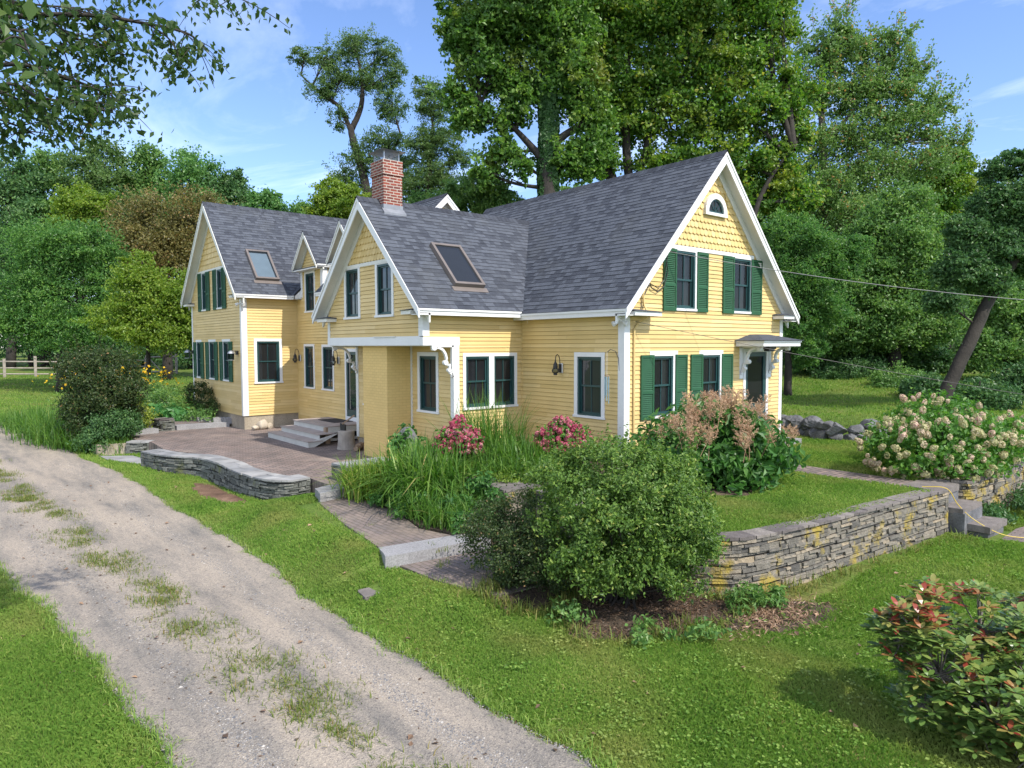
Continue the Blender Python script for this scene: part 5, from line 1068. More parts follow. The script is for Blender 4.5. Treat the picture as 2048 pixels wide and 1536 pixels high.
LF = {
 'maple': leafmat('maple_leaf', [(0, (.048, .115, .020)), (.45, (.092, .195, .030)), (.8, (.17, .27, .038)), (1, (.28, .29, .05))], .38, tint=((.21, .22, .035), .45, .52, .80)),
 'ivytree': leafmat('broad_green_leaf', [(0, (.042, .105, .022)), (.5, (.085, .18, .034)), (1, (.17, .28, .05))], .38, tint=((.213, .213, .038), .4, .52, .75)),
 'redmaple': leafmat('light_green_leaf', [(0, (.075, .145, .036)), (.5, (.125, .22, .058)), (.93, (.19, .29, .08)), (1, (.34, .20, .07))], .35),
 'locust': leafmat('locust_leaf', [(0, (.052, .132, .039)), (.5, (.098, .213, .057)), (1, (.161, .287, .076))], .35),
 'brightlocust': leafmat('bright_locust_leaf', [(0, (.045, .12, .032)), (.5, (.085, .19, .045)), (1, (.18, .31, .065))], .4),
 'sparse': leafmat('dull_locust_leaf', [(0, (.05, .105, .034)), (.5, (.09, .16, .045)), (1, (.15, .225, .065))], .35),
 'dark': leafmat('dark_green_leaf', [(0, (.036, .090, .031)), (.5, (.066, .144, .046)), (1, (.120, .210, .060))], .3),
 'mid': leafmat('mid_green_leaf', [(0, (.065, .142, .040)), (.5, (.118, .224, .057)), (1, (.201, .307, .073))], .36),
 'lime': leafmat('lime_leaf', [(0, (.085, .155, .02)), (.5, (.15, .235, .032)), (1, (.25, .31, .05))], .42),
 'copper': leafmat('copper_leaf', [(0, (.084, .084, .027)), (.5, (.147, .137, .042)), (.85, (.210, .173, .053)), (1, (.273, .173, .074))], .32),
 'shrub': leafmat('small_shrub_leaf', [(0, (.05, .10, .024)), (.5, (.105, .19, .036)), (.85, (.19, .28, .05)), (1, (.33, .36, .09))], .33, .45),
 'shrub2': leafmat('dull_shrub_leaf', [(0, (.022, .045, .014)), (.6, (.048, .082, .022)), (.88, (.10, .11, .036)), (1, (.24, .15, .07))], .3),
 'bigleaf': leafmat('large_pointed_leaf', [(0, (.036, .106, .026)), (.6, (.069, .172, .036)), (1, (.131, .246, .058))], .33, .4),
 'plume': leafmat('beige_plume', [(0, (.330, .209, .132)), (.5, (.462, .308, .198)), (1, (.605, .440, .297))], .25, .8, .1),
 'hydleaf': leafmat('hydrangea_leaf', [(0, (.047, .128, .022)), (.6, (.085, .202, .031)), (1, (.156, .280, .047))], .35, .45),
 'hydflower': leafmat('cream_pink_petals', [(0, (.30, .31, .13)), (.45, (.48, .44, .26)), (.75, (.56, .46, .34)), (1, (.55, .36, .31))], .22, .8, .1),
 'pinkflower': leafmat('pink_petals', [(0, (.26, .04, .075)), (.5, (.42, .095, .14)), (.85, (.50, .18, .22)), (1, (.56, .34, .34))], .25, .7, .1),
 'grass': leafmat('arching_grass', [(0, (.03, .085, .012)), (.4, (.07, .16, .024)), (.75, (.15, .26, .045)), (.93, (.24, .33, .09)), (1, (.36, .31, .11))], .35, .45),
 'daylily': leafmat('daylily_blade', [(0, (.069, .150, .019)), (.45, (.138, .237, .031)), (.75, (.275, .312, .062)), (1, (.500, .338, .150))], .35, .5),
 'lawn': leafmat('lawn_grass_blade', [(0, (.085, .175, .030)), (.35, (.15, .26, .045)), (.7, (.25, .345, .075)), (.9, (.38, .39, .13)), (1, (.52, .46, .22))], .38, .6, .2, tint=((.30, .30, .10), .7, .50, .74)),
 'weed': leafmat('weed_blade', [(0, (.07, .12, .02)), (.4, (.13, .18, .035)), (.65, (.21, .21, .06)), (1, (.30, .19, .09))], .35, .6),
 'rhodo': leafmat('leathery_leaf', [(0, (.05, .10, .024)), (.42, (.11, .19, .042)), (.66, (.20, .25, .06)), (.78, (.26, .19, .06)), (.88, (.28, .07, .035)), (1, (.18, .022, .02))], .15, .35, .5),
 'overhang': leafmat('branch_leaf', [(0, (.024, .055, .016)), (.6, (.05, .095, .022)), (.97, (.10, .15, .03)), (1, (.3, .17, .04))], .42, .45),
 'yellowflower': leafmat('yellow_petals', [(0, (.600, .340, .020)), (1, (.750, .520, .040))], .3, .7, .1),
 'varieg': leafmat('variegated_leaf', [(0, (.070, .140, .020)), (.5, (.260, .320, .050)), (1, (.450, .460, .100))], .35),
 'dryleaf': leafmat('fallen_leaf', [(0, (.09, .06, .04)), (.6, (.19, .12, .075)), (1, (.40, .26, .16))], .2),
 'hosta': leafmat('hosta_leaf', [(0, (.042, .140, .042)), (.6, (.084, .224, .063)), (1, (.168, .308, .084))], .35, .4),
}
def bez(a, b, c, n=6):
    q = np.linspace(0, 1, n)[:, None]; return (1-q)**2*a+2*q*(1-q)*b+q*q*c

def foliage(blobs, nleaf, size, rng, ncl=None, rc=None, flat=.55, up=.6, aspect=.62, droop=.0, skel=None, mbT=None, twig=.02, shell=.35, spread=.5):
    """leaf clusters through the blobs (centre, radii); twigs to each cluster from the skeleton points"""
    vol = np.array([np.prod(r)**(2/3) for _, r in blobs]); vol = vol/vol.sum(); Ps, vs, outs = [], [], []
    for (c, r), w in zip(blobs, vol):
        c = np.array(c, float); r = np.array(r, float); k = max(3, int((ncl or 60)*w)); d, _ = ellip(rng, k, shell, .6); cc = c+d*r; rad = (rc or float(np.mean(r))*.38)
        if skel is not None and mbT is not None:
            dist = np.linalg.norm(skel-(c-[0, 0, r[2]*.7]), axis=1)+np.clip(skel[:, 2]-c[2], 0, 99)*2; s = skel[np.argmin(dist)]
            h = np.array([c[0]-s[0], c[1]-s[1], 0]); mid = s*.45+c*.55+np.array([0, 0, -.10*np.linalg.norm(h)]); limb = bez(s, mid, c+[0, 0, r[2]*.2], 7)
            L = np.linalg.norm(c-s); mbT.tube(limb, list(np.linspace(twig*(1+L*.55), twig*.8, 7)), 6, False)
            for p in cc[rng.random(k) < .75]:
                i = rng.integers(2, 7); q = limb[i]; mbT.tube(bez(q, (q+p)/2+[0, 0, .1*np.linalg.norm(p-q)], p, 4), [twig*.8, twig*.55, twig*.4, twig*.25], 4, False)
        n = max(10, int(nleaf*w)); idx = rng.integers(0, k, n); cw = rng.uniform(.55, 1.25, k)
        ax = nrm(d*.9+rng.normal(size=(k, 3))*.7*np.array([1, 1, .5]))          # every spray reaches its own way
        al = rng.normal(size=n)*.95*spread/.5*.5; o = rng.normal(size=(n, 3))*spread*.62; o[:, 2] *= flat; o = o+ax[idx]*al[:, None]; P = cc[idx]+o*rad*cw[idx][:, None]; P[:, 2] -= droop*rad*np.sum(o[:, :2]**2, 1)
        lo_ = rng.random(n) < .2; dd_, _ = ellip(rng, n, .2, .5); P = np.where(lo_[:, None], c+dd_*r*1.08, P)
        Ps.append(P); cv = rng.uniform(-.16, .16, k); vs.append(np.clip(.47+1.5*cv[idx]+rng.normal(size=n)*.22, 0, 1)); outs.append(nrm(P-c))
    P = np.concatenate(Ps); v = np.concatenate(vs); V, F = leafmesh(P, size, rng, up*.55, aspect, np.concatenate(outs), .25, droop=.25); return V, F, v

def tree(name, label, group, trunks, blobs, nleaf, size, leaf, bark='bark', seed=0, ncl=70, rc=None, flat=.55, up=.6, aspect=.62, twig=.03, shell=.35, cat='tree', droop=.0, spread=.5, wob=1.0, spikes=0):
    """trunks: lists of (x, y, z, radius); blobs: world ellipsoids"""
    nleaf = int(nleaf*2.5); ncl = int(ncl*2.0); shell *= .8; spread *= 1.1; size *= .72
    rng = np.random.default_rng(seed+100); t0 = trunks[0][0]; root = thing(name, label, cat, t0[:3], group); mb = MB(); sk = []
    for t in trunks:
        t = np.array(t, float); pts = np.array(smooth(t, 4)); n = len(pts); w = np.cumsum(rng.normal(size=(n, 3)), 0)*.015*wob*np.array([1, 1, 0])*min(1.5, np.linalg.norm(t[-1, :3]-t[0, :3])/8); pts[:, :3] += w; mb.tube(pts[:, :3], np.maximum(pts[:, 3], .01), 9, True); sk.append(pts[n//4:, :3])
    sk = np.concatenate(sk); V, F, v = foliage(blobs, nleaf, size, rng, ncl, rc, flat, up, aspect, droop, sk, mb, twig, shell, spread)
    c = MB(); c.addnp(V, F, v)
    if spikes:      # leafy shoots standing out of the crown's edge
        js = rng.integers(0, len(blobs), spikes); S0, S1 = [], []
        for j in js:
            d = nrm(rng.normal(size=3)*[1, 1, .6]+[0, 0, .7]); b0 = np.array(blobs[j][0]); r0 = np.array(blobs[j][1]); p = b0+d*r0*.85; e = p+nrm(d+np.array([0, 0, .8]))*rng.uniform(.5, 1.3); mb.tube([p, (p+e)/2, e], [.015, .01, .005], 4, False); S0.append(p); S1.append(e)
        S0, S1 = np.array(S0), np.array(S1); q = rng.random((spikes, 46, 1)); P = S0[:, None]+(S1-S0)[:, None]*q+rng.normal(size=(spikes, 46, 3))*.13; V, F = leafmesh(P.reshape(-1, 3), size, rng, .2, aspect); c.addnp(V, F, np.clip(rng.normal(size=spikes*46)*.25+.6, 0, 1))
    mb.build('trunk', M[bark], root, True); c.build('crown', LF[leaf], root); return root
def blob(u, v, ru, rv, d, rd=None):
    k = d/F_PX; r = (ru*k, rv*k); rr = rd or max(ru, rv)*k*.9; return (PX(u, v, d), (r[0]*.5+rr*.5, r[0]*.5+rr*.5, r[1]))
def ground_at(u, d):
    p = PX(u, 697, d); return np.array([p[0], p[1], float(zg(p[0], p[1]))])
def trunk_px(pts, d):
    """trunk through photo points (u, v, radius m) at depth d, rooted on the ground"""
    b = ground_at(pts[0][0], d); out = [(*b-np.array([0, 0, .2]), pts[0][2]*1.25)]
    for u, v, r in pts[1:]: out.append((*PX(u, v, d), r))
    return [tuple(np.atleast_1d(o)) if not isinstance(o, tuple) else o for o in out]
FG = 'tall trees along the woodland edge'
far = [('F', 20, 430, 70, 150, 63, 'dark', 'dark tall tree at the far left edge behind the overhanging branch'),
 ('F', 90, 400, 85, 110, 66, 'mid', 'broad green treetop under the overhanging branch tips'),
 ('F', 205, 385, 75, 120, 66, 'sparse', 'tallest greyish treetop of the left woodland edge'),
 ('F', 290, 380, 50, 105, 68, 'mid', 'narrow green treetop right of the greyish tallest one'),
 ('F', 382, 390, 78, 108, 67, 'locust', 'round deep green treetop above the brown tree'),
 ('F', 455, 415, 55, 85, 68, 'dark', 'sloping dark treetop left of the sky gap'),
 ('F', 530, 440, 62, 66, 64, 'locust', 'low green treetop above the left wing ridge'),
 ('F', 605, 455, 50, 58, 66, 'mid', 'lowest treetop just left of the dormer peaks')]
for i, (_, u, v, ru, rv, d, lf, lab) in enumerate(far):
    tr = [trunk_px([(u, 745, .35), (u+5, 600, .3), (u-5, v+40, .22), (u, v-40, .08)], d)]
    bl = [blob(u, v, ru*.8, rv*.75, d), blob(u-ru*.35, v+rv*.35, ru*.6, rv*.5, d), blob(u+ru*.35, v+rv*.4, ru*.6, rv*.5, d-2), blob(u+ru*.1, v-rv*.5, ru*.5, rv*.4, d), blob(u, v+rv*.9, ru*.9, rv*.6, d-1)]
    tree('woodland_tree', lab, FG, tr, bl, 11000, .40, lf, seed=i, ncl=60, twig=.05, cat='tree', flat=.6)
def T(name, label, d, tp, bl, n, size, leaf, seed, group=None, **k):
    trs = [trunk_px(t, d) if len(t[0]) == 3 else t for t in tp]; return tree(name, label, group, trs, [blob(*b[:4], d+(b[4] if len(b) > 4 else 0)) for b in bl], n, size, leaf, seed=seed, **k)
T('copper_tree', 'brownish copper leaved tree between the green woodland and the left wing roof', 50, [[(335, 745, .3), (335, 620, .25), (330, 480, .12)]], [(300, 470, 90, 80), (400, 450, 65, 75), (350, 560, 100, 90), (430, 540, 50, 90), (250, 520, 50, 70)], 26000, .26, 'copper', 20, ncl=130, flat=.5)
T('small_tree', 'small yellow green treetop left of the brown tree', 54, [[(165, 745, .2), (165, 560, .15), (165, 410, .06)]], [(165, 408, 55, 32), (150, 450, 50, 40)], 5000, .3, 'lime', 21, ncl=40)
T('locust_tree', 'bright feathery green locust at the left edge of the lawn', 41, [[(120, 748, .25), (125, 640, .2), (118, 500, .1)]], [(110, 510, 95, 75), (185, 495, 65, 55), (55, 600, 80, 70), (160, 600, 90, 80), (40, 650, 70, 46), (150, 660, 100, 44), (215, 560, 40, 50)], 30000, .24, 'brightlocust', 22, ncl=150, flat=.4, droop=.25, aspect=.45)
T('young_tree', 'lime green young tree beside the left wing', 34, [[(297, 752, .11), (297, 700, .1), (292, 600, .07), (285, 520, .03)]], [(280, 590, 62, 60), (340, 640, 70, 70), (250, 640, 70, 36), (310, 662, 80, 30), (370, 600, 40, 60), (280, 535, 30, 35)], 20000, .19, 'lime', 23, ncl=120, flat=.35, twig=.015)
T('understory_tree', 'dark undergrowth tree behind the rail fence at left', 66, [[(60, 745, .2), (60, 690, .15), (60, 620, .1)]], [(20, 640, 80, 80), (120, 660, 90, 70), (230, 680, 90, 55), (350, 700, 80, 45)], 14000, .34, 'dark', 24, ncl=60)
T('locust_tree', 'tall sparse locust with a forked bare trunk left of the chimney', 46, [[(748, 745, .36), (742, 470, .34), (728, 360, .28), (708, 290, .24), (702, 255, .2)], [(*PX(702, 262, 46), .17), (*PX(680, 215, 46), .13), (*PX(645, 190, 46), .1), (*PX(600, 150, 46), .04)], [(*PX(702, 262, 46), .2), (*PX(722, 215, 46), .17), (*PX(724, 160, 46), .12), (*PX(710, 90, 46), .04)], [(*PX(735, 400, 46), .2), (*PX(770, 330, 46), .12), (*PX(800, 270, 46), .07)]],
  [(610, 112, 34, 16), (650, 120, 34, 22), (705, 95, 40, 36), (770, 108, 34, 30), (680, 160, 42, 24), (745, 160, 45, 28), (790, 150, 22, 30), (640, 185, 38, 18), (675, 238, 22, 22), (785, 215, 40, 30), (770, 290, 45, 35), (720, 330, 40, 40), (690, 365, 35, 25), (800, 330, 30, 40), (710, 420, 50, 40)], 18000, .21, 'sparse', 25, spikes=60, ncl=230, flat=.35, twig=.035, aspect=.45, shell=.2, droop=.2)
T('locust_tree', 'second pale locust right of the chimney', 43, [[(850, 745, .3), (850, 480, .28), (855, 360, .2), (862, 250, .1)], [(*PX(852, 400, 43), .15), (*PX(880, 340, 43), .1), (*PX(915, 310, 43), .04)]], [(852, 175, 32, 22), (868, 215, 42, 35), (880, 275, 45, 35), (845, 300, 40, 40), (915, 315, 34, 24), (870, 350, 50, 30), (830, 380, 50, 40), (900, 395, 50, 40)], 14000, .2, 'sparse', 26, ncl=190, flat=.38, twig=.03, aspect=.45, shell=.2)
T('small_tree', 'yellow green round tree peeking over the roof left of the chimney', 38, [[(680, 745, .2), (680, 520, .15), (680, 420, .06)]], [(665, 400, 36, 40), (700, 420, 40, 45), (650, 440, 30, 40)], 7000, .24, 'lime', 27, ncl=50)
T('small_tree', 'mid green tree behind the small far gable', 34, [[(950, 745, .2), (950, 520, .15), (950, 400, .06)]], [(940, 385, 50, 40), (985, 375, 40, 35), (900, 420, 50, 40), (860, 420, 50, 40), (1000, 420, 50, 40), (790, 440, 50, 30)], 12000, .21, 'mid', 28, ncl=80)
T('maple_tree', 'big broadleaved tree with a thick ivy covered trunk behind the roof', 30, [[(1098, 745, .48), (1097, 420, .42), (1095, 320, .38), (1095, 200, .3), (1090, 60, .2), (1085, -120, .1)], [(*PX(1095, 330, 30), .2), (*PX(1060, 290, 30), .15), (*PX(1020, 250, 30), .1), (*PX(960, 215, 30), .04)], [(*PX(1097, 300, 30), .22), (*PX(1130, 270, 30), .16), (*PX(1190, 230, 30), .08)]],
  [(950, 60, 62, 60), (915, 95, 30, 40), (1020, 40, 80, 60), (905, 15, 30, 25), (1110, 30, 90, 60), (925, 195, 42, 42), (985, 140, 62, 45), (935, 240, 40, 30), (985, 235, 45, 26), (1000, 300, 32, 40), (970, 350, 34, 30), (1035, 330, 36, 34), (1045, 200, 50, 50), (1150, 170, 70, 70), (1175, 310, 50, 45), (1190, 250, 50, 50), (1140, 330, 40, 40), (1040, 140, 50, 50), (1060, -70, 160, 80), (1130, 100, 70, 60)], 30000, .27, 'ivytree', 30, spikes=60, ncl=260, twig=.04, flat=.6, droop=.25, aspect=.7, shell=.3, wob=0)
rng = np.random.default_rng(5); iv = MB(); n_i = 9000; a = rng.uniform(0, 6.28, n_i); zz = rng.uniform(-1, 13.5, n_i); c0 = PX(1096.5, 320, 30); R_ = .50-.008*zz+.04*np.sin(a*3+zz*2); P = np.stack([c0[0]+np.cos(a)*R_, c0[1]+np.sin(a)*R_, zz], 1); V, F = leafmesh(P, .2, rng, .1, .8, np.stack([np.cos(a), np.sin(a), 0*a], 1), 1.5); iv.addnp(V, F, rng.uniform(0, .6, n_i))
ivt = [o for o in bpy.data.objects if o.name.startswith('maple_tree')][0]; iv.build('ivy', LF['dark'], ivt)
T('maple_tree', 'huge yellowing maple with several grey stems rising behind the main roof', 32, [[(1240, 745, .4), (1235, 420, .3), (1215, 320, .25), (1225, 200, .2), (1240, 60, .1)], [(*ground_at(1262, 32), .3), (*PX(1262, 420, 32), .22), (*PX(1250, 250, 32), .18), (*PX(1258, 60, 32), .09)], [(*ground_at(1285, 33), .3), (*PX(1275, 420, 32), .2), (*PX(1290, 300, 32), .16), (*PX(1310, 180, 32), .1)], [(*ground_at(1480, 31), .2), (*PX(1500, 480, 31), .13), (*PX(1545, 350, 31), .09), (*PX(1590, 300, 31), .04)]],
  [(1190, 40, 60, 70), (1190, 190, 50, 60), (1195, 320, 50, 40), (1250, 60, 90, 70), (1340, 60, 90, 60), (1430, 40, 90, 60), (1520, 60, 75, 65), (1560, 20, 34, 55), (1270, 170, 80, 60), (1370, 150, 90, 55), (1450, 140, 90, 60), (1545, 150, 60, 60), (1330, 240, 80, 40), (1420, 230, 80, 50), (1500, 230, 80, 50), (1570, 210, 48, 50), (1585, 280, 32, 40), (1480, 320, 70, 40), (1540, 340, 60, 45), (1560, 380, 60, 50), (1500, 400, 50, 30), (1600, 400, 40, 40), (1590, 200, 40, 50), (1600, 260, 30, 40), (1240, 250, 60, 40), (1400, 310, 80, 40), (1320, 330, 70, 34), (1200, 120, 50, 60), (1400, -50, 220, 60)], 46000, .25, 'maple', 31, spikes=90, ncl=360, twig=.035, flat=.5, aspect=.75, shell=.3)
T('maple_tree', 'pale green red maple standing tallest against the sky at right', 38, [[(1648, 745, .3), (1645, 480, .26), (1645, 340, .2), (1640, 230, .16), (1640, 150, .08)], [(*PX(1643, 300, 38), .12), (*PX(1700, 230, 38), .08), (*PX(1760, 150, 38), .03)], [(*PX(1645, 380, 38), .14), (*PX(1720, 330, 38), .1), (*PX(1800, 280, 38), .05)], [(*PX(1643, 240, 38), .1), (*PX(1620, 180, 38), .08), (*PX(1600, 120, 38), .03)]],
  [(1635, 100, 50, 50), (1690, 60, 24, 40), (1690, 110, 50, 46), (1750, 120, 50, 46), (1790, 90, 26, 40), (1640, 190, 50, 46), (1700, 190, 60, 50), (1775, 180, 60, 50), (1825, 150, 24, 40), (1850, 220, 46, 40), (1895, 215, 20, 22), (1800, 250, 70, 40), (1720, 270, 70, 50), (1640, 300, 60, 50), (1880, 275, 36, 26), (1920, 285, 26, 14), (1640, 380, 80, 50), (1740, 350, 80, 50), (1840, 330, 70, 40), (1700, 430, 110, 50)], 25000, .235, 'redmaple', 32, bark='palebark', spikes=150, ncl=300, twig=.022, flat=.65, up=.4, aspect=.6, shell=.2)
T('locust_tree', 'feathery bright green locust right beside the front gable', 27, [[(1579, 790, .13), (1578, 700, .12), (1585, 560, .09), (1600, 470, .04)]], [(1560, 470, 40, 44), (1610, 480, 56, 44), (1600, 560, 60, 50), (1655, 520, 60, 46), (1590, 640, 50, 56), (1650, 610, 56, 50), (1700, 500, 44, 32), (1610, 700, 40, 36), (1560, 560, 34, 60)], 26000, .17, 'brightlocust', 33, ncl=170, flat=.38, droop=.3, aspect=.42, twig=.015)
T('woodland_tree', 'dense green tree in the middle of the right hand woodland', 33, [[(1790, 770, .25), (1790, 620, .2), (1790, 480, .1)]], [(1780, 480, 90, 70), (1720, 560, 80, 60), (1830, 560, 80, 60), (1770, 640, 90, 60), (1700, 660, 60, 50), (1860, 640, 60, 60), (1800, 410, 70, 40)], 30000, .22, 'mid', 34, ncl=180, flat=.5)
T('woodland_tree', 'olive tree behind the leaning trunk at the right edge', 42, [[(1900, 745, .3), (1900, 520, .22), (1890, 400, .1)]], [(1880, 380, 70, 60), (1850, 440, 60, 60), (1930, 420, 50, 60), (1900, 330, 40, 40)], 14000, .26, 'maple', 35, ncl=90)
LT = 21.5
lt_tr = [[(*(ground_at(1872, LT)-np.array([0, 0, .2])), .25), (*PX(1900, 770, LT), .2), (*PX(1945, 670, LT), .19), (*PX(1975, 600, LT), .17), (*PX(2020, 530, LT), .15), (*PX(2070, 450, LT), .1), (*PX(2090, 360, LT), .05)], [(*PX(2010, 545, LT), .12), (*PX(1990, 480, LT), .09), (*PX(1975, 420, LT), .05)]]
tree('leaning_tree', 'dark tree with a strongly leaning trunk at the right edge', None, lt_tr, [blob(*b, LT) for b in ((1985, 345, 26, 26), (2030, 330, 40, 30), (1990, 410, 50, 40), (2050, 410, 60, 60), (1930, 470, 40, 40), (1990, 490, 50, 40), (1920, 540, 50, 36), (1980, 560, 44, 34), (2070, 500, 50, 50), (1890, 600, 40, 30))], 26000, .15, 'dark', seed=36, ncl=170, twig=.02, flat=.5)
T('understory_tree', 'sunlit undergrowth tree behind the leaning trunk', 29, [[(2010, 770, .12), (2010, 720, .1), (2010, 640, .06)]], [(2010, 620, 50, 40), (2040, 690, 60, 50), (1960, 700, 50, 46), (2080, 620, 50, 60)], 14000, .2, 'mid', 37, ncl=80)
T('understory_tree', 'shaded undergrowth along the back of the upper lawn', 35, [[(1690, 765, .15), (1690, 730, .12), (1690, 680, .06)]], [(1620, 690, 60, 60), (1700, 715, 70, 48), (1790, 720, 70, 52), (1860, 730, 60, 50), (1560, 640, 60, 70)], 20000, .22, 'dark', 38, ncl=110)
for i, (u, v, ru, rv, d, lf, lab) in enumerate(((1700, 745, 70, 26, 33, 'dark', 'low dark bush at the left back of the upper lawn'), (1800, 765, 60, 30, 29, 'mid', 'low leafy bush left of the leaning trunk'), (1850, 780, 45, 30, 25, 'dark', 'dark bush just left of the leaning trunk foot'), (1960, 800, 70, 42, 22, 'dark', 'dark bush right of the leaning trunk'), (2050, 790, 60, 60, 24, 'dark', 'dark bush at the right picture edge'))):
    b = ground_at(u, d); tree('bush', lab, 'bushes at the back of the upper lawn', [[(*b, .05), (*(b+[0, 0, .3]), .04), (*(b+[.1, 0, .8]), .02)]], [blob(u, v, ru, rv, d), blob(u+ru*.5, v+rv*.4, ru*.6, rv*.6, d-.5), blob(u-ru*.5, v+rv*.4, ru*.6, rv*.6, d-.5)], 6000, .16, lf, seed=60+i, ncl=50, cat='bush')
for i, (u, v, ru, rv, d, lf, lab) in enumerate(((1500, 430, 90, 110, 47, 'mid', 'tree filling the gap under the yellowing maple'), (1610, 440, 90, 130, 49, 'locust', 'tall tree standing behind the feathery locust'), (1730, 500, 90, 130, 46, 'mid', 'tree behind the pale red maple trunk'), (1830, 500, 90, 140, 48, 'locust', 'deep green tree filling the wood behind the upper lawn'), (1960, 520, 90, 150, 45, 'mid', 'tall green tree closing the wood at the right edge'), (2070, 560, 80, 150, 44, 'dark', 'dark tree cut by the right picture edge'), (1150, 430, 110, 60, 44, 'mid', 'low treetops seen between the ivy trunk and the main roof'), (1010, 440, 60, 45, 46, 'locust', 'low treetops left of the ivy trunk above the roof'))):
    tr = [trunk_px([(u, 745, .28), (u, 600, .22), (u, v, .12)], d)]
    tree('woodland_tree', lab, 'trees filling the wood behind the house', tr, [blob(u, v, ru*.8, rv*.7, d), blob(u-ru*.4, v+rv*.4, ru*.6, rv*.5, d), blob(u+ru*.4, v+rv*.4, ru*.6, rv*.5, d-1), blob(u, v-rv*.5, ru*.5, rv*.4, d), blob(u, v+rv*.9, ru*.9, rv*.6, d-1)], 10000, .30, lf, seed=80+i, ncl=60, twig=.04)
# far woods that close the view behind everything
fw = MB(); rng = np.random.default_rng(77); bl = []
for u in range(-300, 2500, 70):
    d = 92 if u < 900 else 75; v = 660-(90 if u < 300 else 20)*rng.random()-(60 if u > 1500 else 0)-(40 if 640 < u < 1500 else 0); bl.append(blob(u, v, 70, 110, d))
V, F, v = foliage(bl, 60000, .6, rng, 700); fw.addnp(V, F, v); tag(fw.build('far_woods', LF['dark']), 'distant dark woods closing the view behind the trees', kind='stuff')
# ------------------------------------------------------------------ shrubs and flowers
def shrub(name, label, base, blobs, n, size, leaf, seed, ncl=120, stems=14, up=.5, aspect=.55, flat=.75, rc=None, group=None, cat='shrub', shell=.45, bark='bark', sprigs=0, hollow=True):
    """multi-stemmed shrub: leaf sprays on the outside of the blobs, stems from the base"""
    rng = np.random.default_rng(seed+500); base = np.array(base, float); root = thing(name, label, cat, base, group); mb = MB(); Ps, vs, out = [], [], []
    vol = np.array([np.prod(r)**(2/3) for _, r in blobs]); vol = vol/vol.sum()
    for (c, r), w in zip(blobs, vol):
        c = np.array(c, float); r = np.array(r, float); k = max(6, int(ncl*w)); d, dn = ellip(rng, k, shell, .45); cc = c+d*r; keep = cc[:, 2] > base[2]+.06; cc = cc[keep]; dn = dn[keep]; k = len(cc)
        for _ in range(max(2, int(stems*w)) if stems else 0):
            p = cc[rng.integers(k)]; b = base+np.array([*(rng.normal(size=2)*.12*min(1.5, r[0])), 0]); mb.tube(bez(b, (b+p)/2+[0, 0, .15], p, 5), [.02, .016, .012, .008, .004], 5, False)
        m = int(n*w); idx = rng.integers(0, k, m); rad = (rc or float(np.mean(r))*.3); o = rng.normal(size=(m, 3))*.5; o[:, 2] *= flat; P = cc[idx]+o*rad; P = P[P[:, 2] > base[2]+.02]; m = len(P)
        if sprigs:
            s = cc[rng.integers(0, k, sprigs)]; dr = nrm(s-c)*.6+np.array([0, 0, .8]); q = rng.random((sprigs, 14, 1)); sp = s[:, None, :]+dr[:, None, :]*q*rad*1.6+rng.normal(size=(sprigs, 14, 3))*.02; P = np.concatenate([P, sp.reshape(-1, 3)]); m = len(P)
        Ps.append(P); hh = (P[:, 2]-c[2])/r[2]; vs.append(np.clip(.46+rng.normal(size=m)*.22, 0, 1)); out.append(nrm(P-c))
    P = np.concatenate(Ps); v = np.concatenate(vs); V, F = leafmesh(P, size, rng, up, aspect, np.concatenate(out), .8, droop=.2)
    mb.build('stem', M[bark], root, True); c = MB(); c.addnp(V, F, v); c.build('foliage', LF[leaf], root); return root
g = float(zg(-4.9, -4.0))
shrub('round_shrub', 'big round small leaved green shrub in front of the stone wall', (-4.86, -4.12, g), [((-4.75, -4.1, .12), (1.05, 1.05, .85)), ((-4.55, -4.5, -.05), (.9, .9, .7)), ((-5.15, -3.75, .1), (.8, .8, .75)), ((-4.35, -4.85, -.3), (.6, .6, .5)), ((-5.2, -4.2, -.5), (.75, .75, .55)), ((-4.7, -4.65, -.62), (.8, .7, .5)), ((-4.6, -3.8, .42), (.75, .75, .5)), ((-4.0, -4.35, .2), (.7, .6, .55))], 52000, .054, 'shrub', 1, ncl=360, stems=60, sprigs=60, rc=.165)
shrub('round_shrub', 'smaller darker shrub with rusty tips left of the big round one', (-5.6, -2.9, g), [((-5.65, -2.95, -.5), (.78, .78, .62)), ((-5.55, -3.35, -.75), (.6, .6, .45)), ((-5.25, -2.7, -.35), (.5, .5, .45))], 20000, .042, 'shrub2', 2, ncl=190, stems=24, sprigs=14, rc=.15)
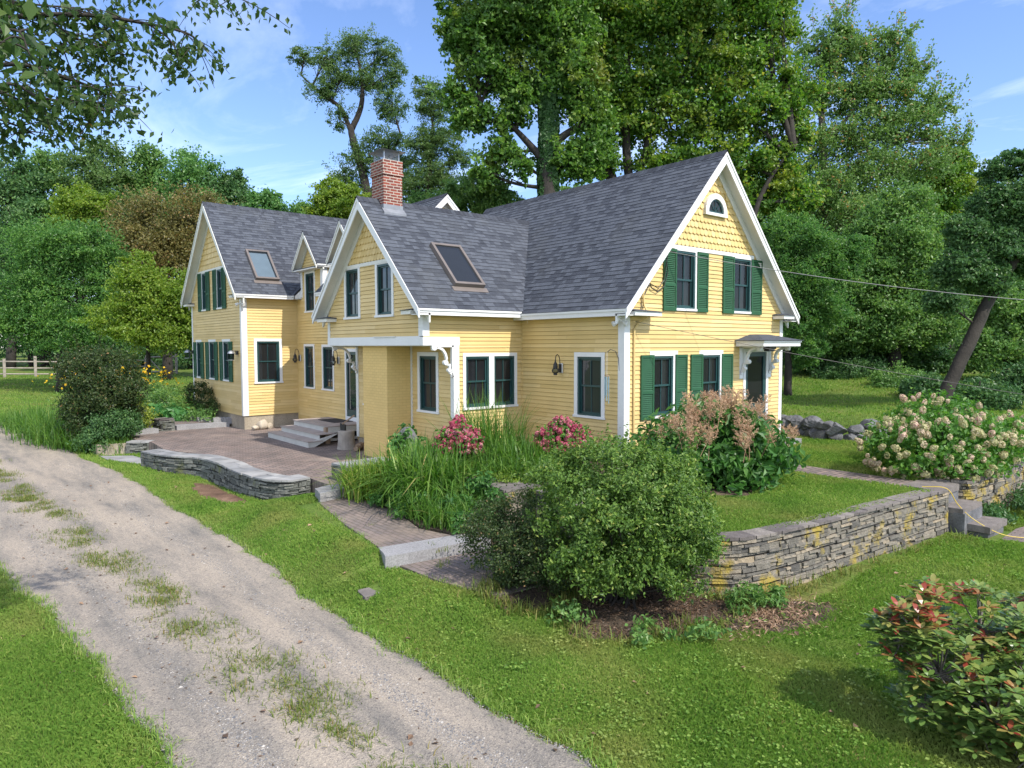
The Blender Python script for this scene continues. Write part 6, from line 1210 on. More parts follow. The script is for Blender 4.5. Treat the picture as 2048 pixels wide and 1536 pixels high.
# plumed perennial (tall, large pointed leaves, beige plumes)
pl = shrub('plumed_perennial', 'tall leafy perennial covered in beige flower plumes by the shuttered windows', (-.3, -2.55, TERR), [((-.3, -2.5, .25), (1.15, 1.0, .75)), ((.35, -3.0, .1), (.9, .8, .6)), ((-.95, -2.0, .15), (.7, .7, .6)), ((.2, -2.2, .55), (.9, .8, .5)), ((-.1, -2.9, -.1), (1.0, .8, .45))], 6500, .19, 'bigleaf', 3, ncl=190, stems=60, aspect=.48, rc=.3, flat=.6)
rng = np.random.default_rng(9)
protos = []
for k in range(4):
    mb = MB(); n = 420; q = rng.random(n)**.8; br = rng.integers(0, 11, n); ang = br*2.4+rng.normal(size=n)*.15; hb = (br/11)*.34; o = q*(.20-.012*br); P = np.stack([np.cos(ang)*o, np.sin(ang)*o, hb+o*.9], 1)+rng.normal(size=(n, 3))*.012
    V, F = leafmesh(P, .026, rng, .2, .6); mb.addnp(V, F, rng.random(n)); mb.tube([(0, 0, -.3), (0, 0, .2), (.01, 0, .42)], [.006, .005, .002], 4, val=.1); ob = mb.build('flower_plume', LF['plume']); ob.parent = pl; protos.append(ob)
k = 0
for i in range(95):
    a = rng.uniform(0, 6.28); r = math.sqrt(rng.random()); x = -.1+1.6*r*math.cos(a); y = -2.6+1.25*r*math.sin(a); top = 1.0-.75*((x+.1)/1.6)**2-.75*((y+2.6)/1.25)**2+rng.uniform(-.25, .2)
    o = protos[i] if i < 4 else protos[i % 4].copy()
    if i >= 4: col.objects.link(o); o.parent = pl
    o.location = tuple(np.array([x, y, top-.02])-worldloc(pl)); lean = Vector(((x+.15)*.45, (y+2.55)*.5, 1)); e = lean.to_track_quat('Z', 'Y').to_euler(); o.rotation_euler = (e.x, e.y, e.z+rng.uniform(0, 6)); s = rng.uniform(.6, 1.1); o.scale = (s, s, s*1.1)
# white panicle hydrangea
hy = shrub('white_hydrangea', 'large hydrangea bush covered in cream and pinkish flower heads', (4.4, -4.9, TERR), [((4.3, -4.75, .1), (1.35, 1.1, .65)), ((5.3, -5.1, .15), (1.3, 1.0, .6)), ((3.6, -4.5, .0), (.8, .8, .55)), ((5.6, -4.4, .5), (1.1, .9, .55)), ((4.5, -5.35, -.2), (1.2, .6, .4)), ((6.6, -5.2, .1), (.9, .8, .55))], 12000, .105, 'hydleaf', 4, ncl=260, stems=40, aspect=.6, rc=.28)
def flowerheads(root, blobs, n, mat, R, H, petal, seed, view=None, zmin=-9, nm='flower_head', shell=.93, s0=.75, s1=1.2):
    rng = np.random.default_rng(seed); protos = []
    for k in range(4):
        m = 110; d = nrm(rng.normal(size=(m, 3))); d[:, 2] = d[:, 2]*1.0; t = (d[:, 2]+1)/2; P = d*np.array([R, R, H]); P[:, :2] *= (1.08-.45*t)[:, None]; P *= rng.uniform(.8, 1.0, (m, 1)); V, F = leafmesh(P, petal, rng, .1, .9, d, 2.0, fold=.05); mb = MB(); mb.addnp(V, F, np.clip(rng.normal(size=m)*.18+(.3, .42, .6, .8)[k], 0, 1)); ob = mb.build(nm, LF[mat]); ob.parent = root; protos.append(ob)
    i = 0; used = 0; vol = np.array([np.prod(r)**(2/3) for _, r in blobs]); vol /= vol.sum(); tries = 0; spots = []
    while len(spots) < n and tries < 20000:
        tries += 1; j = rng.choice(len(blobs), p=vol); c, r = np.array(blobs[j][0]), np.array(blobs[j][1]); d = nrm(rng.normal(size=3))
        p = c+d*r*rng.uniform(shell, 1.08)
        if p[2] < zmin or (d@(CAM-p)/np.linalg.norm(CAM-p)) < 0.0: continue
        if any(np.sum(((p-np.array(b[0]))/np.array(b[1]))**2) < .72 for jj, b in enumerate(blobs) if jj != j): continue
        if any(np.linalg.norm(p-q[0]) < R*1.15 for q in spots): continue
        spots.append((p, d))
    for i, (p, d) in enumerate(spots):
        o = protos[i] if i < 4 else protos[rng.integers(4)].copy()
        if i >= 4: col.objects.link(o); o.parent = root
        o.location = tuple(p-worldloc(root)); e = Vector((d[0], d[1], d[2]*.6+.45)).to_track_quat('Z', 'Y').to_euler(); o.rotation_euler = (e.x, e.y, rng.uniform(0, 6)); s = rng.uniform(s0, s1); o.scale = (s, s, s*rng.uniform(.9, 1.25))
HB = [((4.3, -4.75, .1), (1.4, 1.15, .7)), ((5.3, -5.1, .15), (1.35, 1.05, .65)), ((3.6, -4.5, .0), (.85, .85, .6)), ((5.6, -4.4, .5), (1.1, .9, .6)), ((4.5, -5.35, -.2), (1.25, .65, .45)), ((6.6, -5.2, .1), (.95, .85, .6))]
flowerheads(hy, HB, 96, 'hydflower', .072, .09, .042, 3, zmin=-.68)
rng = np.random.default_rng(44); mb = MB(); fl = 0
for _ in range(900):
    c, r = [np.array(q) for q in HB[rng.integers(len(HB))]]; d = nrm(rng.normal(size=3)); p = c+d*r*rng.uniform(.9, 1.03)
    if p[2] < -.7 or d@(CAM-p) < 0 or any(np.sum(((p-np.array(b[0]))/np.array(b[1]))**2) < .7 for b in HB): continue
    m = 70; dd = nrm(rng.normal(size=(m, 3))); P = p+dd*np.array([.06, .06, .075])*rng.uniform(.6, 1.05); V, F = leafmesh(P, .036, rng, .1, .9, dd, 2.0, fold=.05); mb.addnp(V, F, np.clip(rng.normal(size=m)*.15+rng.uniform(.05, .8), 0, 1)); fl += 1
    if fl > 120: break
mb.build('smaller_flower_heads', LF['hydflower'], hy)['kind'] = 'stuff'
for lab, c, sd in (('pink flowered hydrangea at the foot of the white porch post', (-3.25, 1.75, TERR), 1), ('pink flowered hydrangea below the single window', (-1.35, .55, TERR), 2)):
    f_ = .72 if sd == 1 else .9; b = [((c[0], c[1], TERR+.62), (.46*f_, .46*f_, .44)), ((c[0]+.26*f_, c[1]-.2*f_, TERR+.52), (.38*f_, .38*f_, .38)), ((c[0]-.26*f_, c[1]+.2*f_, TERR+.52), (.38*f_, .38*f_, .38)), ((c[0], c[1], TERR+.82), (.3*f_, .3*f_, .32))]
    ph = shrub('pink_hydrangea', lab, c, b, 3200, .085, 'hydleaf', 20+sd, ncl=80, stems=14, group='pink hydrangeas along the house', aspect=.6, rc=.18)
    flowerheads(ph, b, 90, 'pinkflower', .055, .065, .036, 30+sd, zmin=TERR+.45, s0=.7, s1=1.3)
# left shrub and companions
g = float(zg(-7.9, 14.8))
shrub('left_shrub', 'large dark evergreen shrub with wispy top at the entrance of the patio', (-7.6, 16.0, g), [((-7.6, 16.0, .15), (1.2, 1.2, .85)), ((-7.5, 15.9, .8), (1.28, 1.28, .7)), ((-7.65, 16.2, 1.5), (1.18, 1.18, .62)), ((-7.65, 15.8, -.5), (.9, .9, .5))], 24000, .085, 'shrub2', 6, ncl=330, stems=50, sprigs=90, rc=.26)
shrub('left_shrub', 'glossy dark green lower bush in front of the wispy shrub', (-7.5, 15.0, g), [((-7.55, 15.1, -.35), (.8, .7, .55)), ((-7.9, 15.0, -.8), (.6, .6, .35)), ((-7.3, 14.9, -.3), (.6, .5, .4))], 12000, .085, 'dark', 7, ncl=150, stems=20, rc=.2)
shrub('variegated_shrub', 'small bright yellow variegated bush right of the dark shrub', (-6.65, 16.8, -.75), [((-6.65, 16.8, -.25), (.75, .7, .5))], 4500, .09, 'varieg', 8, ncl=70, stems=12, rc=.2)
def blades(name, label, centres, n, h, w, leaf, seed, arch=.7, cat='grass clump', group=None, spread=.2, hv=.3, kind=None, nseg=4, up=1.0, vlo=0., vhi=1., root=None, part='blades'):
    """arching strap leaves growing from each centre (x, y, z, scale)"""
    rng = np.random.default_rng(seed+900); C = np.array(centres, float); k = rng.integers(0, len(C), n); s = C[k, 3]; az = rng.uniform(0, 6.283, n); L = h*s*rng.uniform(1-hv, 1+hv, n); lean = rng.uniform(.05, 1, n)*arch
    base = C[k, :3]+np.stack([rng.normal(size=n)*spread*s, rng.normal(size=n)*spread*s, np.zeros(n)], 1); dirh = np.stack([np.cos(az), np.sin(az), 0*az], 1); side = np.stack([-np.sin(az), np.cos(az), 0*az], 1); q = np.linspace(0, 1, nseg+1); V = np.zeros((n, nseg+1, 2, 3))
    for i, t in enumerate(q):
        hor = lean*(t**1.8)*L; ver = L*(t-.55*lean*t**2.6)*up; ww = w*s*(1-.92*t**1.6)*(.7+.6*min(t*3, .5)); c = base+dirh*hor[:, None]+np.array([0, 0, 1])*ver[:, None]
        V[:, i, 0] = c-side*ww[:, None]*.5; V[:, i, 1] = c+side*ww[:, None]*.5
    V = V.reshape(-1, 3); st = (np.arange(n)*(nseg+1)*2)[:, None]; F = np.concatenate([st+np.array([2*i, 2*i+1, 2*i+3, 2*i+2]) for i in range(nseg)], 1).reshape(-1, 4); v = np.repeat(np.clip(rng.normal(size=n)*.2+.45, vlo, vhi), nseg); mb = MB(); mb.addnp(V, F, v)
    if root is not None: return mb.build(part, LF[leaf], root)
    o = thing(name, label, cat, C[0, :3], group); mb.build(part, LF[leaf], o); 
    if kind: o['kind'] = kind
    return o
Z1 = -.93
gg = 'grass clumps between walk and stone wall'
blades('daylily_clump', 'yellowing daylily clump at the corner of the patio pier', [(-5.0, 2.85, Z1, 1), (-4.7, 2.6, Z1, 1), (-5.1, 2.3, Z1, .9), (-4.6, 2.1, Z1, 1)], 900, .85, .036, 'daylily', 1, group=gg, arch=1.15)
blades('ornamental_grass', 'tall arching green grass in the middle of the bed beside the walk', [(-4.4, 1.5, Z1, 1.1), (-4.1, 1.9, Z1, 1.1), (-4.6, 1.0, Z1, 1), (-4.2, .9, Z1, 1.1), (-4.0, 1.3, Z1, 1.1), (-4.4, 2.3, Z1, 1), (-4.8, 1.6, Z1, .8)], 1150, 1.12, .046, 'grass', 2, group=gg, arch=1.3, spread=.22)
blades('ornamental_grass', 'lower arching grass at the near end of the bed by the granite step', [(-4.6, .4, Z1, .9), (-4.9, .2, Z1, .8), (-4.5, -.2, Z1, .8), (-4.85, -.5, Z1, .7), (-5.0, .8, Z1, .8), (-5.15, .4, Z1, .7), (-5.2, -.3, Z1, .7), (-5.05, -.75, Z1, .6)], 850, .75, .036, 'grass', 3, group=gg, arch=1.2, spread=.2)
blades('ornamental_grass', 'tall wispy grass with nodding seed heads by the paired windows', [(-2.1, 2.2, TERR, 1), (-2.3, 2.6, TERR, 1), (-1.9, 1.8, TERR, .9), (-2.4, 1.8, TERR, .9)], 500, 1.6, .024, 'grass', 4, group=gg, arch=.8, spread=.22)
blades('ornamental_grass', 'fresh green grass mound between the pink hydrangeas', [(-2.4, .9, TERR, 1), (-2.0, .6, TERR, 1), (-2.7, 1.2, TERR, 1), (-1.9, 1.2, TERR, .9)], 1100, .78, .036, 'grass', 5, group=gg, arch=1.0, spread=.25)
blades('ornamental_grass', 'arching grass mound above the stone wall corner', [(-2.9, .3, TERR, .8), (-2.5, -.1, TERR, .9), (-3.2, .7, TERR, .8), (-3.0, 2.6, TERR, .9), (-3.3, 3.0, TERR, .9), (-3.2, 1.8, TERR, .8), (-2.2, -.4, TERR, .8)], 1500, .68, .034, 'grass', 6, group=gg, arch=1.0, spread=.28)
shrub('ground_cover', 'bright low ground cover over the top of the stone wall', (-3.2, .2, TERR), [((-3.3, .3, TERR+.08), (.35, .8, .12)), ((-3.0, -.2, TERR+.08), (.5, .3, .12)), ((-3.35, 1.4, TERR+.1), (.3, .7, .14))], 2200, .06, 'lime', 31, ncl=60, stems=4, rc=.12, cat='ground cover')
shrub('leafy_plant', 'dark broad leaved plants at the foot of the grasses by the granite step', (-4.3, -.3, Z1), [((-5.0, -.7, Z1+.12), (.35, .3, .2)), ((-5.15, .5, Z1+.12), (.25, .6, .2)), ((-5.1, 1.6, Z1+.1), (.2, .5, .18)), ((-4.2, -.3, Z1+.22), (.5, .45, .26)), ((-4.75, .05, Z1+.15), (.45, .4, .2)), ((-3.95, .1, Z1+.4), (.25, .4, .35)), ((-4.75, 2.9, Z1+.2), (.3, .3, .25)), ((-4.9, 1.0, Z1+.2), (.35, .4, .25))], 2600, .12, 'bigleaf', 32, ncl=50, stems=8, rc=.16, cat='plant', aspect=.5)
shrub('rock_ivy', 'broad leaved vine climbing over the rock at the chimney base', (-3.3, 4.0, -.5), [((-3.2, 4.05, -.12), (.4, .4, .4)), ((-3.3, 3.8, -.35), (.35, .35, .3))], 420, .13, 'bigleaf', 33, ncl=36, stems=5, rc=.12, cat='vine', aspect=.75)
lg = 'plants of the left borders'
zl = float(zg(-8.6, 17))
blades('ornamental_grass', 'long loose grasses along the drive left of the dark shrub', [(-8.7, 18, zl, 1), (-8.9, 20, zl, 1), (-9.1, 22, zl, 1), (-8.5, 17, zl, 1), (-8.4, 19.5, zl, 1), (-8.4, 21, zl, 1), (-8.4, 16.2, zl, .8), (-8.5, 23, zl, 1), (-8.0, 24, zl, 1), (-9.3, 24, zl, .9)], 3600, 1.05, .03, 'grass', 8, group=lg, arch=1.15, spread=.4)
blades('daylily_clump', 'strappy leaves spilling over the pale concrete block', [(-8.1, 15.0, zl, .9), (-7.6, 14.7, zl, .9), (-7.3, 14.5, zl, .8), (-8.3, 15.4, zl, .9)], 800, .65, .03, 'grass', 9, group=lg, arch=1.0, spread=.2)
shrub('perennial_bed', 'mixed leafy perennials in the bed under the green shutters', (-4.6, 19, -.7), [((-4.3, 18.2, -.35), (.6, .9, .35)), ((-4.6, 19.6, -.1), (.7, .9, .6)), ((-5.0, 21.2, .0), (.8, 1, .65)), ((-3.9, 17.0, -.45), (.35, .6, .25)), ((-6.0, 23, -.2), (1.4, 1.2, .6))], 7000, .12, 'mid', 34, ncl=150, stems=24, rc=.25, cat='perennials', group=lg, aspect=.45)
shrub('hosta_plant', 'broad pale green hosta leaves beside the brick path', (-4.9, 18.4, -.65), [((-4.9, 18.4, -.45), (.55, .7, .28)), ((-5.1, 19.6, -.4), (.5, .6, .3))], 700, .24, 'hosta', 35, ncl=46, stems=6, rc=.2, cat='plant', group=lg, aspect=.6)
shrub('dark_perennial', 'dusky dark leaved plant against the left wing wall', (-3.75, 18.4, -.6), [((-3.75, 18.2, .1), (.3, .6, .65)), ((-3.8, 17.4, -.2), (.3, .45, .4)), ((-3.8, 19.3, .2), (.35, .6, .7))], 4200, .075, 'shrub2', 36, ncl=80, stems=12, rc=.16, cat='plant', group=lg)
yf = thing('yellow_flowers', 'yellow flowering perennials behind the far corner bed', 'flowers', (-5.5, 24, -.6), lg); rng = np.random.default_rng(3); mb = MB(); n = 420; P = np.stack([rng.normal(size=n)*1.0-5.6, rng.normal(size=n)*1.1+24.2, rng.normal(size=n)*.28+.75], 1); V, F = leafmesh(P, .13, rng, .6, .9); mb.addnp(V, F, rng.random(n)); mb.build('blossoms', LF['yellowflower'], yf)
mb = MB(); n = 2600; P = np.stack([rng.normal(size=n)*1.0-5.6, rng.normal(size=n)*1.1+24.2, rng.uniform(-.7, .9, n)], 1); V, F = leafmesh(P, .15, rng, .3, .35); mb.addnp(V, F, rng.random(n)); mb.build('foliage', LF['mid'], yf)
# leathery red-green bush, near right: whorls of leaves on bare grey stems
def whorls(root, tips, leaf, size, seed, nl=8):
    rng = np.random.default_rng(seed); T_ = np.array(tips); n = len(T_); V = []; val = []
    for i in range(n):
        red = rng.random()
        for k in range(nl+rng.integers(-2, 3)):
            a = k*2.4+rng.uniform(-.2, .2); el = rng.uniform(-.25, .75); d = np.array([math.cos(a)*math.cos(el), math.sin(a)*math.cos(el), math.sin(el)]); L = size*rng.uniform(.7, 1.2); sd = nrm(np.cross(d, [0, 0, 1.])); nn = np.cross(sd, d); b = T_[i][:3]+d*.01; W = L*.21
            V += [b, b+d*L*.35-sd*W+nn*.004, b+d*L*.75-sd*W*.9, b+d*L-nn*L*.06, b+d*L*.75+sd*W*.9, b+d*L*.35+sd*W+nn*.004]; val.append(np.clip((rng.normal()*.16+.42) if red < T_[i][3] else rng.uniform(.62, 1.0), 0, 1) if T_.shape[1] > 3 else .4)
    V = np.array([q[:3] for q in V]); F = np.arange(len(V)).reshape(-1, 6); mb = MB(); mb.addnp(V, F, val); return mb.build('foliage', LF[leaf], root)
def rhodo(label, base, blobs, n, size, seed, redside):
    rng = np.random.default_rng(seed); root = thing('rhododendron', label, 'shrub', base, None); mb = MB(); tips = []
    base = np.array(base, float); vol = np.array([np.prod(r)**(2/3) for _, r in blobs]); vol /= vol.sum()
    main = []
    for (c, r), w in zip(blobs, vol):
        c = np.array(c); j = base+np.array([rng.normal()*.08, rng.normal()*.08, 0]); mid = c-np.array([0, 0, r[2]*.3]); mb.tube(bez(j, (j+mid)/2+np.array([rng.normal()*.08, rng.normal()*.08, 0]), mid, 6), np.linspace(.028, .014, 6), 6, False); 
        d, dn = ellip(rng, int(n*w), .5, .4); P = c+d*np.array(r)
        for p in P:
            if p[2] < base[2]+.1: continue
            if rng.random() < .33: mb.tube(bez(mid, (mid+p)/2-[0, 0, .05], p, 4), [.011, .008, .006, .004], 4, False)
            q = (p-base)@RT; h = p[2]-base[2]; tips.append((*p, .97-(.75 if (h > redside[1] and q < redside[0]) else .22 if h > redside[1] else 0.05)))
    mb.build('stem', M['palebark'], root, True); whorls(root, [np.array(t) for t in tips], 'rhodo', size, seed+1)
    return root
gb = float(zg(-4.6, -8.35))
rb = PX(1985, 1500, 6.3); rb[2] = gb
B_ = lambda u, v, d, r: (PX(u, v, d), (r, r, r*.85))
rhodo('leathery leaved bush with red and green whorled leaves at the lower right corner', rb, [B_(1800, 1270, 6.3, .26), B_(1850, 1400, 6.2, .26), B_(1830, 1250, 6.3, .30), B_(1880, 1330, 6.2, .34), B_(1960, 1240, 6.5, .36), B_(2050, 1330, 6.3, .40), B_(1990, 1420, 6.0, .42), B_(2090, 1460, 5.9, .42), B_(1920, 1430, 6.2, .28), B_(2080, 1240, 6.8, .36), B_(2000, 1530, 5.9, .40), B_(2110, 1560, 5.8, .40), B_(1850, 1200, 6.5, .2)], 900, .105, 44, (-.02, 1.0))

# ------------------------------------------------------------------ lawn blades, weeds, fallen leaves
def lawnmask(x, y):
    m = ~((x > xL(y)-.0) & (x < xR(y)+.0))
    for p in (PPOLY, TPOLY, MPOLY, MPOLY4, EPOLY, BEDPOLY, [(-6.4, 2.95), (-5.1, 3.0), (-5.1, -1.0), (-6.65, -.9)], [(-6.6, -1.0), (-4.9, -1.3), (-4.6, -2.5), (-5.3, -3.3), (-6.2, -3.25), (-6.5, -2.3)], [(2.6, -6.5), (3.7, -6.45), (7.5, -7.1), (7.4, -7.7), (3.0, -7.3)], [(2.42, -6.5), (3.7, -6.5), (3.4, -5), (2.42, -5)], [(-8.0, 14.2), (-7.95, 13.3), (-7.35, 11.6), (-6.9, 11.7), (-7.2, 13.6)], [(-7.45, -1.97), (-7.15, -1.92), (-7.08, -1.6), (-7.42, -1.58)], [(-6.0, 4.45), (-5.3, 4.3), (-5.3, 5.5), (-5.9, 10), (-7.5, 11.4), (-7.46, 11.2), (-7.1, 9.95), (-6.58, 9.0), (-6.42, 7.8), (-6.46, 6.4), (-6.35, 5.1)]):
        m &= ~inpoly(x, y, p)
    m &= ~((x > -3.9) & (x < 8) & (y > -5.75) & (y < 20)); m &= ~((x > -7.9) & (x < 6) & (y > 14.2) & (y < 22)); return m
def inframe(P, pad=.1):
    d = P-CAM; z = d@FW; return (z > 1) & (np.abs(d@RT/z) < (1024/F_PX)*(1+pad)) & (np.abs(d@UP/z) < (768/F_PX)*(1+pad))
def grassmesh(name, label, x, y, z, leaf, seed, h=.048, w=.0062, dist=None, lean=.9, hv=.45, vbias=0.0):
    rng = np.random.default_rng(seed); n = len(x); az = rng.uniform(0, 6.283, n); sc_ = np.ones(n) if dist is None else np.clip(dist/9, 1, 4); L = h*rng.uniform(1-hv, 1+hv, n)*np.sqrt(sc_)*(.75+.5*(np.sin(x*1.7+np.sin(y*1.1))*np.cos(y*1.9)*.5+.5)); W = w*sc_*rng.uniform(.7, 1.3, n); l = rng.uniform(.1, 1, n)*lean
    d = np.stack([np.cos(az), np.sin(az), 0*az], 1); s = np.stack([-np.sin(az), np.cos(az), 0*az], 1); b = np.stack([x, y, z], 1); up = np.array([0, 0, 1.])
    m = b+d*(l*L*.35)[:, None]+up*(L*.62)[:, None]; t = b+d*(l*L)[:, None]+up*(L*(1-.35*l))[:, None]; W = W[:, None]
    V = np.stack([b-s*W*.5, b+s*W*.5, m+s*W*.42, t, m-s*W*.42], 1).reshape(-1, 3); F = np.arange(n*5).reshape(-1, 5); mb = MB(); patchy = np.sin(x*.9+2*np.sin(y*.7))*np.cos(y*1.1+np.sin(x*1.3))+.6*np.sin(x*3.1+np.sin(y*2.3)*1.5)*np.sin(y*2.7+1); v = np.clip(rng.normal(size=n)*.15+.43+.14*patchy+vbias, 0, 1); mb.addnp(V, F, v); o = mb.build(name, LF[leaf]); tag(o, label, kind='stuff'); return o
rng = np.random.default_rng(21)
def scatter(x0, x1, y0, y1, dens, rng, d0=6.5, pw=1.6):
    n = int((x1-x0)*(y1-y0)*dens); x = rng.uniform(x0, x1, n); y = rng.uniform(y0, y1, n); d = np.hypot(x-CAM[0], y-CAM[1]); k = rng.random(n) < np.clip((d0/np.maximum(d, .1))**pw, 0, 1); x, y = x[k], y[k]; P = np.stack([x, y, zg(x, y)], 1); k = inframe(P); return x[k], y[k]
xs, ys = [], []
for a in ((-13.5, -5, -9.5, 14, 5600), (-5, 6, -10, -4, 5600), (-13, 3, 14, 56, 1700), (7, 26, -9, 12, 1500), (2.4, 12, -10, -5.5, 1500)):
    x, y = scatter(*a, rng); k = lawnmask(x, y) if a[0] < 7 else ~((x < 8.3)); k &= ~(inpoly(x, y, MPOLY2) & (rng.random(len(x)) < .72)); xs.append(x[k]); ys.append(y[k])
x = np.concatenate(xs); y = np.concatenate(ys); dd = np.hypot(x-CAM[0], y-CAM[1]); grassmesh('lawn_grass', 'mown lawn grass of the lower garden', x, y, zg(x, y), 'lawn', 1, dist=dd)
print('lawn blades', len(x))
x, y = scatter(-3.9, 8.6, -5.8, 1, 3000, rng, 9); k = inpoly(x, y, TPOLY) & ~inpoly(x, y, MPOLY3) & ~((x > 2.1) & (x < 3.05) & (y < -1.0)) & ~((x > 2.6) & (x < 4.6) & (y > -2) & (y < .1) & (np.abs((y+2.0)-(x-2.8)*1.15) < .7)) & ~((x < -.0) & (y > -.7)) & ~((y > -.1) & (x < 6.7)); x, y = x[k], y[k]
grassmesh('terrace_grass', 'mown grass on the raised terrace', x, y, np.full(len(x), TERR), 'lawn', 2, dist=np.hypot(x-CAM[0], y-CAM[1]), vbias=.04)
# weeds: centre strip of the drive, ragged lawn edges, clover leaves
wx, wy = [], []
for y0 in np.arange(-9.5, 26, .17):
    c = (float(xL(y0))+float(xR(y0)))/2+.05+.22*math.sin(y0*1.7); k = 1.0 if math.sin(y0*2.1)+.6*math.sin(y0*5.3+1) > -.35 else .15
    for _ in range(11):
        if rng.random() < k*.8: pass
for _ in range(170):      # patches of tufts along the strip
    y0 = rng.uniform(-9.5, 24); c = -9.58-.08*y0+rng.normal()*.13+.1*math.sin(y0*1.3); k = int(rng.integers(4, 26)); r = rng.uniform(.05, .17); wx += list(c+rng.normal(size=k)*r); wy += list(y0+rng.normal(size=k)*r*1.5)
wx = np.array(wx); wy = np.array(wy); C = [(a, b, float(zg(a, b))+.02, s) for a, b, s in zip(wx, wy, rng.uniform(.5, 1.25, len(wx)))]
o = blades('drive_weeds', 'tufts of grass and weeds growing along the centre of the gravel drive', C, len(C)*9, .09, .0115, 'weed', 11, arch=1.25, spread=.07, kind='stuff', nseg=2)
ex = []; 
for y0 in np.arange(-9.5, 24, .035):
    for f in (xL, xR):
        if rng.random() < .85: ex.append((float(f(y0))+rng.normal()*.05, y0, float(zg(float(f(y0)), y0))+.015, rng.uniform(.6, 1.2)))
ex = [e for e in ex if inframe(np.array([[e[0], e[1], e[2]]]))[0]]
blades('edge_grass', 'ragged longer grass along both edges of the drive', ex, len(ex)*14, .095, .010, 'lawn', 12, arch=1.2, spread=.05, kind='stuff', nseg=2)
x, y = scatter(-8, 4, -9.5, 4, 18, rng); k = lawnmask(x, y); x, y = x[k], y[k]; nn = 9; P = np.stack([np.repeat(x, nn), np.repeat(y, nn), 0*np.repeat(x, nn)], 1)+rng.normal(size=(len(x)*nn, 3))*[.05, .05, 0]; P[:, 2] = zg(P[:, 0], P[:, 1])+.05; V, F = leafmesh(P, .034, rng, 2.5, .85); mb = MB(); mb.addnp(V, F, rng.random(len(P))*.7); tag(mb.build('lawn_weeds', LF['lawn']), 'patches of clover and plantain in the lawn', kind='stuff')
path_edge = []
# weeds at the foot of the wall and around the mulch
edge = []
for a, b in zip([(-3.9, -4.6), (-3.4, -5.2), (-2.4, -5.42), (-1, -5.55), (1, -5.7)], [(-3.4, -5.2), (-2.4, -5.42), (-1, -5.55), (1, -5.7), (2.4, -5.9)]):
    for q in np.linspace(0, 1, 14): edge.append((a[0]+(b[0]-a[0])*q+rng.normal()*.07, a[1]+(b[1]-a[1])*q-abs(rng.normal())*.1, -1.3, rng.uniform(.4, 1.1)))
for p in list(MPOLY)+list(MPOLY4): edge += [(p[0]+rng.normal()*.1, p[1]+rng.normal()*.1, float(zg(*p)), rng.uniform(.5, 1.1)) for _ in range(2)]
for p in ((-6.1, 3.0), (-5.5, 2.9), (-6.5, -1.2), (-5.8, -1.35), (-6.0, .5), (-6.4, 1.5), (-6.3, -2.0), (-6.2, -3.1)): edge += [(p[0]+rng.normal()*.12, p[1]+rng.normal()*.1, -1.0, rng.uniform(.3, .7)) for _ in range(3)]
shrub('ground_cover', 'dark trailing plants at the foot of the hydrangea pier', (5.2, -6.1, -1.28), [((4.6, -6.05, -1.15), (.9, .25, .25)), ((5.8, -6.2, -1.1), (1.0, .35, .35)), ((7.2, -6.4, -1.0), (1.0, .5, .45))], 3600, .085, 'dark', 41, ncl=90, stems=0, rc=.16, cat='ground cover')
for a, b in (((-5.95, 2.8), (-6.35, .9)), ((-6.35, .9), (-6.62, -.9)), ((-6.72, -1.2), (-6.45, -2.3)), ((-6.45, -2.3), (-6.2, -3.25)), ((-5.5, 4.35), (-6.1, 4.35)), ((-6.4, 5.0), (-6.52, 6.4)), ((-6.52, 6.4), (-6.5, 7.8)), ((-6.5, 7.8), (-7.2, 10)), ((-5.5, 4.3), (-5.95, 2.8))):
    for q in np.linspace(0, 1, int(14*math.hypot(a[0]-b[0], a[1]-b[1]))): x0 = a[0]+(b[0]-a[0])*q-.03+rng.normal()*.035; y0 = a[1]+(b[1]-a[1])*q+rng.normal()*.03; path_edge.append((x0, y0, float(zg(x0, y0)), rng.uniform(.7, 1.2)))
blades('path_edge_grass', 'longer grass leaning over the edge of the brick walk and patio wall', path_edge, len(path_edge)*16, .085, .009, 'lawn', 14, arch=1.1, spread=.04, kind='stuff', nseg=2)
n = 900; x = rng.normal(size=n)*.42-3.65; y = rng.normal(size=n)*.22-5.72; k = y < -5.42; P = np.stack([x[k], y[k], zg(x[k], y[k])+.04], 1); V, F = leafmesh(P, .12, rng, 1.2, .12); mb = MB(); mb.addnp(V, F, np.clip(rng.random(len(P))*.5+.45, 0, 1)); tag(mb.build('straw_litter', LF['dryleaf']), 'dry straw and bark litter at the foot of the wall', kind='stuff')
shrub('weed_clump', 'broad green weeds at the foot of the curved wall beside the big shrub', (-3.75, -5.4, -1.28), [((-3.75, -5.38, -1.15), (.3, .22, .16)), ((-3.35, -5.5, -1.18), (.28, .2, .12))], 520, .1, 'mid', 42, ncl=30, stems=0, rc=.1, cat='weeds', aspect=.35)
shrub('weed_clump', 'low leafy weeds in front of the mulch bed', (-5.3, -5.3, -1.28), [((-5.4, -5.2, -1.2), (.4, .25, .1)), ((-4.9, -5.55, -1.2), (.35, .2, .1)), ((-5.8, -4.2, -1.18), (.25, .3, .12))], 620, .07, 'mid', 43, ncl=40, stems=0, rc=.1, cat='weeds', aspect=.6)
blades('wall_weeds', 'weeds along the foot of the stone wall and the mulch edge', edge, len(edge)*12, .2, .02, 'weed', 13, arch=1.1, spread=.08, kind='stuff', nseg=3, vhi=.8)
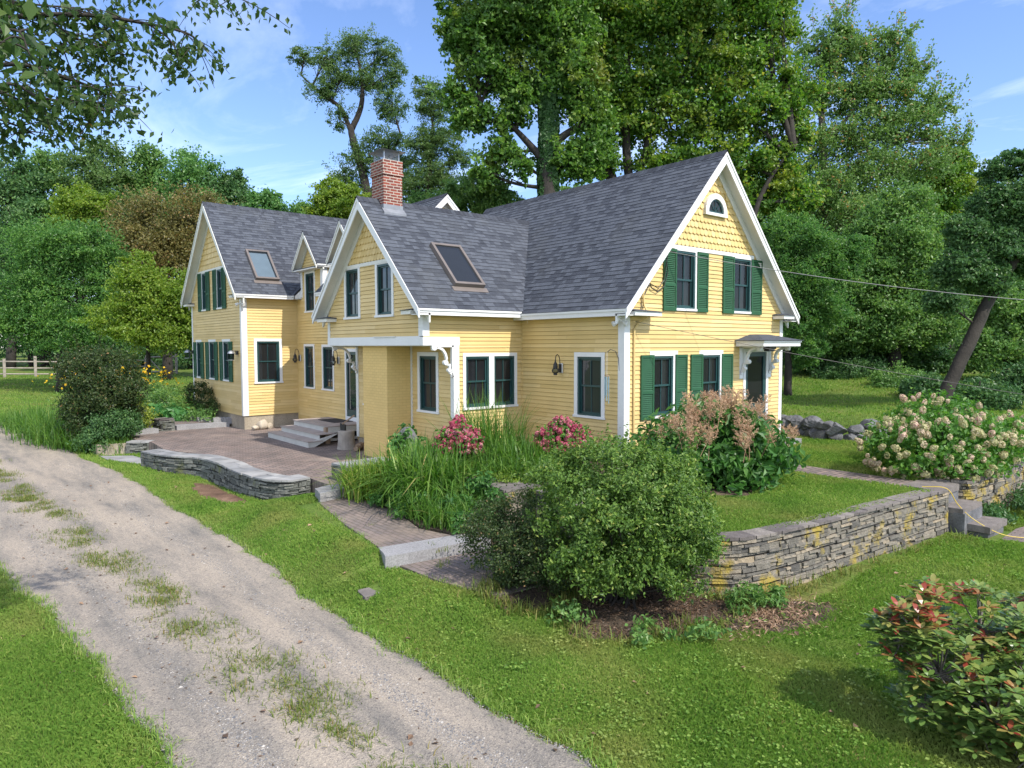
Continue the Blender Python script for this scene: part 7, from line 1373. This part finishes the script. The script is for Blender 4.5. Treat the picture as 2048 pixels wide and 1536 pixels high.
n = 420; x = rng.uniform(-12, 4, n); y = rng.uniform(-9.5, 10, n); P = np.stack([x, y, zg(x, y)+.045], 1); k = inframe(P); P = P[k & ~((P[:, 0] > -6.6) & (P[:, 1] > -5.8))]; V, F = leafmesh(P, .07, rng, 2.0, .7); mb = MB(); mb.addnp(V, F, rng.random(len(P))); tag(mb.build('fallen_leaves', LF['dryleaf']), 'brown fallen leaves scattered over lawn and drive', kind='stuff')
n = 5200; x = rng.normal(size=n)*.8-4.75; y = rng.normal(size=n)*.6-4.6; k = inpoly(x, y, MPOLY); P = np.stack([x[k], y[k], zg(x[k], y[k])+.035], 1); V, F = leafmesh(P, .05, rng, 1.5, .35); mb = MB(); mb.addnp(V, F, rng.random(len(P))*.6); tag(mb.build('mulch_chips', LF['dryleaf']), 'bark chips over the mulch bed', kind='stuff')
n = 1500; y = rng.uniform(-9.5, 12, n); x = np.where(rng.random(n) < .6, -9.58-.08*y+rng.normal(size=n)*.5, np.where(rng.random(n) < .5, xR(y), xL(y))+rng.normal(size=n)*.12); P = np.stack([x, y, zg(x, y)+.03], 1); P = P[inframe(P)]; V, F = leafmesh(P, .05, rng, 2.2, .3); mb = MB(); mb.addnp(V, F, rng.random(len(P))*.5); tag(mb.build('dry_litter', LF['dryleaf']), 'twigs and dry bits lying on the gravel', kind='stuff')
# gravel: loose stones on the drive
n = 220000; y = rng.uniform(-9.5, 14, n); q = rng.random(n); x = xL(y)*(1-q)+xR(y)*q; d = np.hypot(x-CAM[0], y-CAM[1]); k = rng.random(n) < np.clip((6/d)**1.4, 0, 1)*(.45+.55*np.sin(x*4+np.sin(y*.8))**2); x, y = x[k], y[k]; P = np.stack([x, y, zg(x, y)+.025], 1); P = P[inframe(P)]; n = len(P)
oct_ = np.array([(1, 0, 0), (0, 1, 0), (-1, 0, 0), (0, -1, 0), (0, 0, .7), (0, 0, -.5)], float); s = rng.uniform(.004, .011, (n, 1, 1))*(1+.8*(rng.random((n, 1, 1)) > .96)); V = P[:, None, :]+oct_[None]*s*rng.uniform(.6, 1.3, (n, 6, 1)); F8 = np.array([(0, 1, 4), (1, 2, 4), (2, 3, 4), (3, 0, 4)]); F = (np.arange(n)[:, None, None]*6+F8[None]).reshape(-1, 3); mb = MB(); mb.addnp(V.reshape(-1, 3), F, np.repeat(rng.random(n), 4))
M['pebble'] = attrmat('loose_gravel', [(0, (.09, .10, .115)), (.5, (.20, .19, .18)), (.9, (.30, .275, .245)), (1, (.46, .43, .39))], .9); tag(mb.build('loose_gravel', M['pebble']), 'loose gravel stones lying on the drive', kind='stuff')

# ------------------------------------------------------------------ branches hanging in at the upper left (tree stands left of the frame)
rng = np.random.default_rng(31)
tb = np.array([-14.2, -1.0, float(zg(-14.2, -1.0))]); root = thing('overhanging_tree', 'near tree whose leafy branches hang into the upper left corner', 'tree', tb); mb = MB()
mb.tube([tb-[0, 0, .2], tb+[.1, 0, 2], tb+[.2, -.1, 4.5], tb+[.5, -.2, 7]], [.26, .22, .18, .1], 10)
Lp, dirs = [], []
def branch(pts, r, nl, size_scale=1.0, side=.35, nsub=9):
    """leafy branch through world points; side twigs droop"""
    P = np.array(smooth(pts, 6)); mb.tube(P, np.linspace(r, r*.25, len(P)), 6, False)
    for k in range(nsub):
        i = int(len(P)*(.25+.75*k/nsub)); i = min(i, len(P)-1); a = P[i]; d = nrm(rng.normal(size=3)*[1, 1, .35]+[0, 0, -.25]); L = rng.uniform(.4, 1.0)*side*2.2; e = a+d*L+np.array([0, 0, -.12*L]); tw = bez(a, (a+e)/2+[0, 0, .05], e, 6); mb.tube(tw, [.006, .005, .004, .004, .003, .002], 4, False)
        for _ in range(nl):
            q = rng.random()**.7; j = q*5; i0 = min(int(j), 4); p = tw[i0]+(tw[i0+1]-tw[i0])*(j-i0); Lp.append(p+rng.normal(size=3)*[.05, .05, .03]+[0, 0, -.035])
tp = lambda z: tb+np.array([.2, -.1, z])
def PB(u, v, d): return PX(u, v, d)
branch([tp(3.9), PB(-250, 120, 6.2), PB(0, 40, 6.0), PB(170, 30, 6.0), PB(280, 45, 6.1), PB(370, 65, 6.3), PB(405, 90, 6.4)], .03, 8, side=.26, nsub=32)
branch([tp(3.5), PB(-250, 200, 6.0), PB(0, 130, 5.8), PB(110, 150, 5.9), PB(200, 180, 6.0), PB(220, 190, 6.1)], .028, 12, side=.30, nsub=34)
branch([tp(3.2), PB(-200, 260, 5.6), PB(0, 170, 5.6), PB(80, 195, 5.6), PB(170, 210, 5.7), PB(225, 225, 5.8)], .022, 15, side=.26, nsub=26)
branch([tp(4.2), PB(-200, 60, 6.4), PB(-20, 70, 6.2), PB(80, 90, 6.1), PB(150, 110, 6.2)], .02, 16, side=.34, nsub=30)
branch([tp(3.6), PB(-220, 160, 6.1), PB(-60, 160, 6.0), PB(40, 200, 6.0), PB(110, 215, 6.0)], .02, 15, side=.3, nsub=26)
branch([tp(4.6), PB(-220, -20, 6.1), PB(-40, 0, 6.0), PB(80, 10, 6.0), PB(190, 20, 6.0)], .02, 16, side=.34, nsub=32)
branch([tp(3.0), PB(-200, 300, 6.0), PB(-40, 240, 5.8), PB(30, 250, 5.8), PB(70, 270, 5.8)], .02, 15, side=.22, nsub=16)
branch([tp(4.6), PB(-200, 20, 6.5), PB(50, -40, 6.3), PB(200, -30, 6.3), PB(330, -25, 6.3), PB(430, -20, 6.4), PB(475, -5, 6.4)], .03, 10, side=.24, nsub=30)
branch([PB(100, 40, 6.0), PB(150, 75, 6.0), PB(215, 100, 6.0), PB(262, 112, 6.1)], .012, 9, side=.16, nsub=16)
branch([PB(300, 50, 6.2), PB(340, 80, 6.2), PB(360, 120, 6.2), PB(368, 138, 6.2)], .01, 12, side=.12, nsub=9)
branch([PB(-200, 200, 3.4), PB(-60, 90, 3.2), PB(30, 60, 3.2), PB(60, 110, 3.2)], .012, 5, side=.12, nsub=8)
P = np.array(Lp); P = np.concatenate([P, (P+rng.normal(size=P.shape)*[.07, .07, .05])[::3]]); V, F = leafmesh(P, .075, rng, .15, .58, fold=.06, droop=.9); mb.build('trunk', M['bark'], root, True); c = MB(); c.addnp(V, F, np.clip(rng.normal(size=len(P))*.2+.45, 0, 1))
V, F = leafmesh(np.array([PB(35, 130, 2.4), PB(60, 150, 2.4), PB(8, 165, 2.4), PB(10, 60, 2.5), PB(60, 20, 2.6), PB(15, 20, 2.5)]), .07, rng, .5, .6, fold=.06, droop=.6); c.addnp(V, F, np.full(6, .7)); c.build('crown', LF['overhang'], root)
